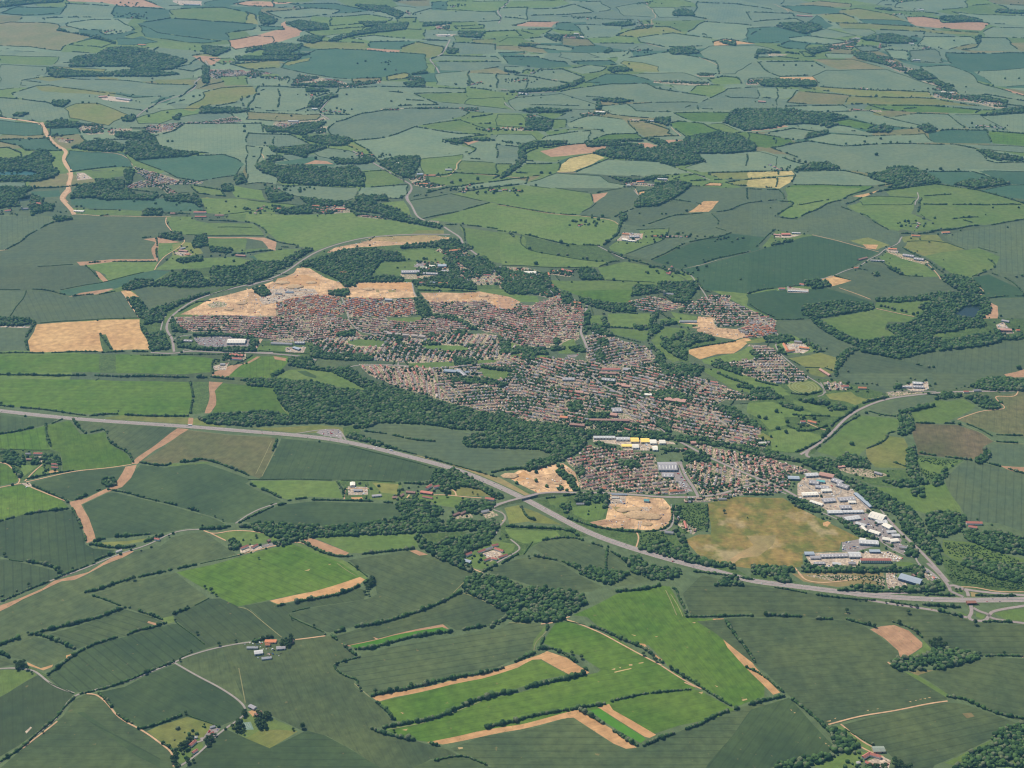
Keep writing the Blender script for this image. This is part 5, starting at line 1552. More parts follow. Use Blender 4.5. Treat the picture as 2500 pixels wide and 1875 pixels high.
F q 1993,1105 2098,1013 2198,1023 2192,1050 2168,1056 2159,1074 2116,1095 2092,1113 2044,1118
F p 2113,1098 2168,1062 2207,1068 2216,1098 2216,1143 2135,1140 2116,1119
F q 2216,1013 2285,977 2312,980 2352,974 2382,992 2346,1017 2309,1035 2234,1029
F h 2424,965 2500,956 2517,959 2517,1065 2466,1063 2430,1056 2391,1044 2352,1030 2346,1026 2385,1004 2460,998 2445,980
F h2 2228,1044 2237,1033 2340,1039 2400,1060 2424,1080 2400,1092 2397,1113 2370,1124 2237,1108
F c 2415,1098 2412,1086 2517,1086 2517,1140 2436,1134 2400,1128
F r 2439,1137 2517,1142 2517,1158 2466,1149
F c 2306,1167 2358,1125 2400,1132 2517,1161 2517,1306 2436,1279 2358,1271 2343,1237 2315,1194
F v 2210,1098 2237,1110 2352,1125 2306,1155 2303,1173 2267,1176 2237,1134
F q 2237,1116 2346,1128 2285,1158 2255,1152
F v 2119,1146 2213,1146 2267,1179 2216,1188 2135,1185 2089,1167
F q 2135,1188 2219,1191 2267,1182 2306,1176 2343,1237 2343,1252 2255,1252 2204,1237 2165,1206
F u 2044,1140 2122,1146 2171,1158 2135,1167 2089,1161 2050,1149
F q 2300,1318 2376,1324 2436,1348 2517,1369 2517,1399 2406,1381 2334,1366 2300,1345
F v 2297,1351 2346,1372 2406,1387 2517,1412 2517,1448 2406,1436 2346,1430 2315,1412
F q 2225,1270 2243,1288 2261,1312 2249,1321 2228,1288
F w 1948,1182 1972,1158 2029,1158 2083,1197 2129,1246 2104,1252 2020,1249 2002,1237 1978,1222 1951,1216
F k 2020,1249 2113,1252 2159,1267 2201,1318 2198,1336 2156,1324 2135,1309 2098,1294 2056,1273
F k 2056,1324 2098,1318 2147,1333 2089,1347 2056,1347
F w 1963,1351 2092,1348 2174,1348 2207,1363 2195,1372 2098,1369 2095,1384 1990,1384
F k 2189,1327 2225,1333 2210,1351 2180,1345
F q 2189,1372 2231,1375 2234,1384 2192,1383
F o 1933,1399 2104,1396 2159,1399 2162,1434 2132,1427 2044,1433 1960,1418
F u 1960,1402 2074,1405 2119,1412 2162,1405 2162,1434 2129,1415 2029,1418
F w 2165,1399 2204,1402 2219,1436 2168,1437
F q 2186,1402 2207,1402 2204,1415 2189,1415
W 1833,1095 1893,1110 1960,1125 2020,1116 2059,1164 2104,1182 2135,1194 2183,1219 2225,1246 2255,1279 2249,1285 2285,1318 2300,1348 2294,1381 2255,1345 2225,1318 2207,1297 2189,1258 2153,1243 2129,1237 2098,1203 2068,1179 2029,1152 1990,1146 1954,1128 1893,1119 1833,1110
W 2032,1128 2068,1107 2104,1116 2125,1128 2122,1143 2074,1140 2038,1137
W 2213,1098 2231,1086 2237,1128 2243,1167 2264,1176 2255,1185 2225,1179 2213,1146
W 2186,1010 2216,1017 2234,1038 2225,1056 2195,1065 2189,1053 2198,1035
W 2300,1149 2309,1140 2312,1164 2297,1172 2279,1185 2270,1182
W 2225,1194 2255,1188 2255,1213 2228,1209
W 2358,968 2391,962 2430,980 2445,995 2415,1000 2391,992
W 2279,974 2303,956 2346,962 2340,971 2300,974
W 2391,941 2421,923 2466,923 2500,932 2508,953 2436,953
W 2379,1125 2397,1110 2406,1089 2418,1110 2406,1125 2391,1133
W 2195,1004 2255,989 2282,988 2282,992 2225,1004 2195,1010
W 2017,995 2050,985 2065,998 2029,1003
W 1833,947 1878,947 1911,971 1893,974 1833,974
W 1948,974 2026,979 2026,989 1960,982
W 2264,1255 2315,1246 2358,1261 2358,1270 2346,1294 2303,1312 2273,1306 2261,1279
W 2346,1294 2436,1297 2517,1318 2517,1354 2436,1348 2361,1318
W 2340,1378 2361,1357 2406,1369 2517,1399 2517,1430 2436,1412 2376,1387
W 2210,1345 2225,1327 2240,1351 2234,1359 2210,1354
W 1914,1206 1939,1213 2002,1246 1996,1252 1939,1234
W 2044,1261 2089,1285 2135,1312 2129,1315 2083,1300 2044,1270
W 1833,1380 1863,1381 1939,1387 1942,1395 1833,1401
W 1954,1384 1990,1381 2104,1388 2240,1384 2237,1393 2104,1397 1960,1397
W 1902,983 1960,998 1954,1004 1911,992
W 2147,1173 2225,1173 2243,1188 2195,1188
H 8 2005,1071 2044,1029 2071,1010 2095,989 2135,974 2165,968
H 5 1987,1101 2029,1065 2074,1029 2098,1013
H 6 2237,1032 2331,1035
H 5 2352,1032 2391,1047 2424,1068
H 5 2433,1062 2508,1062
H 5 2433,1080 2508,1081
H 6 2240,1104 2285,1113 2370,1125
H 6 2406,1130 2466,1146 2508,1158
H 5 2116,1095 2144,1083 2165,1068 2168,1056 2189,1053
H 6 1939,1104 1963,1098 2002,1077
H 6 1923,1041 1966,1056 2020,1041
H 5 2122,1004 2153,1013 2198,1017
H 7 2303,1179 2285,1188
H 5 2222,1143 2180,1128
H 6 2234,1032 2222,1007
H 7 2135,1196 2177,1216
H 5 1939,1013 1984,1017 2029,1017
H 7 1833,926 1869,937 1899,943
H 6 2002,956 1969,965 1929,962
H 4 2318,1369 2343,1381
S 2303,1324 2376,1330 2436,1351 2508,1375 2508,1393 2376,1369 2315,1354
S 2237,1113 2346,1127 2300,1137 2243,1128
S 2303,1363 2508,1415 2508,1442 2376,1427 2321,1399
S 2237,1140 2297,1158 2270,1173 2243,1158
T 1895,1004,15 1853,1017,14 1869,1020,15 1922,1029,14 1961,1018,15 2079,1083,16 1987,1021,13 1919,1054,14 1899,1045,15 1948,1050,11 2147,1079,10 2343,1035,12 2328,1288,8 2089,935,8 2106,935,8 2116,936,8 2129,935,8 2141,938,10 2071,932,9 2147,1012,7 2160,1013,7 2174,1012,7 2089,1010,8 2270,940,10 2325,1136,9 2196,935,8 1969,962,12 2115,1007,11 2138,1280,12 2119,1247,12 2005,1211,9 2288,1297,9 2403,1298,8 1908,1006,6
B 1923,1169,1951,1170,22,7,bl|blue-walled factory at the left corner of the industrial estate|factory
B 1966,1163,1997,1161,22,7,gw2|pale grey warehouse at the top of the industrial estate|warehouse
B 2000,1160,2035,1167,26,8,rb|brown-roofed long warehouse at the top of the industrial estate|warehouse
B 1975,1179,1999,1182,24,7,gy|grey workshop inside the estate loop road|warehouse
B 1993,1176,2014,1179,14,6,gn|turquoise-roofed workshop inside the estate loop road|warehouse
B 1990,1190,2023,1193,20,6,gy|long grey workshop below the turquoise one|warehouse
B 2032,1173,2056,1182,26,7,gy|grey warehouse on the railway side of the loop road|warehouse
B 2044,1185,2071,1193,26,7,gy|second grey warehouse on the railway side of the loop road|warehouse
B 2005,1200,2029,1199,18,6,gw|white-roofed workshop in the middle of the estate|warehouse
B 1958,1210,1996,1208,22,7,gw|bright white-roofed warehouse at the field edge of the estate|warehouse
B 2008,1225,2038,1222,24,6,gy|grey warehouse with blue solar panels|warehouse
B 1978,1225,2008,1235,14,5,gw|narrow white-roofed shed by the field hedge|shed
B 2047,1222,2086,1219,24,6,gy|broad grey warehouse beside the dark red stacks|warehouse
B 2071,1228,2089,1228,14,6,gw|small white-roofed workshop among grey ones|warehouse
B 2050,1241,2077,1240,22,6,gy|grey-roofed warehouse above the long pale row|warehouse
B 2088,1206,2127,1240,15,5,bl|long blue-grey warehouse along the railway trees|warehouse
B 2020,1253,2056,1252,20,6,gw2|long pale grey warehouse at the left of the row|warehouse
B 2058,1252,2107,1251,16,6,gw2|long pale grey warehouse at the right of the row|warehouse
B 2062,1270,2098,1265,24,6,gw2|striped pale grey warehouse below the long row|warehouse
B 2129,1261,2153,1268,45,8,gw|largest white warehouse beside the main road|warehouse
B 2138,1277,2165,1276,22,6,gw2|pale grey-roofed workshop below the largest white warehouse|warehouse
B 2157,1283,2175,1292,24,7,gw|white warehouse with brick front by the main road|warehouse
B 2089,1279,2113,1286,16,6,gw2|grey office block by the field trees|building
B 2104,1288,2116,1300,12,6,gw|narrow white-walled house by the field trees|building
B 2122,1298,2147,1306,18,6,gw|white-roofed depot at the bend of the estate road|warehouse
B 2165,1301,2187,1300,14,5,gw2|pale shed row beside the main road|shed
B 2177,1309,2196,1309,16,5,gw2|grey-white workshop by the main road trees|warehouse
B 2154,1317,2172,1320,18,6,gw|left one of a pair of white-roofed units by the main road|warehouse
B 2172,1323,2193,1321,18,6,gw|right one of a pair of white-roofed units by the main road|warehouse
B 2097,1326,2144,1329,26,8,gw2|white-and-grey stepped office building beside the tarmac car park|office building
B 2098,1321,2113,1323,16,9,gw|tall white block of the stepped office building|office building
B 1964,1354,1987,1354,18,6,bl|light blue-roofed shed at the corner of the lower works|shed
B 1978,1363,2002,1363,16,5,gy|grey shed below the light blue one|shed
B 2003,1360,2068,1358,18,6,gy|very long grey-roofed works hall|works hall
B 2071,1358,2100,1358,30,8,gw2|pale striped-roof hall at the end of the works|works hall
B 1987,1377,2014,1377,12,5,gy|low grey shed at the foot of the works|shed
B 2122,1348,2148,1348,14,6,bl|pale blue unit above the caravan yard|warehouse
B 2100,1372,2174,1372,14,10,rd|long red-brick office block with rows of dark windows|office block
B 2032,1378,2053,1381,14,6,gw2|pale gabled hall in the lower works|works hall
B 2071,1377,2088,1378,12,5,gy|small dark hut left of the red-brick office block|building
B 2228,936,2252,938,16,6,gw2|large barn with pale roof at the farm by the bypass|barn
B 2228,946,2255,947,18,6,gy|tan-grey barn in front of the pale barn by the bypass|barn
B 2202,946,2225,947,14,6,gy|grey barn left of the pale barn by the bypass|barn
B 2053,946,2071,945,12,6,rd|white-walled red-roofed house above the village meadow|house
B 2095,949,2115,950,12,6,ov|orange-roofed house at the bypass hedge|house
B 1972,1030,1993,1035,12,6,ov|orange-roofed house in the walled garden between paddocks|house
B 1954,1032,1966,1032,10,6,rd|smaller red house left of the walled garden|house
B 2358,1279,2397,1280,14,7,rd|large red-roofed manor by the plantation|manor house
B 2364,1288,2385,1291,12,6,rd|lower wing of the red-roofed manor by the plantation|manor house
B 2195,1338,2213,1341,12,7,gy|grey-roofed villa beside the conifers at the road|house
B 2135,1155,2153,1160,12,5,gy|dark shed in the scrap yard|shed
B 2046,1142,2062,1140,12,5,rb|brown hut at the scrap yard entrance|shed
B 2352,959,2364,959,10,6,rd|red-roofed house at the wood edge by the bypass|house
B 2376,956,2394,955,11,6,gy|grey-roofed house at the wood edge by the bypass|house
F b 226,1450 332,1419 434,1398 470,1429 507,1459 458,1484 422,1502 407,1518 362,1505 314,1487 265,1468
F b2 121,1547 181,1532 241,1511 305,1488 362,1505 401,1520 374,1535 302,1553 241,1568 193,1586 169,1571 127,1556
F a2 422,1502 458,1484 507,1461 537,1461 582,1482 606,1487 675,1544 754,1556 633,1562 573,1571 540,1571 507,1580 501,1571 452,1532 434,1517
F q 389,1511 422,1503 428,1517 410,1523
F b 6,1583 48,1568 90,1554 127,1562 181,1589 181,1598 115,1631 66,1613 27,1604
F a 115,1648 181,1601 220,1583 265,1565 374,1535 422,1523 437,1523 501,1571 507,1580 446,1604 422,1619 362,1640 302,1664 259,1677 211,1689 181,1692 145,1677 118,1655
F b -12,1601 33,1613 39,1622 -12,1631
F v 45,1637 69,1625 115,1648 121,1664 84,1637
F q -12,1637 30,1636 81,1640 90,1648 18,1692 -12,1705
F a2 -12,1707 18,1692 93,1648 121,1666 181,1695 163,1713 136,1755 90,1788 48,1821 -12,1854
F a 241,1692 302,1677 362,1646 431,1622 513,1664 573,1704 599,1734 591,1749 537,1773 513,1770 458,1749 392,1767 356,1785 329,1767 289,1752 271,1722
F b2 0,1876 60,1827 121,1773 151,1749 181,1710 211,1695 235,1696 262,1719 289,1755 353,1785 395,1815 422,1836 425,1888 -12,1888
F a 187,1740 202,1738 271,1788 380,1845 392,1851 392,1873 332,1845 271,1803
F p 359,1784 389,1770 455,1749 519,1770 498,1800 470,1803 434,1824 416,1824 380,1800
F k 513,1776 537,1779 525,1797 495,1809 479,1812 473,1802 498,1800
F q 434,1827 488,1800 498,1821 482,1845 437,1863
F b 437,1607 482,1589 537,1580 585,1571 615,1610 648,1622 675,1737 633,1737 603,1722 573,1701 513,1664 446,1628
F q 555,1779 588,1746 621,1740 663,1755 712,1776 724,1788 660,1827 600,1803
F p 600,1803 633,1782 678,1782 724,1787 660,1827
F a 452,1875 531,1797 552,1782 600,1803 660,1827 772,1870 772,1888 422,1888
F s 603,1737 621,1731 627,1743 615,1750
F k2 591,1764 612,1762 620,1781 599,1782
F k 594,1571 633,1568 691,1568 700,1583 681,1604 621,1613 600,1586
F w 627,1569 648,1568 651,1579 630,1577
F q 703,1568 721,1568 727,1592 703,1600
F r 621,1615 678,1607 675,1616 642,1621
F s 66,1616 100,1631 130,1622 127,1628 106,1636 69,1624
F s 163,1601 184,1597 181,1604 163,1610
F r 362,1517 386,1524 383,1529 359,1521
F w 60,1788 72,1776 75,1779 63,1793
H 8 -9,1577 30,1563 90,1544 130,1535 181,1524 241,1508 283,1491 306,1484
H 7 208,1446 241,1440 265,1429 302,1420 332,1411
H 7 326,1414 362,1405 431,1389 482,1378
H 5 214,1450 259,1465 305,1484
H 6 314,1484 347,1496 377,1505 407,1518
H 7 116,1649 139,1631 181,1601 217,1583 250,1568 286,1556
H 7 311,1550 332,1539 362,1536 407,1521
H 8 93,1547 121,1556 151,1568 184,1586
H 7 -3,1592 21,1604
H 6 0,1456 45,1441 118,1414
H 5 0,1468 66,1440 121,1420
H 6 133,1414 181,1393 235,1375
H 6 422,1499 461,1482
H 3 461,1482 510,1459
H 5 196,1695 253,1683 302,1666 362,1640 428,1616
H 3 121,1667 181,1695
H 6 241,1695 265,1719 277,1737 302,1758 326,1767
H 7 338,1779 377,1770 407,1758 452,1741
H 3 452,1744 513,1767 537,1776
H 5 0,1860 21,1848 60,1824 96,1785 133,1755 157,1725 181,1704
H 5 60,1827 100,1791 139,1758 166,1722
H 5 395,1812 422,1827 428,1857
H 3 431,1520 467,1544 501,1571
H 6 618,1568 667,1556
H 3 440,1607 470,1591
W 133,1375 145,1384 148,1405 139,1390
W 36,1616 66,1619 68,1634 39,1637
W 495,1809 525,1791 531,1797 513,1821 495,1821
W 422,1842 434,1827 470,1797 476,1806 437,1833 431,1857 443,1875 422,1875
W 564,1770 585,1761 600,1779 597,1791 579,1788
W 434,1870 470,1851 482,1854 446,1875
W 591,1741 603,1738 609,1747 594,1750
W 630,1734 660,1743 657,1755 621,1755
W 621,1764 642,1761 657,1779 633,1781
W 434,1821 458,1815 461,1827 437,1833
T 535,1574,12 356,1643,13 482,1547,11 428,1515,9 440,1612,9 424,1613,7 467,1589,7 427,1497,11 440,1491,9 458,1482,8 501,1434,10 516,1443,14 528,1453,9 327,1414,14 71,1429,12 454,1741,10 401,1814,8 50,1619,13 54,1628,13 78,1642,8 18,1847,11 576,1565,9 623,1562,9 151,1399,13 145,1390,12 178,1390,10 712,1557,13 739,1776,14 716,1781,8 458,1812,9 443,1821,12 69,1547,9 106,1788,6 371,1503,8
B 464,1824,478,1812,9,6,rd|red-roofed farmhouse with white gable in the walled garden|farmhouse
B 470,1841,482,1833,8,5,rd|small red-roofed cottage in front of the walled farmhouse|cottage
B 473,1803,482,1801,7,4,gw|small white shed at the corner of the yellow paddock|shed
B 513,1778,525,1775,7,4,gw2|pale shed at the lane entrance to the yellow paddock|shed
B 513,1793,522,1790,7,4,rd|bright red lean-to beside the paddock track|shed
B 609,1725,623,1732,12,5,gy|grey L-shaped barn beside the gravel court and tennis lawn|barn
B 623,1749,639,1743,11,7,rb|brown-roofed farmhouse with white gables above the tennis court|farmhouse
B 647,1568,675,1568,14,5,ov|orange-roofed long barn in the grey works yard|barn
B 648,1576,660,1576,10,5,ov|small orange-roofed wing below the long orange barn|barn
B 621,1597,642,1594,18,6,gw2|pale barn with blue roof patch in the works yard|barn
B 675,1585,697,1583,14,5,gy|grey barn at the right of the works yard|barn
B 706,1569,716,1568,12,6,rb|brown-roofed house right of the works yard trees|house
B 603,1583,630,1583,9,4,gw2|long low pale store at the left of the works yard|store
B 639,1610,663,1607,10,4,gw2|low pale sheds at the foot of the works yard|shed
F a2 600,1485 609,1487 687,1556 715,1560 793,1553 781,1538 709,1508 703,1499 757,1485 886,1462 892,1441 871,1435 781,1458 678,1478 657,1467 591,1479
F b 540,1571 687,1563 793,1554 811,1556 868,1601 862,1610 817,1622 823,1637 865,1661 865,1677 917,1716 959,1764 932,1776 908,1773 932,1788 1004,1806 1095,1830 1125,1845 1052,1854 1022,1870 962,1888 932,1875 856,1827 796,1797 745,1788 727,1782 675,1755 600,1719
F a 660,1826 745,1785 793,1797 853,1827 935,1875 938,1894 769,1894 672,1845
F b 814,1556 902,1526 1022,1493 1125,1449 1173,1462 1236,1496 1227,1508 1191,1530 1113,1538 1088,1523 962,1553 847,1580 829,1571
F r 832,1571 850,1576 962,1548 1079,1523 1095,1535 1082,1532 971,1551 856,1579 841,1578
F e 853,1577 962,1550 1079,1530 1092,1538 1052,1544 992,1556 932,1568 871,1583
F b 823,1625 880,1607 883,1595 962,1577 1082,1559 1185,1538 1218,1538 1248,1520 1324,1520 1333,1529 1303,1562 1309,1586 1294,1598 1203,1634 1113,1655 1022,1674 932,1695 902,1701 877,1677 874,1658 835,1640
F s 905,1702 932,1695 1052,1674 1173,1646 1267,1619 1321,1598 1336,1589 1384,1604 1441,1640 1435,1643 1393,1646 1324,1610 1303,1612 1267,1631 1173,1658 1052,1683 962,1701 920,1713
F d 920,1714 992,1696 1173,1658 1269,1631 1303,1612 1324,1612 1390,1646 1324,1661 1263,1680 1203,1701 1158,1710 1082,1743 1022,1761 971,1767 959,1749
F d 941,1779 1052,1755 1113,1734 1173,1710 1263,1692 1384,1658 1462,1640 1468,1634 1414,1598 1363,1586 1324,1568 1336,1550 1357,1520 1384,1517 1505,1556 1610,1622 1655,1646 1698,1680 1686,1686 1535,1713 1474,1725 1384,1749 1267,1776 1158,1788 1052,1812 1007,1806 962,1791
F s 1043,1812 1158,1788 1267,1770 1402,1734 1414,1734 1505,1785 1556,1824 1529,1827 1499,1815 1399,1752 1372,1755 1267,1782 1173,1800 1082,1817
F b 1101,1827 1173,1800 1267,1788 1384,1753 1399,1753 1499,1818 1529,1827 1565,1824 1806,1728 1854,1716 1927,1761 1993,1821 1927,1875 1897,1894 1188,1894 1203,1870 1131,1845
F b2 1016,1870 1052,1857 1113,1848 1137,1848 1203,1875 1218,1894 992,1894
F d 1429,1505 1396,1502 1505,1450 1595,1428 1634,1432 1673,1508 1743,1511 1773,1556 1851,1646 1866,1674 1863,1701 1794,1728 1716,1686 1631,1625 1616,1604 1586,1574 1535,1568 1474,1538
F s 1740,1511 1767,1511 1779,1535 1845,1625 1903,1689 1885,1695 1857,1664 1776,1580 1755,1544
F s 1553,1568 1577,1571 1589,1586 1619,1610 1625,1622 1613,1610 1580,1583
F d 1474,1719 1595,1695 1698,1684 1713,1689 1794,1734 1740,1755 1655,1773 1595,1791 1520,1767 1484,1731
F s 1456,1725 1484,1716 1493,1731 1541,1758 1601,1793 1586,1800 1574,1797 1505,1755
F e 1438,1734 1462,1728 1505,1758 1571,1797 1577,1803 1565,1812 1520,1788 1474,1761
F q 1300,1586 1303,1562 1330,1529 1339,1526 1324,1550 1315,1568
F t 1119,1824 1131,1824 1132,1827 1122,1829
F t 1493,1634 1503,1631 1502,1635
F t 1511,1630 1517,1628 1515,1632
F t 1500,1640 1541,1631 1542,1633 1502,1642
F t 1559,1618 1572,1615 1571,1618 1560,1620
F t 1535,1622 1544,1621 1544,1625 1536,1625
F t 1541,1547 1554,1550 1550,1551
F t 1598,1554 1607,1554 1604,1556
F t 1689,1520 1698,1519 1696,1522
F t 1743,1674 1752,1678 1749,1679
F t 1809,1710 1821,1707 1823,1710 1812,1713
F t 1704,1690 1716,1689 1713,1695
F t 974,1738 983,1740 980,1743
F t 981,1782 995,1779 992,1784
F t 745,1395 761,1389 757,1394
F t 802,1377 811,1377 808,1379
F r 911,1553 924,1557 920,1560
H 8 677,1479 751,1467 811,1455 856,1440 880,1429
H 8 880,1429 914,1414
H 4 853,1375 871,1387 899,1408
H 4 706,1497 727,1491 755,1486
H 4 706,1502 715,1512 793,1547
H 8 793,1550 811,1548 841,1538 871,1529 911,1523 962,1512 1022,1491 1082,1468 1126,1446
H 8 856,1586 902,1583 962,1565 1022,1553 1082,1544 1143,1535 1182,1530
H 6 808,1553 823,1565 871,1601
H 5 880,1604 841,1616 819,1622 823,1637 847,1652 874,1660 873,1674
H 8 902,1701 941,1690 992,1680 1052,1667 1113,1655 1173,1646 1233,1631 1309,1594
H 7 917,1716 947,1740 962,1758
H 9 938,1776 992,1765 1052,1755 1113,1731 1167,1710 1218,1695 1263,1687 1294,1677 1354,1664 1432,1643
H 8 908,1778 932,1788 977,1800 1034,1811
H 6 1052,1815 1095,1827
H 8 1185,1779 1248,1764 1303,1746 1384,1734
H 7 1384,1734 1474,1716
H 5 1490,1710 1535,1701 1595,1692 1686,1683
H 8 1414,1734 1459,1758 1505,1788 1559,1821
H 8 1565,1821 1625,1797 1701,1773 1740,1749 1776,1737
H 8 1794,1734 1836,1719 1879,1707 1912,1698
H 7 1441,1529 1474,1538 1505,1553 1550,1571 1583,1586 1622,1619
H 6 1625,1625 1686,1661 1716,1683 1746,1701 1794,1731
H 3 1384,1517 1429,1526
H 6 1634,1432 1649,1441 1655,1459 1673,1490 1676,1505
H 6 1676,1506 1716,1506 1767,1506 1836,1503
H 7 1773,1517 1794,1550 1812,1571 1845,1616
H 6 1315,1586 1339,1526
H 7 1324,1583 1354,1583 1384,1598 1435,1634
H 7 1610,1429 1565,1440 1505,1444
H 5 1064,1857 1101,1848 1137,1845 1173,1860 1209,1875
H 5 1013,1863 1028,1860
W 1128,1429 1143,1408 1167,1402 1233,1408 1275,1435 1324,1432 1384,1441 1420,1447 1432,1475 1414,1484 1384,1505 1354,1517 1263,1517 1242,1508 1200,1532 1194,1526 1233,1508 1239,1496 1173,1459 1131,1444
W 892,1432 914,1411 914,1426 889,1450 914,1453 892,1456
W 1746,1429 1758,1411 1794,1405 1812,1429
W 1384,1375 1432,1384 1505,1396 1535,1399 1493,1429 1468,1420 1438,1408
T 710,1556,13 662,1557,12 653,1556,11 642,1559,11 739,1776,16 716,1781,8 767,1529,9 713,1512,7 917,1690,13 1004,1674,14 1043,1667,14 880,1683,10 956,1752,13 843,1613,10 822,1621,8 639,1773,9 651,1773,9 871,1387,12 1571,1598,12 1595,1604,13 1601,1613,12 1637,1631,12 1001,1802,12 1667,1652,11 1396,1595,12 1420,1606,13 962,1785,8
W 684,1568 703,1562 718,1568 709,1583 684,1577
F b 1718,1405 1833,1428 1923,1440 2044,1456 2104,1465 2225,1481 2285,1490 2364,1511 2406,1520 2514,1526 2514,1601 2406,1598 2385,1607 2346,1586 2270,1583 2252,1562 2210,1532 2135,1526 2068,1514 1972,1508 1833,1505 1688,1505 1664,1450
F b 1700,1517 1833,1508 1954,1508 2062,1515 2104,1526 2135,1547 2195,1589 2201,1604 2174,1616 2189,1637 2225,1646 2285,1680 2312,1701 2309,1710 2195,1734 2074,1758 2020,1770 1978,1740 1929,1701 1878,1646 1797,1586 1743,1544
F r 2122,1536 2150,1529 2183,1527 2219,1541 2252,1571 2252,1580 2222,1601 2201,1606 2195,1589 2159,1559
F q 2252,1562 2276,1586 2255,1598 2225,1603 2254,1580
F o 2222,1640 2255,1636 2294,1637 2249,1648 2240,1651
F b+ 2243,1649 2270,1640 2315,1628 2376,1613 2421,1601 2496,1607 2514,1604 2514,1767 2466,1752 2406,1728 2346,1701 2309,1695 2285,1674
F q 2207,1640 2240,1649 2312,1695 2309,1704 2255,1671
F b 2050,1770 2135,1749 2255,1725 2303,1716 2352,1719 2406,1737 2481,1764 2436,1797 2376,1827 2285,1870 2270,1894 2219,1888 2171,1839 2104,1803
F t2 2349,1743 2370,1740 2379,1749 2361,1755
F q 2020,1773 2050,1770 2104,1806 2138,1827 2122,1839 2089,1812
F a 1833,1734 1908,1707 1923,1701 1978,1761 2020,1803 2038,1821 2014,1845 1923,1863 1833,1888 1712,1894
F q 1984,1870 2044,1845 2089,1827 2122,1839 2104,1863 2044,1885
F q 2044,1870 2092,1821 2098,1845 2074,1875
F q 2309,1863 2424,1806 2406,1827 2346,1873
F q 2460,1867 2500,1845 2508,1888 2451,1888
F w 2116,1857 2153,1845 2177,1857 2171,1875 2147,1885 2119,1863
F o 2361,1435 2391,1444 2376,1459 2361,1456
F v 2303,1393 2346,1408 2406,1420 2508,1435 2508,1447 2406,1447 2361,1432 2328,1426
F q 2328,1490 2373,1505 2364,1508
F q 2421,1496 2466,1487 2508,1484 2508,1526 2451,1511
F q 2379,1496 2400,1496 2413,1506 2394,1512 2379,1505
F q 2334,1440 2352,1441 2349,1453 2328,1444
F w 2165,1405 2183,1408 2216,1437 2168,1437
F q 2189,1402 2207,1402 2195,1408
F v 1833,1411 1833,1402 1923,1408 1954,1426 2044,1441 1923,1432
F t 2219,1714 2225,1713 2225,1716
F t 2233,1712 2239,1711 2237,1713
F t 2243,1709 2251,1708 2249,1710
F t 2254,1708 2261,1706 2260,1709
F t 2264,1705 2272,1704 2270,1707
F t 2138,1730 2144,1729 2142,1731
F t 2113,1734 2119,1733 2118,1736
F t 2014,1759 2026,1756 2024,1760
F t 2032,1753 2038,1751 2037,1754
F t 1926,1730 1931,1732 1929,1734
F t 1934,1737 1940,1738 1937,1740
F t 2000,1797 2005,1800 2002,1801
F t 2014,1811 2020,1814 2016,1815
F t 2021,1817 2029,1820 2026,1822
F t 2059,1497 2073,1497 2071,1499
E m 2261,1393 2285,1411 2291,1417 2270,1420 2255,1405
R m 2264,1375 2291,1399 2315,1429 2321,1444
R m 2315,1432 2328,1428 2361,1441 2364,1456
R m 2321,1444 2352,1458
R m 2092,1455 2165,1449 2225,1447
R m 2119,1465 2195,1478 2285,1490 2361,1508
R m 2370,1478 2373,1496 2364,1508 2373,1515 2406,1517 2415,1502 2424,1491 2508,1478
R m 2376,1484 2391,1493 2413,1499 2418,1511 2508,1523
R m 2331,1435 2406,1447 2508,1454
R t 2346,1432 2376,1431 2436,1444 2500,1446
R l 2243,1378 2270,1393 2294,1414
R t 2020,1767 2104,1747 2225,1728 2312,1713
R t 2050,1767 2104,1809 2138,1827
R t 2095,1818 2122,1833 2159,1848
R t 2496,1604 2508,1598
R t 2171,1618 2192,1636
R l 2189,1408 2207,1432
R t 1945,1387 1960,1414 1999,1422 2068,1420 2104,1411
H 7 1860,1499 1923,1503 1972,1506
H 6 1990,1511 2029,1512
H 7 2065,1512 2095,1521 2135,1530
H 5 2180,1520 2210,1529 2240,1544 2252,1559
H 7 2309,1701 2340,1704 2361,1710 2403,1731
H 6 2406,1731 2436,1743 2500,1755
H 7 1933,1707 1978,1743 2002,1764 2026,1785
H 7 1833,1722 1893,1701 1920,1695
H 5 1824,1628 1863,1646 1911,1689
H 5 2406,1600 2442,1598 2500,1601
H 5 1893,1434 1984,1450 2074,1462 2135,1468
H 5 1960,1393 2135,1396 2237,1396
H 5 2171,1471 2240,1482
H 7 2285,1490 2346,1505
H 8 2222,1475 2285,1478 2352,1484
H 7 2044,1441 2135,1447 2285,1444
H 6 2255,1450 2331,1455
H 6 2382,1452 2478,1454
H 4 2062,1779 2135,1821
H 6 2397,1518 2466,1518
W 2174,1613 2195,1604 2255,1601 2279,1583 2315,1583 2361,1589 2397,1601 2376,1613 2321,1625 2294,1634 2225,1637 2189,1637 2174,1622
W 2261,1568 2291,1562 2312,1574 2285,1583
W 2418,1806 2436,1779 2514,1755 2514,1870 2451,1870 2406,1875 2321,1875 2361,1839 2430,1812
W 2020,1776 2059,1782 2074,1800 2095,1818 2080,1833 2041,1836 2020,1827 2038,1818
W 1887,1863 1939,1854 2026,1839 2038,1845 2014,1857 1954,1875 1893,1875
W 2180,1851 2231,1875 2183,1875
W 2165,1437 2225,1432 2303,1420 2303,1441 2225,1444
W 2104,1870 2165,1870 2165,1882 2104,1879
W 1851,1393 1923,1384 1923,1405 1863,1408
W 2222,1381 2255,1393 2255,1408 2234,1414 2225,1402
W 2328,1375 2500,1375 2500,1411 2436,1399 2376,1384
W 1893,1411 1923,1402 1929,1420 1902,1420
W 2074,1429 2165,1432 2153,1438 2089,1438
S 2014,1405 2135,1405 2135,1417 2026,1417
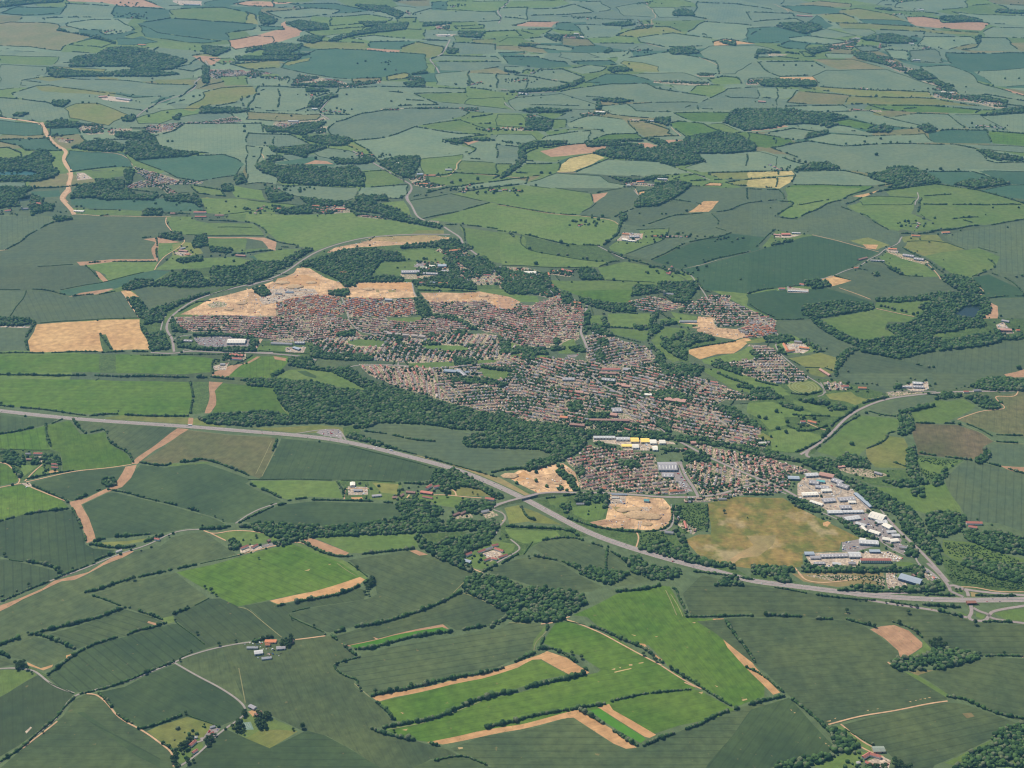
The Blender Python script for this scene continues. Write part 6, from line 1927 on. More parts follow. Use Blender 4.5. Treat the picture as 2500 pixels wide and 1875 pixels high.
S 2092,1405 2159,1408 2159,1432 2104,1429
S 2309,1399 2361,1411 2496,1432 2496,1441 2406,1432 2328,1420
T 2067,1493,13 2217,1496,14 2380,1523,16 1996,1402,9 2145,1404,8 2074,1833,9 2086,1812,9 2122,1524,11 2135,1529,12 1869,1500,14 2112,1465,8 2088,1462,7 2098,1465,7 2163,1471,7 2189,1475,8 2201,1476,8 2222,1479,9 2237,1481,11 2237,1544,13 2195,1521,14 2391,1597,11 2451,1595,11 2334,1440,10 2343,1440,10
B 2196,1411,2248,1426,34,9,bl|big blue-grey metal warehouse beside the dual carriageway|warehouse
B 2228,1408,2243,1404,14,6,rb|brown-roofed house behind the blue-grey warehouse|house
B 2130,1833,2159,1832,22,6,gn2|large green-grey barn above the circular court|barn
B 2106,1853,2124,1842,10,6,rd|left dark-red wing of the circular court|barn
B 2124,1844,2150,1851,10,6,rd|right dark-red wing of the circular court|barn
B 2113,1863,2135,1873,9,5,rd|lower dark-red wing of the circular court|barn
B 2092,1865,2098,1864,8,5,gw|white hut left of the circular court|shed
R D -60,996 0,1003 121,1017 241,1027 362,1035 470,1042 603,1053 732,1063 822,1074 913,1093 1003,1116 1094,1140 1154,1161 1222,1190 1283,1219 1343,1252 1434,1300 1524,1333 1645,1369 1765,1399 1834,1419 1924,1429 2045,1444 2135,1455 2256,1463 2376,1466 2533,1463
R t -12,1194 51,1182
R t 63,1178 121,1163 181,1151 241,1143 320,1134
R t 60,1176 78,1158 103,1134
R t -12,1130 15,1133 30,1146 48,1170 45,1181 39,1184
R t 75,1190 121,1206 163,1222
R l 675,1228 633,1241 573,1277
R l 513,1291 446,1295 410,1306 362,1330 302,1351 241,1375 184,1396 133,1415 60,1442 0,1469 -18,1475
R t 495,1295 519,1303 573,1291 667,1306 700,1318
R t 513,1301 552,1318
R f 663,1077 642,1122 624,1158
R f 672,1098 639,1164
R f 458,1050 564,1063 663,1066
R t 582,1354 633,1342 724,1321 748,1330
R l -12,1634 30,1631 69,1634 90,1640 121,1667 145,1680 181,1693
R l -12,1870 24,1845 57,1824 96,1788 133,1756 151,1734 169,1710 190,1695 241,1684 302,1667 362,1643 428,1618 452,1604 513,1583 573,1573 615,1569
R l 428,1618 482,1649 543,1680 588,1713 599,1734 591,1749 537,1788 495,1833 434,1873
R t 211,1695 235,1697 262,1719 289,1755 353,1785 395,1815 422,1836 425,1870
R t 57,1829 100,1793 136,1762
R f 582,1482 606,1487 633,1511 667,1539 688,1556
R f 583,1631 599,1716
R f 389,1512 404,1520
R l 525,1791 495,1809 479,1812
R t 721,1562 793,1554
R f 1125,1446 1164,1459 1203,1478 1239,1496
R f 1107,1447 1137,1417
R f 823,1375 847,1393 868,1405
R f 865,1669 902,1701
R f 947,1781 992,1773 1052,1761 1173,1713
R f 1152,1390 1188,1393
R f 1242,1520 1294,1523
R t 1321,1523 1354,1520 1372,1511 1390,1506
R t 1375,1511 1414,1523 1444,1535 1474,1547 1535,1580 1595,1613 1616,1624
R f 1303,1592 1306,1568 1336,1541 1339,1526
R f 1637,1450 1655,1478 1667,1505
R f 1625,1441 1637,1465 1652,1502
R t 1616,1625 1655,1652 1698,1677 1713,1683
R t 1670,1666 1698,1678
R l 1268,1222 1229,1228 1196,1243 1226,1252 1232,1267 1214,1291 1211,1306
R l 1247,1318 1271,1336 1265,1348 1214,1375 1181,1399
R m 1196,1243 1229,1229 1278,1219 1314,1209 1343,1205 1389,1203
R l 1201,1235 1244,1222 1268,1228
R l 717,1059 792,1050 828,1048 839,1062 846,1077
R l 813,1054 822,1068 839,1074
R t 1154,1387 1181,1399
R t 1099,1193 1115,1200 1116,1211
R t 1054,1208 1081,1208 1139,1214 1178,1216
R t 843,1219 842,1194 852,1193 900,1194
R f 683,971 685,986 692,1001 711,1015
R t 991,1216 1000,1206
R t 1232,1267 1223,1273
R m 1388,1203 1433,1203 1469,1203 1554,1208 1614,1214 1704,1214 1765,1206 1813,1188 1843,1179
R m 1704,1211 1692,1188 1674,1164 1662,1134
R m 1445,917 1469,941 1539,971 1569,989 1593,1029 1644,1071 1674,1086 1729,1116 1783,1140 1825,1158 1897,1185 1946,1213
R l 1641,1234 1641,1279 1629,1294 1611,1297
R t 1552,1297 1560,1312 1552,1336
R l 1454,1125 1454,1146
R l 1575,1113 1569,1143 1545,1155
R l 1448,950 1442,989
R l 1524,998 1542,1017 1554,1026
R l 1717,989 1753,1020 1789,1047 1819,1068
R l 1704,932 1710,956
R l 1337,959 1334,983
R l 1569,992 1542,971
R l 1487,1206 1484,1231 1490,1243
R f 1222,1246 1240,1264 1222,1285
E r 1379,1125 1415,1110 1433,1086 1463,1095 1524,1101 1596,1110 1611,1158 1620,1167 1662,1167 1686,1197 1674,1206 1629,1209 1584,1206 1469,1200 1421,1194 1409,1152
E m 1683,1128 1723,1128 1795,1149 1855,1176 1825,1182 1735,1209 1710,1206 1674,1146
E m 1704,1214 1765,1208 1825,1188 1889,1188 1897,1203 1795,1211 1765,1222 1674,1228 1668,1216
E v 1644,1237 1659,1234 1665,1273 1650,1273
E v 1644,1276 1674,1279 1704,1294 1692,1306 1659,1288
E r 1686,1081 1717,1086 1765,1098 1825,1110 1897,1128 1961,1146 1931,1158 1897,1182 1825,1155 1735,1116
E v 1617,1095 1674,1095 1674,1104 1620,1104
E m 1753,962 1843,968 1846,977 1780,977 1753,974
E m 1433,1017 1539,1020 1554,1038 1511,1053 1454,1047
R m 1954,1110 1975,1098 2005,1080 2029,1059 2059,1026 2089,1004 2135,983 2180,971 2255,962 2328,956 2508,954
R m 1975,1098 1966,1113 1984,1119
R m 2159,1258 2195,1297 2234,1333 2270,1369 2315,1421
R l 2138,1312 2174,1339 2219,1360 2246,1360
R l 1845,1167 1893,1194 1923,1206
R l 1963,1176 1975,1194 2026,1216 2062,1200 2029,1176 2002,1173
R l 2089,1206 2119,1243
R l 2104,1255 2129,1282 2153,1306 2138,1312
R l 2113,1203 2135,1225 2159,1255
R l 2002,1252 2050,1273 2135,1318
R l 2183,968 2153,955 2285,956
R l 2002,935 2014,962 1996,968
R t 2343,1026 2385,1004 2436,1001 2459,996 2433,977 2424,965 2472,968 2483,956
R f 2343,1033 2400,1059 2430,1083 2508,1084
R l 2237,1360 2243,1378 2285,1409
R t 1942,1384 1963,1412
R t 2026,1053 2002,1047 1972,1032
E r 1803,1110 1863,1116 1908,1131 1954,1137 1990,1155 1984,1158 1942,1155 1893,1173 1851,1167 1818,1146
E m 1824,1167 1851,1173 1908,1188 1905,1203 1833,1206
E m 1833,1041 1860,1050 1860,1056 1833,1059
E m 1833,1059 1878,1080 1863,1092 1803,1080
E m 1890,1173 1933,1158 1929,1188 1917,1197 1899,1188
V lw 466,1037
V cw 155,1014 258,1023 307,1031 338,1032 173,1022
V cd 193,1017 403,1038 639,1053 6,1004
V cd 640,1053 666,1055 804,1077 848,1085 897,1094 998,1118 1166,1175 1178,1177 1205,1182 1217,1200 1078,1143 750,1070
V vw 919,1092 912,1098 949,1105
V lw 956,1100
V cr 640,1059
V cd 1331,1244 1527,1332 1646,1370 1692,1387
V vr 1640,1374
V cw 1620,1363
V cw 1886,1423 1914,1429 2169,1469 1958,1433
V vw 2276,1469 1858,1431
V cr 2410,1470 2275,1487
V cd 2424,1463 2459,1460 2441,1469 1842,1414
V cr 2184,1281
V kw 2153,1351 2160,1354 2168,1357 2175,1358 2183,1360 2190,1362 2157,1359 2165,1362 2174,1365 2181,1366 2189,1366 2196,1365
V kw 2267,1406 2273,1405 2279,1409 2276,1413 2282,1416 2285,1412
R t 659,696 701,675 738,666 756,666 780,678 816,699
R t 756,666 753,657 732,651
R t 629,747 671,740 711,726 756,714 822,708 882,707 1006,708
R t 650,729 701,711 762,713
R t 882,588 913,592 973,595 1048,591
R t 894,585 943,600 1003,598
R t 1033,729 1109,731 1130,717 1184,714
R t 1169,714 1163,723 1199,729 1244,729
R t 452,761 513,755 558,760 618,763
R t 519,731 543,738 588,741 639,743
R t 561,717 579,735 612,729
R t 1490,1237 1524,1225 1560,1237 1584,1258 1614,1261
R t 1481,1270 1524,1264 1548,1258 1578,1264 1584,1273
R t 1561,1273 1561,1294
R t 1584,1243 1578,1225 1536,1219
R t 1617,1219 1623,1243 1629,1273
R t 1306,1164 1343,1158 1361,1155 1352,1173 1379,1176
R t 1270,1167 1306,1167 1322,1188 1343,1197
R t 1379,1146 1403,1167 1415,1188
R t 1704,787 1729,784 1741,805 1795,820
R t 1720,775 1723,802 1747,814"""
LM = """83,1110|the left-edge gravel-drive farmhouse
133,1149|the sand riding arena
267,1176|the round copse in the dark field
648,1586|the grey works yard
428,1618|the lane fork
190,1695|the lower-left lane junction
605,1770|the tennis court
470,1821|the walled farmhouse garden
437,1782|the yellow paddock
606,1339|the red-roofed farmyard
384,1318|the lone red cottage
867,1197|the white-barn farmyard
1042,1203|the round manor garden
1193,1252|the lane-side houses
1199,1354|the courtyard farm
1291,1221|the road bridge
807,1059|the roadside lay-by
800,1000|the big town-edge wood
1312,1167|the tree-dotted sandy site
1563,1252|the large sandy building site
1629,1146|the sawtooth factory
1560,1075|the yellow warehouses
1629,1214|the town roundabout
1900,1300|the dry olive field
2059,1218|the industrial estate
2104,1327|the stepped office building
2134,1372|the red-brick office block
2222,1420|the blue-grey warehouse
2373,1478|the brick underpass
2343,1447|the right-hand roundabout
2189,1562|the fan-shaped bare field
2270,1601|the long field copse
2131,1860|the circular farm court
1290,1465|the wood between the fields
1372,1511|the track junction
1710,1680|the sandy track end
1336,1601|the wide bare soil corner
1532,1821|the lowest bare soil tip
992,1553|the vivid green strip
732,1384|the bright green field
1650,1560|the large bright crop field
196,820|the tan stubble field
513,835|the supermarket car park
443,857|the bypass roundabout
600,790|the new orange estate
1018,654|the school playing field
943,708|the long sandy strip
891,838|the green oval
300,940|the long bright left field
480,1260|the angled soil strip
1629,717|the battlemented church
1840,805|the orange hillside estate
1536,579|the isolated mid-field farm
1760,860|the half-mown field
1939,850|the orange care home
2361,760|the wooded lake
2460,810|the country house
1914,576|the hilltop farm
2234,630|the string of farm sheds
2240,1188|the winding river trees
2400,1290|the tree plantation
1980,1020|the walled red garden
332,145|the far hill wood
290,245|the far farm complex
422,310|the ribbon village
377,437|the crossroads village
150,370|the pipeline scar
701,304|the far left village
777,428|the rectangular wood
1048,428|the red-orange barn
882,150|the wide teal field
1668,33|the half-round wood
1644,380|the angular oak wood
1837,292|the square wood
1581,295|the far hedge village
1584,446|the hamlet above the conifers
2201,169|the far right village
2406,247|the right-edge village
2210,428|the triangular woods
1100,1000|the terraced lower town
1440,950|the high street
1400,820|the upper town
1700,1000|the right-hand terraces"""
L = [l.split(' ') for l in DATA.strip().split('\n') if l[0] != 'B']; BL = [l[2:] for l in DATA.strip().split('\n') if l[0] == 'B']
LMK = [(float(a.split(',')[0]), float(a.split(',')[1]), b) for a, b in (l.split('|') for l in LM.strip().split('\n'))]
def where(px, py):
    d = [(math.hypot(px-a, (py-b)*1.4), a, b, n) for a, b, n in LMK]; d.sort(); q, a, b, n = d[0]
    dx, dy = px-a, py-b
    rel = ('right of' if dx > 0 else 'left of') if abs(dx) > 1.3*abs(dy) else ('below' if dy > 0 else 'above')
    adv = 'close ' if q < 45 else ('' if q < 130 else 'well ')
    if q < 12: return 'at '+n
    return (adv+rel+' '+n).replace('close right', 'just right').replace('close left', 'just left').replace('close below', 'just below').replace('close above', 'just above')
ORD = ['leftmost', 'second from left', 'third from left', 'fourth from left', 'fifth from left', 'sixth from left', 'seventh from left', 'eighth from left', 'ninth from left', 'tenth from left', 'eleventh from left', 'twelfth from left']
PEND = []                                          # (object, base label, px, py): labels made distinct at the end
def pend(o, lab, px, py, cat, group=None): PEND.append((o, lab, px, py)); o['category'] = cat; o['group'] = group if group else cat+'s'
# ---------------------------------------------------------------- ground and fields: one triangulated sheet, split by field
polys = []
order = [l for l in L if l[0] in ('F', 'F*') and l[1] == 'v'] + [['F', 'u']+l[2:] for l in L if l[0] == 'E'] + [l for l in L if l[0] in ('F', 'F*') and l[1] != 'v']
for l in order: polys.append((l[1].rstrip('+'), gp(l[2:]), l[0] == 'F*', l))
bgr = random.Random(11); GXN = 46; lat = {}; BGH = []
rows_ = [5200.]
while rows_[-1] < 16800: rows_.append(rows_[-1]+bgr.uniform(300, 620))
for j, y_ in enumerate(rows_):
    sp = bgr.uniform(380, 620); off = bgr.uniform(0, sp)
    for i in range(GXN): lat[i, j] = np.array([(i-GXN/2)*sp+off+bgr.uniform(-110, 110), y_+bgr.uniform(-110, 110)])
BGP = []
for j in range(len(rows_)-1):
    for i in range(GXN-1):
        a, b = lat[i, j], lat[i+1, j]; q = [a, b]
        up = [k for k in range(GXN) if min(a[0], b[0]) < lat[k, j+1][0] < max(a[0], b[0])+250]
        c_ = lat[up[-1], j+1] if up else (b+np.array([0, 400])); d_ = lat[max(up[0]-1, 0), j+1] if up else (a+np.array([0, 400]))
        if abs(d_[0]-a[0]) > 420: d_ = lat[up[0], j+1] if up else d_
        Q4 = np.array([a, b, c_, d_])
        if abs(a[0]) > a[1]*.42+300 or area(Q4) < 15000: continue
        far_ = a[1] > 8200; BGP.append((bgr.choice(['cf', 'cf', 'cg', 'cg', 'q', 'cf', 'd2', 'p2', 'cg', 'q'] if far_ else ['c', 'c2', 'c', 'q', 'c2', 'b', 'c']), Q4))
        if bgr.random() < .8: BGH.append((np.array([a, b]), bgr.choice([3.5, 5, 6.5])))
        if bgr.random() < .8: BGH.append((np.array([b, c_]), bgr.choice([3.5, 5, 6.5])))
polys = [(c, P, False, ['F', c]) for c, P in BGP]+polys; NBG = len(BGP)
VV = []; FF = []; ids = []
W_ = 500; XS = 1/1000.
for k, (c, P, st, l) in enumerate(polys):
    Q = warpP(dens(P, True)) if c != 'k2' else P
    if np.dot(Q[:, 0], np.roll(Q[:, 1], -1))-np.dot(Q[:, 1], np.roll(Q[:, 0], -1)) < 0: Q = Q[::-1]
    n = len(VV); VV += [Vector((q[0]*XS, q[1]*XS)) for q in Q]; FF += [(n+i, n+(i+1) % len(Q)) for i in range(len(Q))]; ids.append(Q)
gy = 1500.
gyl = []
while gy < 16500: gyl.append(gy); gy *= 1.035
for y in gyl:
    hw = y*.62+900
    for x in np.arange(-hw, hw, max(60, y*.035)): VV.append(Vector((x*XS, y*XS)))
for x in (-30000, -15000, -7000, 0, 7000, 15000, 30000):
    for y in (-4000, 0, 20000, 28000, 40000): VV.append(Vector((x*XS, y*XS)))
tv, te, tf, ov, oe, of = delaunay_2d_cdt(VV, FF, [], 0, 1e-6)
tv = np.array([v[:] for v in tv])/XS; tz = hgt(tv[:, 0], tv[:, 1]); groups = {}
tri = np.array(tf, dtype=np.int64)
# make faces point up
a_, b_, c_ = tv[tri[:, 0]], tv[tri[:, 1]], tv[tri[:, 2]]
cr = (b_[:, 0]-a_[:, 0])*(c_[:, 1]-a_[:, 1])-(b_[:, 1]-a_[:, 1])*(c_[:, 0]-a_[:, 0]); tri[cr < 0] = tri[cr < 0][:, ::-1]
cen = tv[tri].mean(1); top = np.full(len(tri), -1)
for k, Q in enumerate(ids):
    lo, hi = Q.min(0), Q.max(0); w_ = np.nonzero((cen[:, 0] > lo[0]) & (cen[:, 0] < hi[0]) & (cen[:, 1] > lo[1]) & (cen[:, 1] < hi[1]))[0]
    if len(w_): top[w_[inpoly(cen[w_, 0], cen[w_, 1], Q)]] = k
for g in np.unique(top):
    T = tri[top == g]; used, inv = np.unique(T, return_inverse=True); V = np.column_stack([tv[used], tz[used]])
    if g < 0: code, name, ang = 'base', 'ground', .3
    else:
        code, P, st, l = polys[g]; name = FNAME[code]; e = np.roll(P, -1, 0)-P; ln = np.hypot(e[:, 0], e[:, 1]); e = e[np.argmax(ln)]; ang = math.atan2(e[1], e[0])-(0 if l[1][-1] == '+' else math.pi/2)
    ca, sa = math.cos(ang), math.sin(ang); uv = np.column_stack([V[:, 0]*ca+V[:, 1]*sa, -V[:, 0]*sa+V[:, 1]*ca])/1000+(g % 17)*3.7
    o = mk(name, V, inv.reshape(-1, 3), FM[code], uv=uv); o['kind'] = 'structure'
# raster of what covers each photo pixel (at half size) and of roads, for placing houses and trees
HH, WW = 938, 1250
ras = np.full((HH, WW), -1, np.int32); yy, xx = np.mgrid[0:HH, 0:WW]
def fill(arr, P2, val):
    x0, y0 = np.floor(P2.min(0)).astype(int); x1, y1 = np.ceil(P2.max(0)).astype(int)
    x0, y0 = max(x0, 0), max(y0, 0); x1, y1 = min(x1+1, WW), min(y1+1, HH)
    if x1 <= x0 or y1 <= y0: return
    m = inpoly(xx[y0:y1, x0:x1]+.5, yy[y0:y1, x0:x1]+.5, P2); arr[y0:y1, x0:x1][m] = val
for k, (c, P, st, l) in enumerate(polys):
    if k >= NBG: fill(ras, pts(l[2:])/2, k)
wood = np.zeros((HH, WW), np.uint8); road = np.zeros((HH, WW), np.uint8)
for l in L:
    if l[0] == 'W': fill(wood, pts(l[1:])/2, 1)
def look(arr, px, py, d=-1):
    i = np.clip((np.asarray(py)/2).astype(int), 0, HH-1); j = np.clip((np.asarray(px)/2).astype(int), 0, WW-1); return arr[i, j]
codes = np.array([c for c, P, s, l in polys]+['base'])
# ---------------------------------------------------------------- roads
BRX, BRY = un(1291., 1216.)
def lift(x, y): d = np.hypot(x-BRX, y-BRY); return 7.0*np.clip(1.25-d/150, 0, 1)**1.0*1.0 if True else 0
def strip(name, P, wd, m, dz=.35, lifted=False, off=0.0):
    d = np.gradient(P, axis=0); d /= np.maximum(np.hypot(d[:, 0], d[:, 1]), 1e-6)[:, None]; nrm = np.stack([-d[:, 1], d[:, 0]], 1)
    A = P+nrm*(off+wd/2); B = P+nrm*(off-wd/2); up = np.minimum(lift(P[:, 0], P[:, 1]), 7) if lifted else 0
    V = np.concatenate([np.column_stack([A, hgt(A[:, 0], A[:, 1])+dz+up]), np.column_stack([B, hgt(B[:, 0], B[:, 1])+dz+up])]); n = len(P); i = np.arange(n-1)
    o = mk(name, V, np.stack([i+n, i+n+1, i+1, i], 1), m); o['kind'] = 'structure'; return o
RLINES = []
BRIDGE_ROADS = []
for l in L:
    if l[0] != 'R': continue
    t = l[1]; P = gp(l[2:]); P = smooth(smooth(P)); P = dens(P, False, .006)
    if t in 'lt': P = warpP(P)
    RLINES.append((t, P))
    px, py = pj(P[:, 0], P[:, 1], 0)
    for a, b in zip(np.column_stack([px, py])[:-1], np.column_stack([px, py])[1:]):
        m = int(np.hypot(*(b-a)))+2
        for s in np.linspace(0, 1, m):
            q = a+(b-a)*s; j, i = int(q[0]/2), int(q[1]/2)
            if 1 <= i < HH-1 and 1 <= j < WW-1:
                road[i, j] = 1
                if t == 'm': road[i, j-1:j+2] = 1; road[i-1:i+2, j] = 1
    if t == 'D':
        strip('carriageway', P, 11.5, MROAD, .45, off=7.6); strip('carriageway', P, 11.5, MROAD, .45, off=-7.6); strip('central_reserve', P, 3.7, MVERGE, .5)
        strip('road_verge', P, 40, MEMB, .2)
        for of_ in (13.0, 2.2, -2.2, -13.0): strip('edge_line', P, .35, MLINE, .62, off=of_)
        DUAL = P
        for of_ in (-.5,):
            mb = MB(); d = np.gradient(P, axis=0); d /= np.hypot(d[:, 0], d[:, 1])[:, None]; z = hgt(P[:, 0], P[:, 1])
            for i in range(len(P)-1):
                a, b = P[i], P[i+1]; mb.poly([(a[0], a[1], z[i]+.5), (b[0], b[1], z[i+1]+.5), (b[0], b[1], z[i+1]+1.3), (a[0], a[1], z[i]+1.3)], [(0, 1, 2, 3)])
                nx, ny = -d[i][1]*.25, d[i][0]*.25; mb.poly([(a[0]-nx, a[1]-ny, z[i]+1.3), (b[0]-nx, b[1]-ny, z[i+1]+1.3), (b[0]+nx, b[1]+ny, z[i+1]+1.3), (a[0]+nx, a[1]+ny, z[i]+1.3)], [(0, 1, 2, 3)])
            tag(mb.build('crash_barrier', MSTEEL), 'steel crash barrier running down the middle of the dual carriageway', 'barrier')
    else:
        near = np.hypot(P[:, 0]-BRX, P[:, 1]-BRY).min() < 60 and t == 'm'
        if near: BRIDGE_ROADS.append(P)
        wd, mm, nm, dz = {'m': (11, MROAD, 'road', .8), 'l': (6.0, MLANE, 'lane', .7), 't': (5.0, MTRACK, 'farm_track', .6), 'f': (2.6, MFOOT, 'footpath', .35), 'p': (24, MTRACK, 'pipeline_scar', .45)}[t]
        if near: P = dens(P, False, .002)
        strip(nm, P, wd, mm, dz, lifted=near)
        if t == 'm' and not near: strip('road_verge', P, wd+9, MEMB, .3)
        if near:                                    # grassed approach ramps
            d = np.gradient(P, axis=0); d /= np.hypot(d[:, 0], d[:, 1])[:, None]; up = np.minimum(lift(P[:, 0], P[:, 1]), 7); dist = np.hypot(P[:, 0]-BRX, P[:, 1]-BRY); V = []; F = []
            for i in range(len(P)):
                nx, ny = -d[i][1], d[i][0]; z = hgt(P[i, 0], P[i, 1]); w1, w2 = wd/2+1, wd/2+1+up[i]*1.8
                V += [(P[i,0]+nx*w2, P[i,1]+ny*w2, z-.3), (P[i,0]+nx*w1, P[i,1]+ny*w1, z+up[i]+.3), (P[i,0]-nx*w1, P[i,1]-ny*w1, z+up[i]+.3), (P[i,0]-nx*w2, P[i,1]-ny*w2, z-.3)]
                if i and dist[i] > 24 and dist[i-1] > 24 and up[i] > .05: j = 4*i; F += [(j-4, j-3, j+1, j), (j-3, j-2, j+2, j+1), (j-2, j-1, j+3, j+2)]
            o = mk('bridge_embankment', V, F, MEMB); o['kind'] = 'structure'
# road bridge over the dual carriageway
if BRIDGE_ROADS:
    P = BRIDGE_ROADS[0]; i = int(np.argmin(np.hypot(P[:, 0]-BRX, P[:, 1]-BRY))); i = min(max(i, 1), len(P)-2); d = P[i+1]-P[i-1]; a = math.atan2(d[1], d[0]); z = float(hgt(P[i, 0], P[i, 1]))
    br = empty('road_bridge', (P[i, 0], P[i, 1], z), a); tag(br, 'concrete bridge carrying the side road over the dual carriageway', 'bridge')
    mb = MB(); mb.box(-34, 34, -7, 7, 5.6, 7.2); mb.build('deck', MCONC, br)
    for s in (-1, 1):
        mb = MB(); mb.box(-34, 34, s*6.9-.25, s*6.9+.25, 7.2, 8.6); mb.build('parapet', MCONC, br); mb = MB(); mb.box(s*26-1, s*26+1, -7, 7, -.5, 5.6); mb.build('abutment', MCONC, br)
    mb = MB(); mb.box(-.6, .6, -6, 6, -.5, 5.6); mb.build('pier', MCONC, br)
# red-brick underpass below the dual carriageway at the right edge
ux, uy = un(2373., 1477.); z = float(hgt(ux, uy)); br = empty('road_underpass', (float(ux), float(uy), z), R(2)); tag(br, 'red-brick framed underpass mouth below the dual carriageway near the right edge', 'underpass')
mb = MB(); mb.box(-15, -12, 0, 14, -.5, 5.5); mb.box(12, 15, 0, 14, -.5, 5.5); mb.box(-15, 15, 0, 14, 5.5, 7); mb.build('brick_surround', MBRICKR, br)
mb = MB(); mb.box(-12, 12, 11, 13, -.5, 5.5); mb.build('passage_shade_panel', MDARK, br)  # near-black panel closing the stub; the passage's shade is put into its colour
mb = MB(); mb.poly([(15, 0, 6.5), (15, 0, -.5), (27, -4, -.5), (15.5, .3, 6.5), (15.5, .8, -.5), (27, -3.2, -.5)], [(0, 1, 2), (5, 4, 3), (0, 2, 5, 3), (1, 0, 3, 4)]); mb.build('wing_wall', MBRICKR, br)
# ---------------------------------------------------------------- buildings
def gable(mb, l, w, h0, rh, m=0, ov=.5, th=.25):
    x, y = l/2+ov, w/2+ov; z0 = h0-.1
    mb.poly([(-x,-y,z0),(x,-y,z0),(x,0,h0+rh),(-x,0,h0+rh),(x,y,z0),(-x,y,z0),(-x,-y,z0-th),(x,-y,z0-th),(x,y,z0-th),(-x,y,z0-th)], [(0,1,2,3),(3,2,4,5),(6,7,1,0),(5,4,8,9),(9,8,7,6),(0,3,5,9,6),(1,7,8,4,2)], m)
def walls(mb, l, w, h, rh, m=0):
    x, y = l/2, w/2
    mb.poly([(-x,-y,-1),(x,-y,-1),(x,y,-1),(-x,y,-1),(-x,-y,h),(x,-y,h),(x,y,h),(-x,y,h),(-x,0,h+rh-.3),(x,0,h+rh-.3)], [(0,1,5,4),(2,3,7,6),(1,2,6,9,5),(3,0,4,8,7)], m)
CACHE = {}
def part(key, fn, mats):
    if key not in CACHE: mb = MB(); fn(mb); CACHE[key] = mb.build(key[0], mats, link=False)
    return CACHE[key]
def add(me, parent, name=None): o = bpy.data.objects.new(name or me.name.split('.')[0], me); COL.objects.link(o); o.parent = parent; return o
def winparts(e, l, w, zs, n, sw, sh, sides=(-1, 1)):   # every window its own part
    for z in zs:
        for s in sides:
            for k in range(n): mb = MB(); x = (k+.5)/n*l-l/2; y = s*(w/2); mb.box(x-sw/2, x+sw/2, y-.08, y+.08, z, z+sh); mb.build('window', MWIN, e)
def building(x, y, rz, l, w, h, roof, wall, kind, big):
    z = float(hgt(x, y)); e = empty(kind, (x, y, z), rz); rh = w*.12 if big else min(w*.42, 4.2)
    mb = MB(); walls(mb, l, w, h, rh); mb.build('wall', MW[wall], e)
    mb = MB(); gable(mb, l, w, h, rh); ro = mb.build('roof', MR[roof], e)
    if not big: mb = MB(); mb.box(l*.3-.5, l*.3+.5, -.5, .5, h+rh*.5, h+rh+1.4); mb.build('chimney', MW['brick'], ro)
    elif l > 35 and roof in ('gw', 'gw2', 'gy'):
        for k in range(min(8, int(l/11))): mb = MB(); x = -l/2+l*(k+.5)/min(8, int(l/11)); mb.poly([(x-.9,-w*.40,h+rh*.2+.12),(x+.9,-w*.40,h+rh*.2+.12),(x+.9,-w*.10,h+rh*.8+.12),(x-.9,-w*.10,h+rh*.8+.12),(x-.9,-w*.40,h+rh*.2-.1),(x+.9,-w*.40,h+rh*.2-.1),(x+.9,-w*.10,h+rh*.8-.1),(x-.9,-w*.10,h+rh*.8-.1)], [(0,1,2,3),(4,5,1,0),(7,6,5,4)[::-1],(3,2,6,7),(1,5,6,2),(4,0,3,7)]); mb.build('rooflight', MW['white'] if roof != 'gw' else MW['clad'], ro)
    if kind in ('office_block', 'office_building', 'apartment_block', 'school_building') or not big:
        if kind in ('office_block', 'office_building', 'apartment_block', 'school_building'): winparts(e, l, w, [1.2, 4.4, 7.4][:max(1, int(h/3))], min(14, max(3, int(l/5))), 2.2, 1.8, (-1,))
        mb = MB(); mb.box(-.6, .6, -w/2-.12, -w/2+.1, 0, 2.1); mb.build('door', MDOOR, e)
    else:
        n = max(1, int(l/12))
        for k in range(min(n, 8)): mb = MB(); xk = (k+.5)/n*l-l/2; mb.box(xk-2, xk+2, -w/2-.15, -w/2+.1, 0, min(4.2, h-.5)); mb.build('loading_door', MDOOR, e)
    return e
BPOS = []
for s in BL:
    num, lab, cat = s.split('|'); a = num.split(','); x0, y0, x1, y1, w_, h_ = map(float, a[:6]); rc = a[6]
    X, Y = un(np.array([x0, x1]), np.array([y0, y1])); l_ = float(np.hypot(X[1]-X[0], Y[1]-Y[0])); rz = math.atan2(Y[1]-Y[0], X[1]-X[0]); cx, cy = float(X.mean()), float(Y.mean())
    if cat in ('house', 'cottage', 'farmhouse') : w_ = max(w_, 8)
    l_ = max(l_, w_*1.15); l_ = min(l_, 190); big = w_ >= 16 or cat in ('barn', 'warehouse', 'shed', 'works hall') and w_ >= 12
    wall = {'gw': 'white', 'gw2': 'clad', 'bl': 'bluec', 'gy': 'clad' if big else 'cream', 'ov': 'cream', 'rd': 'brick' if big else 'white', 'rb': 'brick', 'wb': 'cream', 'gn': 'clad', 'gn2': 'tan'}[rc]
    if cat == 'church': continue
    kind = cat.replace(' ', '_').replace('-', '_'); e = building(cx, cy, rz, l_, w_, h_, rc, wall, kind, big)
    tag(e, lab, cat); BPOS.append((cx, cy, l_*.5+w_*.3))
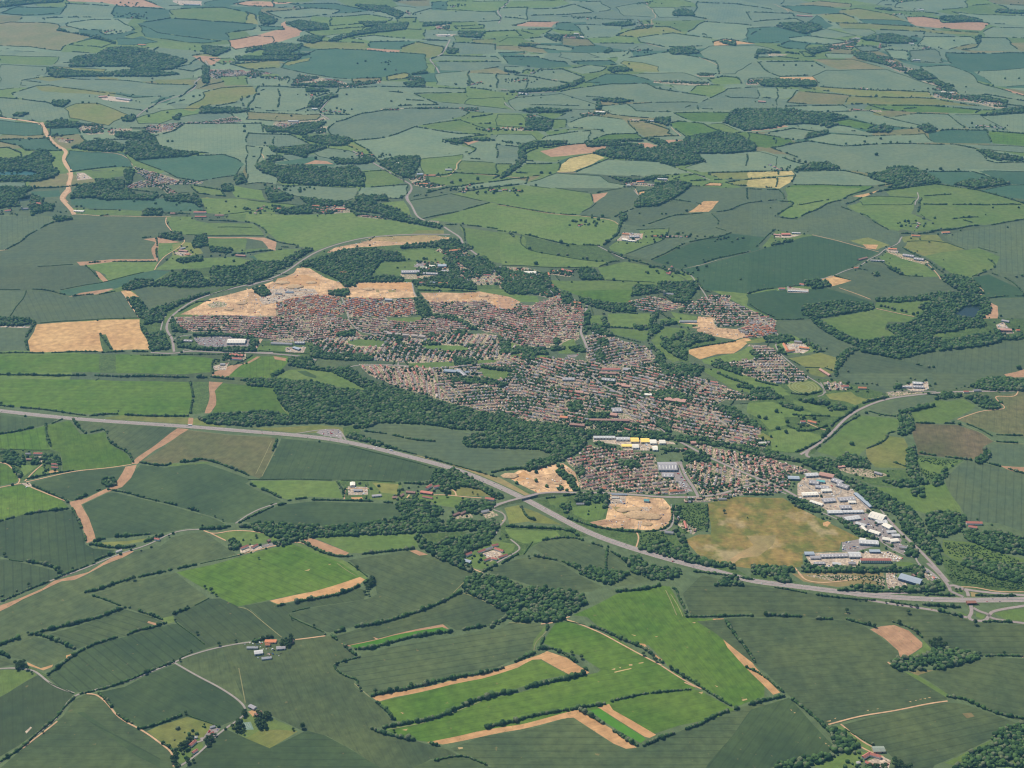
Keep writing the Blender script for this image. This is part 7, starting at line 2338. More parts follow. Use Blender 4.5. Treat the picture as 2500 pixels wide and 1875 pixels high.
# row of light-industrial warehouses in mid-town
for n, (x0, x1, y0, y1, rc, lab) in enumerate([
    (1449, 1502, 1066, 1073, 'gw2', 'long pale ribbed warehouse at the left end of the warehouse row'), (1504, 1538, 1068, 1077, 'gw2', 'second pale warehouse of the row, beside the first yellow one'),
    (1540, 1560, 1068, 1082, 'yw', 'upper left yellow-roofed warehouse of the row'), (1565, 1586, 1070, 1083, 'yw', 'upper right yellow-roofed warehouse of the row'),
    (1587, 1603, 1073, 1086, 'gw', 'cream-white warehouse right of the yellow pair'), (1610, 1625, 1074, 1086, 'gw', 'last white warehouse at the right end of the row'),
    (1518, 1543, 1086, 1094, 'yw', 'lower yellow-roofed warehouse in front of the row'), (1544, 1560, 1085, 1097, 'gw', 'white warehouse beside the lower yellow one'), (1594, 1606, 1089, 1102, 'gw', 'narrow white hall standing alone below the row')]):
    X, Y = un(np.array([x0, x1, x0]), np.array([y1, y1, y0])); l_ = X[1]-X[0]; w_ = min((Y[2]-Y[0])*.7, 34); e = building(float(X[:2].mean()), float(Y[0]+w_/2), 0, float(l_), float(w_), 7, rc, 'white' if rc != 'yw' else 'cream', 'warehouse', True)
    tag(e, lab, 'warehouse'); BPOS.append((float(X[:2].mean()), float(Y[0]+w_/2), l_*.55))
def church(px, py, lab, rz, sc):
    x, y = un(float(px), float(py)); z = float(hgt(x, y)); e = empty('church', (float(x), float(y), z), rz); tag(e, lab, 'church')
    mb = MB(); walls(mb, 34*sc, 11*sc, 8*sc, 4*sc); mb.build('nave_wall', MW['stone'], e); mb = MB(); gable(mb, 34*sc, 11*sc, 8*sc, 4*sc); mb.build('nave_roof', MR['gy'], e)
    mb = MB(); mb.box(-22*sc, -15*sc, -3.5*sc, 3.5*sc, -1, 19*sc)
    mb.build('tower', MW['stone'], e); mb = MB()
    for i in range(4):
        for j in range(4):
            if i in (0, 3) or j in (0, 3): mb.box((-22+i*2+.2)*sc, (-22+i*2+1.2)*sc, (-3.5+j*2)*sc, (-2.5+j*2)*sc, 19*sc, 20.3*sc)
    mb.build('battlement', MW['stone'], e); winparts(e, 34*sc, 11*sc, [3*sc], 6, 1.6*sc, 3*sc, (-1,)); BPOS.append((float(x), float(y), 24))
church(1633, 722, 'stone parish church with square battlemented tower among the trees of the upper village', R(-6), 1.25)
church(62, 512, 'stone village church with square tower beside trees at the left edge', R(4), 1.0)
BP = np.array(BPOS)
# ---------------------------------------------------------------- estates: streets, houses, gardens
STY = {'r': dict(per=49, fr=11.6, roofs=['rb', 'rd', 'br2', 'rb', 'tn', 'wb'], walls=['brick', 'cream', 'cream', 'white'], p=.92, tree=1.2), 'g': dict(per=57, fr=12.2, roofs=['gy', 'wb', 'rb', 'tn'], walls=['white', 'white', 'cream', 'brick'], p=.92, tree=1.8),
       'o': dict(per=42, fr=10, roofs=['ov', 'rd', 'tn', 'gy', 'ov'], walls=['brick', 'cream', 'tan'], p=.9, tree=.2), 'm': dict(per=57, fr=12.2, roofs=['rb', 'gy', 'wb', 'rd', 'tn'], walls=['cream', 'white', 'white', 'brick'], p=.86, tree=2.6),
       'v': dict(per=64, fr=20, roofs=['rb', 'gy', 'rd', 'ov'], walls=['cream', 'white', 'brick'], p=.55, tree=3.2)}
HOU = []; GT = []; seen = np.zeros((0, 2)); SV = []; SF = []
for ei, l in enumerate([l for l in L if l[0] == 'E']):
    st = STY[l[1]]; P = gp(l[2:]); c = P.mean(0); Rr = np.hypot(*(P-c).T).max(); r_ = random.Random(ei*7+3); ang = r_.uniform(-.5, .5)+(math.pi/2 if r_.random() < .3 else 0); ca, sa = math.cos(ang), math.sin(ang)
    far = max(1.0, c[1]/7500); per = st['per']*(.97 if far < 1.2 else 1.1); fr = st['fr']*(1 if far < 1.2 else 1.25)
    dn = 1 if c[1] < 7000 else .95; tr = st['tree']*(1 if c[1] < 7000 else .9)
    def mp(u, v): a = u+14*math.sin(v/85+ei); b = v+13*math.sin(u/95+ei*2); return c[0]+a*ca-b*sa, c[1]+a*sa+b*ca
    cpx, cpy = pj(c[0], c[1], 0); K = int(Rr/per)+1; Uq = []
    for k in range(-K, K+1):
        for sgn in (-1, 1):
            u = -Rr
            while u < Rr:
                u += fr*r_.uniform(.86, 1.25)
                if (u/95 % 1) < .09: continue
                if r_.random() > st['p']*dn: continue
                ln_ = 0
                tx, ty = mp(u, k*per); tpx, tpy = pj(tx, ty, 0); core = math.hypot(tpx-1480, (tpy-960)*1.3) < 120
                if r_.random() < (.3 if core else .07): ln_ = fr*r_.uniform(1.5, 2.6); u += ln_-fr
                v = k*per+sgn*per*.235+r_.uniform(-1.8, 1.8); x, y = mp(u, v); x2, y2 = mp(u+2, v); a = math.atan2(y2-y, x2-x); Uq.append((x, y, a+(math.pi/2 if r_.random() < .38 and not ln_ else 0)+r_.uniform(-.07, .07), ln_))
        for u in np.arange(-Rr, Rr, 12):
            x, y = mp(u, k*per); x2, y2 = mp(u+12, k*per)
            q = np.array([[x, y], [x2, y2]])
            if inpoly(q[:, 0], q[:, 1], P).all():
                px, py = pj(q[:, 0], q[:, 1], 0); ok = codes[look(ras, px, py)]
                if all(o in ('u', 'v', 'w') for o in ok) and not look(wood, px, py).any():
                    nx, ny = -(y2-y)/12*2.9, (x2-x)/12*2.9; n = len(SV)
                    for (aa, bb) in ((x+nx, y+ny), (x-nx, y-ny), (x2-nx, y2-ny), (x2+nx, y2+ny)): SV.append((aa, bb, float(hgt(aa, bb))+.42))
                    SF.append((n, n+1, n+2, n+3))
    Q = np.array(Uq); Q = Q[inpoly(Q[:, 0], Q[:, 1], P)]
    if not len(Q): continue
    px, py = pj(Q[:, 0], Q[:, 1], 0); cc = codes[look(ras, px, py)]; ok = np.isin(cc, ['u', 'v', 'w']) & (look(wood, px, py) == 0) & (look(road, px, py) == 0)
    for bx, by, br_ in BP: ok &= np.hypot(Q[:, 0]-bx, Q[:, 1]-by) > br_+4
    Q = Q[ok]
    if len(HOU) and len(Q):                        # estates overlap a little: no house inside another
        HX = np.array([(h[0], h[1]) for h in HOU]); cl = HX[(np.abs(HX-c) < Rr+30).all(1)]
        if len(cl): dd = np.hypot(Q[:, 0][:, None]-cl[:, 0], Q[:, 1][:, None]-cl[:, 1]).min(1); Q = Q[dd > 11]
    for x, y, a, ln_ in Q: HOU.append((x-0, y, a, r_.choice(st['roofs']), r_.choice(st['walls']), ln_ if ln_ else r_.uniform(6.5, 11) if far < 1.2 else r_.uniform(10, 15), r_.uniform(6.5, 8.5), r_.choice([4.6, 5.2, 5.4]), l[1]))
    m = int(area(P)/350*tr*1.45); qx = rng.uniform(P[:, 0].min(), P[:, 0].max(), m*3); qy = rng.uniform(P[:, 1].min(), P[:, 1].max(), m*3); k_ = inpoly(qx, qy, P); qx, qy = qx[k_][:m], qy[k_][:m]
    if len(qx):
        px, py = pj(qx, qy, 0); ok = (look(road, px, py) == 0) & np.isin(codes[look(ras, px, py)], ['u', 'v']) & (np.sin(qx/47+1.7*np.sin(qy/61))+np.sin(qy/39+1.3*np.sin(qx/55))+rng.normal(0, .5, len(qx)) > -.1)
        if len(Q): ok &= np.hypot(qx[:, None]-Q[:, 0], qy[:, None]-Q[:, 1]).min(1) > 4.2
        GT += [(a, b, rng.uniform(1.8, 5.6) if l[1] != 'v' else rng.uniform(3, 6.5)) for a, b in zip(qx[ok], qy[ok])]
for _ in range(95):                                # small farmsteads and hamlets along far lanes and hedges
    P_, w_ = random.choice(BGH); t = random.random(); q = P_[0]*(1-t)+P_[1]*t
    if q[1] < 6600 or q[1] > 15500: continue
    a0 = math.atan2(*(P_[1]-P_[0])[::-1])
    for k in range(random.randint(2, 8)):
        x, y = q[0]+math.cos(a0)*(k-3)*24+random.uniform(-9, 9), q[1]+math.sin(a0)*(k-3)*24+random.uniform(-16, 16); px, py = pj(x, y, 0)
        if look(wood, px, py) == 0 and look(road, px, py) == 0 and codes[look(ras, px, py)] in ('base', 'v', 'q', 'p', 'cf', 'cg', 'c', 'c2'): HOU.append((x, y, a0+random.choice((0, 0, 1.57)), random.choice(['rb', 'rd', 'gy', 'ov', 'tn']), random.choice(['white', 'cream', 'brick', 'white']), random.uniform(11, 22), 9, 5.4, 'v'))
    for k in range(random.randint(8, 26)): GT.append((q[0]+random.gauss(0, 75), q[1]+random.gauss(0, 40), random.uniform(4, 8)))
if SF:
    PV = []; PF = []; PM = []
    for f_ in SF:
        if random.random() < .30 and len(PF) < 1500*11:
            c_ = np.array([SV[q] for q in f_]); m_ = c_.mean(0); d_ = c_[2]-c_[1]; a = math.atan2(d_[1], d_[0]); nx, ny = -math.sin(a)*random.choice((-2.2, 2.2)), math.cos(a)*random.choice((-2.2, 2.2)); x, y, z = m_[0]+nx, m_[1]+ny, m_[2]; mb = MB(); k = random.choice((0, 0, 1, 2, 3))
            mb.box(-2.1, 2.1, -.9, .9, .3, .95, k); mb.poly([(-1.6,-.85,.95),(1.2,-.85,.95),(1.2,.85,.95),(-1.6,.85,.95),(-1.2,-.7,1.5),(.5,-.7,1.5),(.5,.7,1.5),(-1.2,.7,1.5)], [(0,1,5,4),(2,3,7,6),(1,2,6,5),(3,0,4,7),(4,5,6,7)], k)
            n = len(PV); PV += [(p[0]*math.cos(a)-p[1]*math.sin(a)+x, p[0]*math.sin(a)+p[1]*math.cos(a)+y, p[2]+z) for p in mb.v]; PF += [tuple(n+i for i in f) for f in mb.f]; PM += mb.m
    o = mk('street_cars', PV, PF, [MP['w'], MP['s'], MP['d'], MP['b']], PM); tag(o, 'tiny cars parked along the streets of the housing estates', 'street cars', kind='stuff')
if SV: o = mk('estate_street', SV, np.array(SF), MSTREET); o['kind'] = 'structure'
HOU.sort(key=lambda h: math.hypot(h[0], h[1])); inview = []
for h in HOU:
    px, py = pj(h[0], h[1], 3); inview.append(0 < px < 2500 and 0 < py < 1875)
near = [h for h, v in zip(HOU, inview) if v][:300]; nset = set(id(h) for h in near); rest = [h for h in HOU if id(h) not in nset]
print('houses', len(HOU), 'garden trees', len(GT))
RW = {'rb': 'brown-roofed', 'rd': 'dark-red-roofed', 'br2': 'dark-brown-roofed', 'tn': 'tan-roofed', 'gy': 'grey-roofed', 'wb': 'grey-brown-roofed', 'ov': 'orange-roofed'}
WN = {'brick': 'brick', 'cream': 'cream', 'white': 'white', 'tan': 'tan brick'}
for h in near:
    x, y, a, rf, wl, l_, w_, hh, sty = h; lb = min(round(l_), 13) if l_ < 14 else round(l_/4)*4
    e = empty('house', (x, y, float(hgt(x, y))), a)
    add(part(('wall', wl, lb), lambda mb: walls(mb, lb, 7.5, 5, 3), MW[wl]), e, 'wall'); ro = add(part(('roof', rf, lb), lambda mb: gable(mb, lb, 7.5, 5, 3), MR[rf]), e, 'roof')
    add(part(('chimney', lb), lambda mb: mb.box(lb*.3-.5, lb*.3+.5, -.5, .5, 6, 9), MW['brick']), ro, 'chimney')
    px, py = pj(x, y, 0); pend(e, '%s %s house %s' % (RW[rf], WN[wl], where(px, py)), px, py, 'house', 'houses of the town estates')
if rest:                                           # the remaining houses in one mesh, roof and wall colours per house
    mk_ = list(MW.values())+list(MR.values()); iw = {k: i for i, k in enumerate(MW)}; ir = {k: i+len(MW) for i, k in enumerate(MR)}; V = []; F = []; Mi = []
    for (x, y, a, rf, wl, l_, w_, hh, sty) in rest:
        mb = MB(); walls(mb, l_, w_, hh, w_*.4, iw[wl]); gable(mb, l_, w_, hh, w_*.4, ir[rf])
        if y < 6500: mb.box(l_*.3-.5, l_*.3+.5, -.5, .5, hh+w_*.2, hh+w_*.4+1, iw['brick'])
        c, s = math.cos(a), math.sin(a); z = float(hgt(x, y)); n = len(V); V += [(p[0]*c-p[1]*s+x, p[0]*s+p[1]*c+y, p[2]+z) for p in mb.v]; F += [tuple(n+i for i in f) for f in mb.f]; Mi += mb.m
    o = mk('town_houses', V, F, mk_, Mi); tag(o, 'the many further small houses of the town and villages, brown and grey roofs', 'houses', kind='stuff')
# ---------------------------------------------------------------- trees, hedges, woods
def split_lod(name, P, rad, hei, m, label, cat, kind='stuff'):
    P = np.asarray(P)
    if not len(P): return
    d = np.hypot(P[:, 0], P[:, 1]); o = blobs(name, P, rad, hei, m, 1 if d.mean() > 6200 else 2); tag(o, label, cat, kind=kind); return o
for bx, by, br_ in BPOS:
    qx, qy = bx+rng.normal(0, 1, 9)*(br_+14), by+rng.normal(0, 1, 9)*(br_+14); px, py = pj(qx, qy, 0); cc = codes[look(ras, px, py)]
    ok = (np.hypot(qx[:, None]-BP[:, 0], qy[:, None]-BP[:, 1]) > BP[:, 2]*1.0+3).all(1) & (look(road, px, py) == 0) & np.isin(cc, ['v', 'q', 'p', 'u', 'z', 'c', 'c2', 'base', 'cf', 'cg'])
    GT += [(a, b, rng.uniform(2, 5.2)) for a, b in zip(qx[ok], qy[ok])]
if GT: G = np.array(GT); o = blobs('garden_trees', G[:, :2], G[:, 2], G[:, 2]*1.9, MLEAF, 2); tag(o, 'small garden trees and bushes scattered between the houses', 'garden trees', kind='stuff')
INDT = []                                          # candidates for single trees: x, y, radius
WD = [(l, gp(l[1:])) for l in L if l[0] == 'W']; nt_ = 0
for wi, (l, P) in enumerate(WD):
    c = P.mean(0); d = np.hypot(*c); s = 8.2*max(1, d/5600)**.9; x0, y0 = P.min(0); x1, y1 = P.max(0)
    gx, gy_ = np.meshgrid(np.arange(x0, x1, s), np.arange(y0, y1, s)); gx = gx.ravel()+rng.uniform(-.45, .45, gx.size)*s; gy_ = gy_.ravel()+rng.uniform(-.45, .45, gy_.size)*s
    # a crown is seen standing up from its foot, so pull the feet slightly towards the viewer side of the outline
    k_ = inpoly(gx, gy_+4, P) & (rng.random(len(gx)) > .07) & (np.sin(gx/31+wi*3)*np.sin(gy_/37+wi) < .93); gx, gy_ = gx[k_], gy_[k_]
    if not len(gx): continue
    pat = .5+.5*np.sin(gx/46+wi)*np.sin(gy_/60+2*wi); r = s*rng.uniform(.40, .95, len(gx))*(.86+.22*pat); h = np.clip(r*1.9*rng.uniform(.8, 1.15, len(gx)), 5, 19); px, py = pj(c[0], c[1], 0); A = area(P)
    if d < 3900 and A < 3500: INDT += [(a, b, q) for a, b, q in zip(gx, gy_, r)]; continue
    nt_ += len(gx); o = split_lod('woodland' if A > 15000 else 'copse', np.column_stack([gx, gy_]), r, h, MLEAF, None, 'woodland')
    px, py = np.mean(pts(l[1:]), 0)
    pend(o, '%s %s' % ('dense broadleaf woodland' if A > 60000 else 'strip of dark woodland' if A > 15000 else 'small dark copse', where(px, py)), px, py, 'woodland' if A > 15000 else 'copse')
print('wood trees', nt_)
for l in L:
    if l[0] == 'T':
        a = pts(l[1:]); x, y = un(a[:, 0], a[:, 1]+2); INDT += [(p, q, r/2) for p, q, r in zip(x, y, a[:, 2])]
INDT.sort(key=lambda t: math.hypot(t[0], t[1])); keep = []; rest = []
for t in INDT:
    px, py = pj(t[0], t[1], 4)
    (keep if len(keep) < 300 and 0 < px < 2500 and 0 < py < 1875 else rest).append(t)
# single trees: tapered trunk with limbs, crown of leaf clumps
def crown_mesh(k):
    r = np.random.default_rng(100+k); V, F = IC2; Vs = []; Fs = []; n = 0; lobes = [(0, 0, .1, .62)]
    for i in range(9): a = r.random()*6.28; e = r.uniform(-.25, .8); q = r.uniform(.42, .62); lobes.append((math.cos(a)*q*math.cos(e), math.sin(a)*q*math.cos(e), math.sin(e)*q, r.uniform(.30, .44)))
    for cx, cy, cz, rr in lobes: Vs.append(V*rr*r.uniform(.82, 1.15, (len(V), 1))+np.array([cx, cy, cz])); Fs.append(F+n); n += len(V)
    m = 260; dirs = r.normal(size=(m, 3)); dirs /= np.linalg.norm(dirs, axis=1)[:, None]; dirs[:, 2] = np.where(dirs[:, 2] < -.5, -dirs[:, 2], dirs[:, 2]); C = dirs*r.uniform(.72, 1.03, (m, 1)); q = []; fq = []
    for i in range(m):
        a, b = r.normal(size=3)*.11, r.normal(size=3)*.11; q += [C[i]-a, C[i]+b, C[i]+a]; fq.append([n+3*i, n+3*i+1, n+3*i+2])
    Vs.append(np.array(q)); Fs.append(np.array(fq)); V = np.concatenate(Vs); rn = np.concatenate([np.full(len(IC2[0]), r.random()) for _ in lobes]+[np.repeat(r.random(m), 3)])
    V[:, 2] = V[:, 2]*.95+1.45; return mk('crown', V, np.concatenate(Fs), MLEAF, rnd=rn, link=False)
def trunk_mesh():
    mb = MB()
    def cone(a, b, ra, rb):
        a, b = Vector(a), Vector(b); q = (b-a).to_track_quat('Z', 'Y'); P = [a+q@Vector((math.cos(t)*ra, math.sin(t)*ra, 0)) for t in np.arange(6)*math.pi/3]+[b+q@Vector((math.cos(t)*rb, math.sin(t)*rb, 0)) for t in np.arange(6)*math.pi/3]
        mb.poly(P, [(i, (i+1) % 6, 6+(i+1) % 6, 6+i) for i in range(6)])
    cone((0, 0, -.1), (0, 0, .9), .10, .07); cone((0, 0, .7), (.35, .1, 1.3), .05, .02); cone((0, 0, .75), (-.3, .2, 1.35), .05, .02); cone((0, 0, .8), (.05, -.35, 1.3), .05, .02); cone((0, 0, .9), (0, 0, 1.6), .07, .02)
    return mb.build('trunk', MBARK, link=False)
CRM = [crown_mesh(k) for k in range(8)]; TRM = trunk_mesh()
for i, (x, y, r) in enumerate(keep):
    e = empty('tree', (x, y, float(hgt(x, y))), i*2.4); s = r*.98; e.scale = (s, s, s*random.uniform(.85, 1.05)); add(TRM, e, 'trunk'); add(CRM[i % 8], e, 'crown')
    px, py = pj(x, y, 0); c = codes[look(ras, px, py)]; pend(e, '%s dark green broadleaf tree %s' % ('large' if r > 6.5 else 'medium' if r > 4.5 else 'small', where(px, py)), px, py, 'tree', 'broadleaf trees')
if rest: G = np.array(rest); o = blobs('far_trees', G[:, :2], G[:, 2]*1.0, G[:, 2]*1.9, MLEAF, 2); tag(o, 'single trees standing in and along the farther fields', 'far trees', kind='stuff')
# hedges
def hedge_pts(P, w, ring=False):
    out = []; P = warpP(dens(P if ring else smooth(P), False)); seg = np.hypot(*(np.diff(P, axis=0)).T); cs = np.concatenate([[0], np.cumsum(seg)]); d = np.hypot(*P.mean(0)); far = max(1, d/5500)
    st = w*.52*(far**.75); s = np.arange(0, cs[-1], st); s = s+rng.uniform(-.3, .3, len(s))*st; x = np.interp(s, cs, P[:, 0])+rng.normal(0, w*.10, len(s)); y = np.interp(s, cs, P[:, 1])+rng.normal(0, w*.10, len(s))
    if w <= 4: k = rng.random(len(s)) > .05; r = w*.42*rng.uniform(.85, 1.2, len(s)); h = r*1.7
    else:
        k = (rng.random(len(s)) > .06) & (np.sin(s/70+P[0, 0]) > -.97); bigt = rng.random(len(s)) < .2; r = w*(.56 if d < 5600 else .48)*rng.uniform(.65, 1.2, len(s))*np.where(bigt, 1.45, .95); h = r*rng.uniform(1.6, 2.1, len(s))
    r = r*far**.5; h = h*far**.4
    return np.column_stack([x, y])[k], r[k], h[k]
HG = []
for l in L:
    if l[0] == 'H': HG.append((gp(l[2:]), float(l[1]), pts(l[2:]).mean(0)))
    if l[0] == 'F*':
        P = gp(l[2:]); a = pts(l[2:])
        # far fields: hedge along the whole boundary
        HG.append((np.vstack([P, P[:1]]), random.choice([3.8, 5.0, 6.5, 7.0]), a.mean(0)))
HG.sort(key=lambda t: np.hypot(*t[0].mean(0)))
NHG = len(HG)
for P, w_ in BGH: px, py = pj(P[:, 0], P[:, 1], 0); HG.append((P, w_, (px.mean(), py.mean()))); HR = []; HN = 0; occ = {}
for i, (P, w_, c) in enumerate(HG):
    if len(P) < 2: continue
    p, r, h = hedge_pts(P, w_, len(P) > 3 and (P[0] == P[-1]).all() or i >= NHG)
    if not len(p): continue
    qx, qy = pj(p[:, 0], p[:, 1], 0); cells = list(zip((qx/7).astype(int), (qy/4.5).astype(int)))
    ok = np.array([occ.get(c_, i) == i for c_ in cells]); [occ.setdefault((a+da, b+db), i) for a, b in cells for da in (-1, 0, 1) for db in (-1, 0, 1)]
    if i >= NHG: ok &= (look(ras, qx, qy) < 0) & (look(wood, qx, qy) == 0)
    p, r, h = p[ok], r[ok], h[ok]
    if len(p) < 3: continue
    HN += len(p)
    if i < 290:
        o = blobs('hedge', p, r, h, MBUSH if w_ <= 4 else MLEAF, 2); ln = np.hypot(*np.diff(P, axis=0).T).sum()
        pend(o, '%s %s %s' % ('long' if ln > 450 else 'short' if ln < 180 else 'mid-length', 'low clipped hedge' if w_ <= 4 else 'bushy field hedge' if w_ < 7 else 'tree-filled hedgerow', where(*c)), c[0], c[1], 'hedge', 'hedgerows between the fields')
    else: HR.append((p, r, h))
p = np.concatenate([a for a, b, c in HR]); o = blobs('far_hedges', p, np.concatenate([b for a, b, c in HR]), np.concatenate([c for a, b, c in HR]), MLEAF, 1); tag(o, 'hedgerows around the far fields towards the top of the picture', 'far hedges', kind='stuff')
print('hedge clumps', HN)
for l in L:
    if l[0] == 'S':
        P = gp(l[1:]); m = int(area(P)/55); qx = rng.uniform(P[:, 0].min(), P[:, 0].max(), m*3); qy = rng.uniform(P[:, 1].min(), P[:, 1].max(), m*3); k_ = inpoly(qx, qy, P)
        qx, qy = qx[k_][:m], qy[k_][:m]; r = rng.uniform(1.2, 2.8, len(qx)); o = blobs('scrub', np.column_stack([qx, qy]), r, r*1.6, MBUSH, 1); a = pts(l[1:]).mean(0); o['kind'] = 'stuff'; pend(o, 'patchy low scrub bushes '+where(*a), a[0], a[1], 'scrub')
# ---------------------------------------------------------------- vehicles
def car_mesh(c, kind):
    mb = MB()
    if kind == 'c': mb.box(-2.1, 2.1, -.9, .9, .35, .95); mb.poly([(-1.6,-.85,.95),(1.2,-.85,.95),(1.2,.85,.95),(-1.6,.85,.95),(-1.2,-.7,1.5),(.5,-.7,1.5),(.5,.7,1.5),(-1.2,.7,1.5)], [(0,1,5,4),(2,3,7,6),(1,2,6,5),(3,0,4,7)], 1); mb.poly([(-1.2,-.7,1.51),(.5,-.7,1.51),(.5,.7,1.51),(-1.2,.7,1.51)], [(0,1,2,3)])
    elif kind == 'v': mb.box(-2.6, 1.6, -1, 1, .4, 2.5); mb.poly([(1.6,-1,.4),(2.7,-1,.4),(2.7,1,.4),(1.6,1,.4),(1.6,-1,2.4),(2.7,-1,1.2),(2.7,1,1.2),(1.6,1,2.4)], [(0,1,5,4),(1,2,6,5),(2,3,7,6)]); mb.poly([(1.62,-.9,2.35),(2.68,-.9,1.25),(2.68,.9,1.25),(1.62,.9,2.35)], [(0,1,2,3)], 1)
    elif kind == 'k': mb.box(-2.8, 2.8, -1.1, 1.1, .5, 2.6); mb.box(-1.5, 1.5, -1.15, -1.05, 1.3, 2.0, 1); mb.box(2.8, 4, -.1, .1, .5, .65)
    elif kind == 'l': mb.box(-8, 5.2, -1.25, 1.25, 1.1, 4); mb.box(5.7, 7.8, -1.2, 1.2, .5, 3.2); mb.box(7.78, 7.86, -1, 1, 1.8, 2.8, 1); mb.box(-8, 7, -.5, .5, .7, 1.1, 2)
    for x in ((-6, -4.8, 5, 6.8) if kind == 'l' else (-1.35, 1.35)):
        for s in (-1, 1): y = s*(1.05 if kind == 'l' else .85); r = .5 if kind == 'l' else .33; mb.poly([(x+r*math.cos(t), y+q, r+r*math.sin(t)) for q in (-.12, .12) for t in np.arange(8)*math.pi/4], [tuple(range(8)), tuple(range(15, 7, -1))]+[(i, 8+i, 8+(i+1) % 8, (i+1) % 8) for i in range(8)], 2)
    return mb.build('body', [MP[c], MWIN, MTYRE], link=False)
VM = {}; VN = {'c': ('car', 'car'), 'v': ('delivery_van', 'van'), 'l': ('lorry', 'lorry'), 'k': ('caravan', 'caravan')}; CN = {'w': 'white', 'd': 'dark', 'r': 'red', 's': 'silver', 'b': 'blue'}
def vehicle(kind, c, x, y, rz, z, lab, grp, px, py):
    if (kind, c) not in VM: VM[kind, c] = car_mesh(c, kind)
    o = bpy.data.objects.new(VN[kind][0], VM[kind, c]); COL.objects.link(o); o.location = (x, y, z); o.rotation_euler = (0, 0, rz); pend(o, lab, px, py, VN[kind][1], grp)
RD = np.concatenate([np.column_stack([P[:-1], P[1:]]) for t, P in RLINES if t in 'D']); RO = np.concatenate([np.column_stack([P[:-1], P[1:]]) for t, P in RLINES if t in 'Dm'])
for l in L:
    if l[0] != 'V': continue
    kind, c = l[1][0], l[1][1]
    for t in l[2:]:
        px, py = map(float, t.split(',')); x, y = un(px, py); x, y = float(x), float(y); mid = (RO[:, :2]+RO[:, 2:])/2; i = int(np.argmin(np.hypot(mid[:, 0]-x, mid[:, 1]-y))); dv = RO[i, 2:]-RO[i, :2]; rz = math.atan2(dv[1], dv[0]); dd = math.hypot(mid[i, 0]-x, mid[i, 1]-y)
        if kind == 'k': rz += random.uniform(-.2, .2)
        elif dd < 60:                               # put it in a lane of its road
            n_ = np.array([-dv[1], dv[0]])/np.hypot(*dv); off = float(np.dot(np.array([x, y])-RO[i, :2], n_)); isD = (np.abs(RD[:, :2]-RO[i, :2]).sum(1) < .01).any(); want = (5.5 if off > 0 else -5.5) if isD else (2.4 if off > 0 else -2.4)
            if isD and abs(off) > 7.5: want = math.copysign(9.5, off)
            x += n_[0]*(want-off); y += n_[1]*(want-off); rz += math.pi if off > 0 else 0
        vehicle(kind, c, x, y, rz, float(hgt(x, y))+(.5 if dd < 60 else .3), '%s %s %s %s' % (CN[c], VN[kind][1], 'parked' if kind == 'k' else 'driving on the road', where(px, py)), VN[kind][1]+'s on the roads' if kind != 'k' else 'caravans parked in rows', px, py)
cp = un(np.array([1570., 1800, 1745, 1610])*0+np.array([475., 545, 540, 492]), np.array([826., 822, 848, 846])); P = np.stack(cp, 1); n = 0; c0 = P.mean(0)
for row in range(-6, 7):
    for k in range(-24, 25):
        x, y = c0[0]+k*5.2, c0[1]+row*13+(3 if k % 2 else -2.5)
        if inpoly(np.array([x]), np.array([y]), P)[0] and random.random() < .62 and n < 170: n += 1; c = random.choice('wdsrbssw'); px, py = pj(x, y, 0); vehicle('c', c, x, y, R(90)+random.uniform(-.04, .04), float(hgt(x, y))+.05, '%s car parked in row %d of the supermarket car park' % (CN[c], row+7), 'cars parked at the supermarket', px, py)
V = []; F = []; Mi = []
for (c, P, st, l) in polys[NBG:]:
    if c not in ('w', 'k', 'y') or P[:, 1].mean() > 9500: continue
    m = min(90, int(area(P)/(260 if c != 'y' else 900))); qx = rng.uniform(P[:, 0].min(), P[:, 0].max(), m*3); qy = rng.uniform(P[:, 1].min(), P[:, 1].max(), m*3); k_ = inpoly(qx, qy, P) & (np.hypot(qx[:, None]-BP[:, 0], qy[:, None]-BP[:, 1]) > BP[:, 2]*1.05+2).all(1); ag = random.uniform(0, 3)
    for x, y in list(zip(qx[k_], qy[k_]))[:m]:
        a = ag+random.choice((0, 1.57))+random.uniform(-.1, .1); mb = MB(); L_, w_, h_ = random.choice(((4.2, 1.8, 1.5), (4.2, 1.8, 1.5), (6, 2.4, 2.6), (9, 2.5, 2.8), (3, 3, 1.6))); mb.box(-L_/2, L_/2, -w_/2, w_/2, .25, h_*.62); mb.box(-L_*.32, L_*.28, -w_*.45, w_*.45, h_*.62, h_); n = len(V); z = float(hgt(x, y)); k = random.choice((0, 0, 0, 1, 2, 3, 4, 5))
        V += [(p[0]*math.cos(a)-p[1]*math.sin(a)+x, p[0]*math.sin(a)+p[1]*math.cos(a)+y, p[2]+z) for p in mb.v]; F += [tuple(n+i for i in f) for f in mb.f]; Mi += [k]*len(mb.f)
o = mk('yard_vehicles', V, F, [MP['w'], MP['s'], MP['d'], MP['b'], MP['r'], MW['tan']], Mi); tag(o, 'vans, containers and stacked goods standing about the yards', 'yard goods', kind='stuff')
MSP = plain('spoil_earth', (.40, .27, .15), .25, .15)
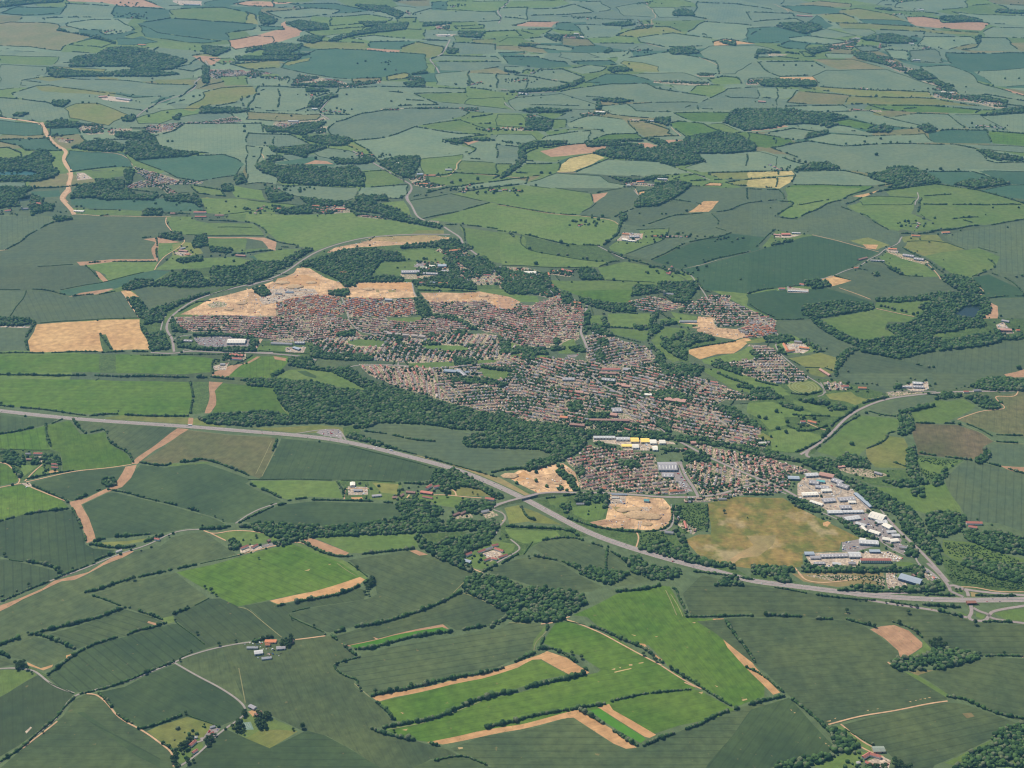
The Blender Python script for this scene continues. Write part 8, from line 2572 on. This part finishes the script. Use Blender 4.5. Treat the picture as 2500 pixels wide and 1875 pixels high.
for i, (px, py, r_) in enumerate([(1520, 1246, 16), (1547, 1244, 20), (1590, 1262, 24), (1556, 1258, 30), (1620, 1240, 12), (1580, 1280, 14), (1245, 1162, 22), (1300, 1190, 10), (1360, 1180, 12), (560, 755, 16), (590, 740, 20), (690, 690, 26), (720, 700, 30), (760, 690, 18), (1700, 800, 12), (1725, 812, 14), (900, 706, 20), (1180, 722, 18)]):
    x, y = un(float(px), float(py)); x, y = float(x), float(y); V, F = IC3; r2 = np.random.default_rng(i); Vv = V*np.array([r_*1.5, r_, r_*.22])*r2.uniform(.85, 1.1, (len(V), 1)); Vv = Vv[:, :]+np.array([x, y, float(hgt(x, y))]); o = mk('spoil_heap', Vv, F, MSP); pend(o, 'low heap of dug earth '+where(px, py), px, py, 'earth heap', 'heaps of dug earth on the building sites')
# ---------------------------------------------------------------- small marks: tennis court lines, mown cricket rings
x, y = un(605., 1771.); mb = MB()
for (x0, x1, y0, y1) in ((-12, 12, -5.6, -5.4), (-12, 12, 5.4, 5.6), (-12, -11.8, -5.5, 5.5), (11.8, 12, -5.5, 5.5), (-.1, .1, -5.5, 5.5), (-6.5, 6.5, -.1, .1), (-6.5, -6.3, -5.5, 5.5), (6.3, 6.5, -5.5, 5.5)): mb.box(x0, x1, y0, y1, .05, .12)
o = mb.build('tennis_court_line', MLINE); o.location = (float(x), float(y), float(hgt(x, y))); o.rotation_euler = (0, 0, R(-65)); o['kind'] = 'structure'
x, y = un(1962., 945.); x, y = float(x), float(y); V = []; F = []
for r_ in (14, 24, 34, 44):
    n = len(V)
    for k in range(48):
        t = k*math.pi/24
        for q in (r_, r_+4.5): a, b = x+q*1.3*math.cos(t), y+q*1.5*math.sin(t); V.append((a, b, float(hgt(a, b))+.3))
    for k in range(48): j = (k+1) % 48; F.append((n+2*k, n+2*k+1, n+2*j+1, n+2*j))
o = mk('mown_ring', V, F, plain('mown_grass', (.19, .21, .08), .1)); o['kind'] = 'structure'
# ---------------------------------------------------------------- distinct labels
by = {}
for o, lab, px, py in PEND: by.setdefault(lab, []).append((px, py, o))
for lab, it in by.items():
    if len(it) == 1: it[0][2]['label'] = lab; continue
    it.sort(key=lambda t: (t[0], t[1]))
    for i, (px, py, o) in enumerate(it):
        o['label'] = lab+', '+(ORD[i] if i < len(ORD) and i < len(it)-1 else 'rightmost' if i == len(it)-1 else 'number %d from left' % (i+1))
# ---------------------------------------------------------------- haze: one closed box of even air round the whole scene
mb = MB(); mb.box(-60000, 60000, -60000, 60000, -120, 2620); hz = mb.build('haze', None if False else [])
m = bpy.data.materials.new('haze_air'); m.use_nodes = True; nt = m.node_tree; nt.nodes.clear(); pv = nt.nodes.new('ShaderNodeVolumePrincipled'); mo = nt.nodes.new('ShaderNodeOutputMaterial')
pv.inputs['Color'].default_value = (.26, .60, 1.0, 1); pv.inputs['Density'].default_value = 1.9e-5; pv.inputs['Anisotropy'].default_value = .15; nt.links.new(pv.outputs[0], mo.inputs['Volume'])
hz.data.materials.clear(); hz.data.materials.append(m); tag(hz, 'thin blue summer haze over the whole countryside', 'haze', kind='stuff')
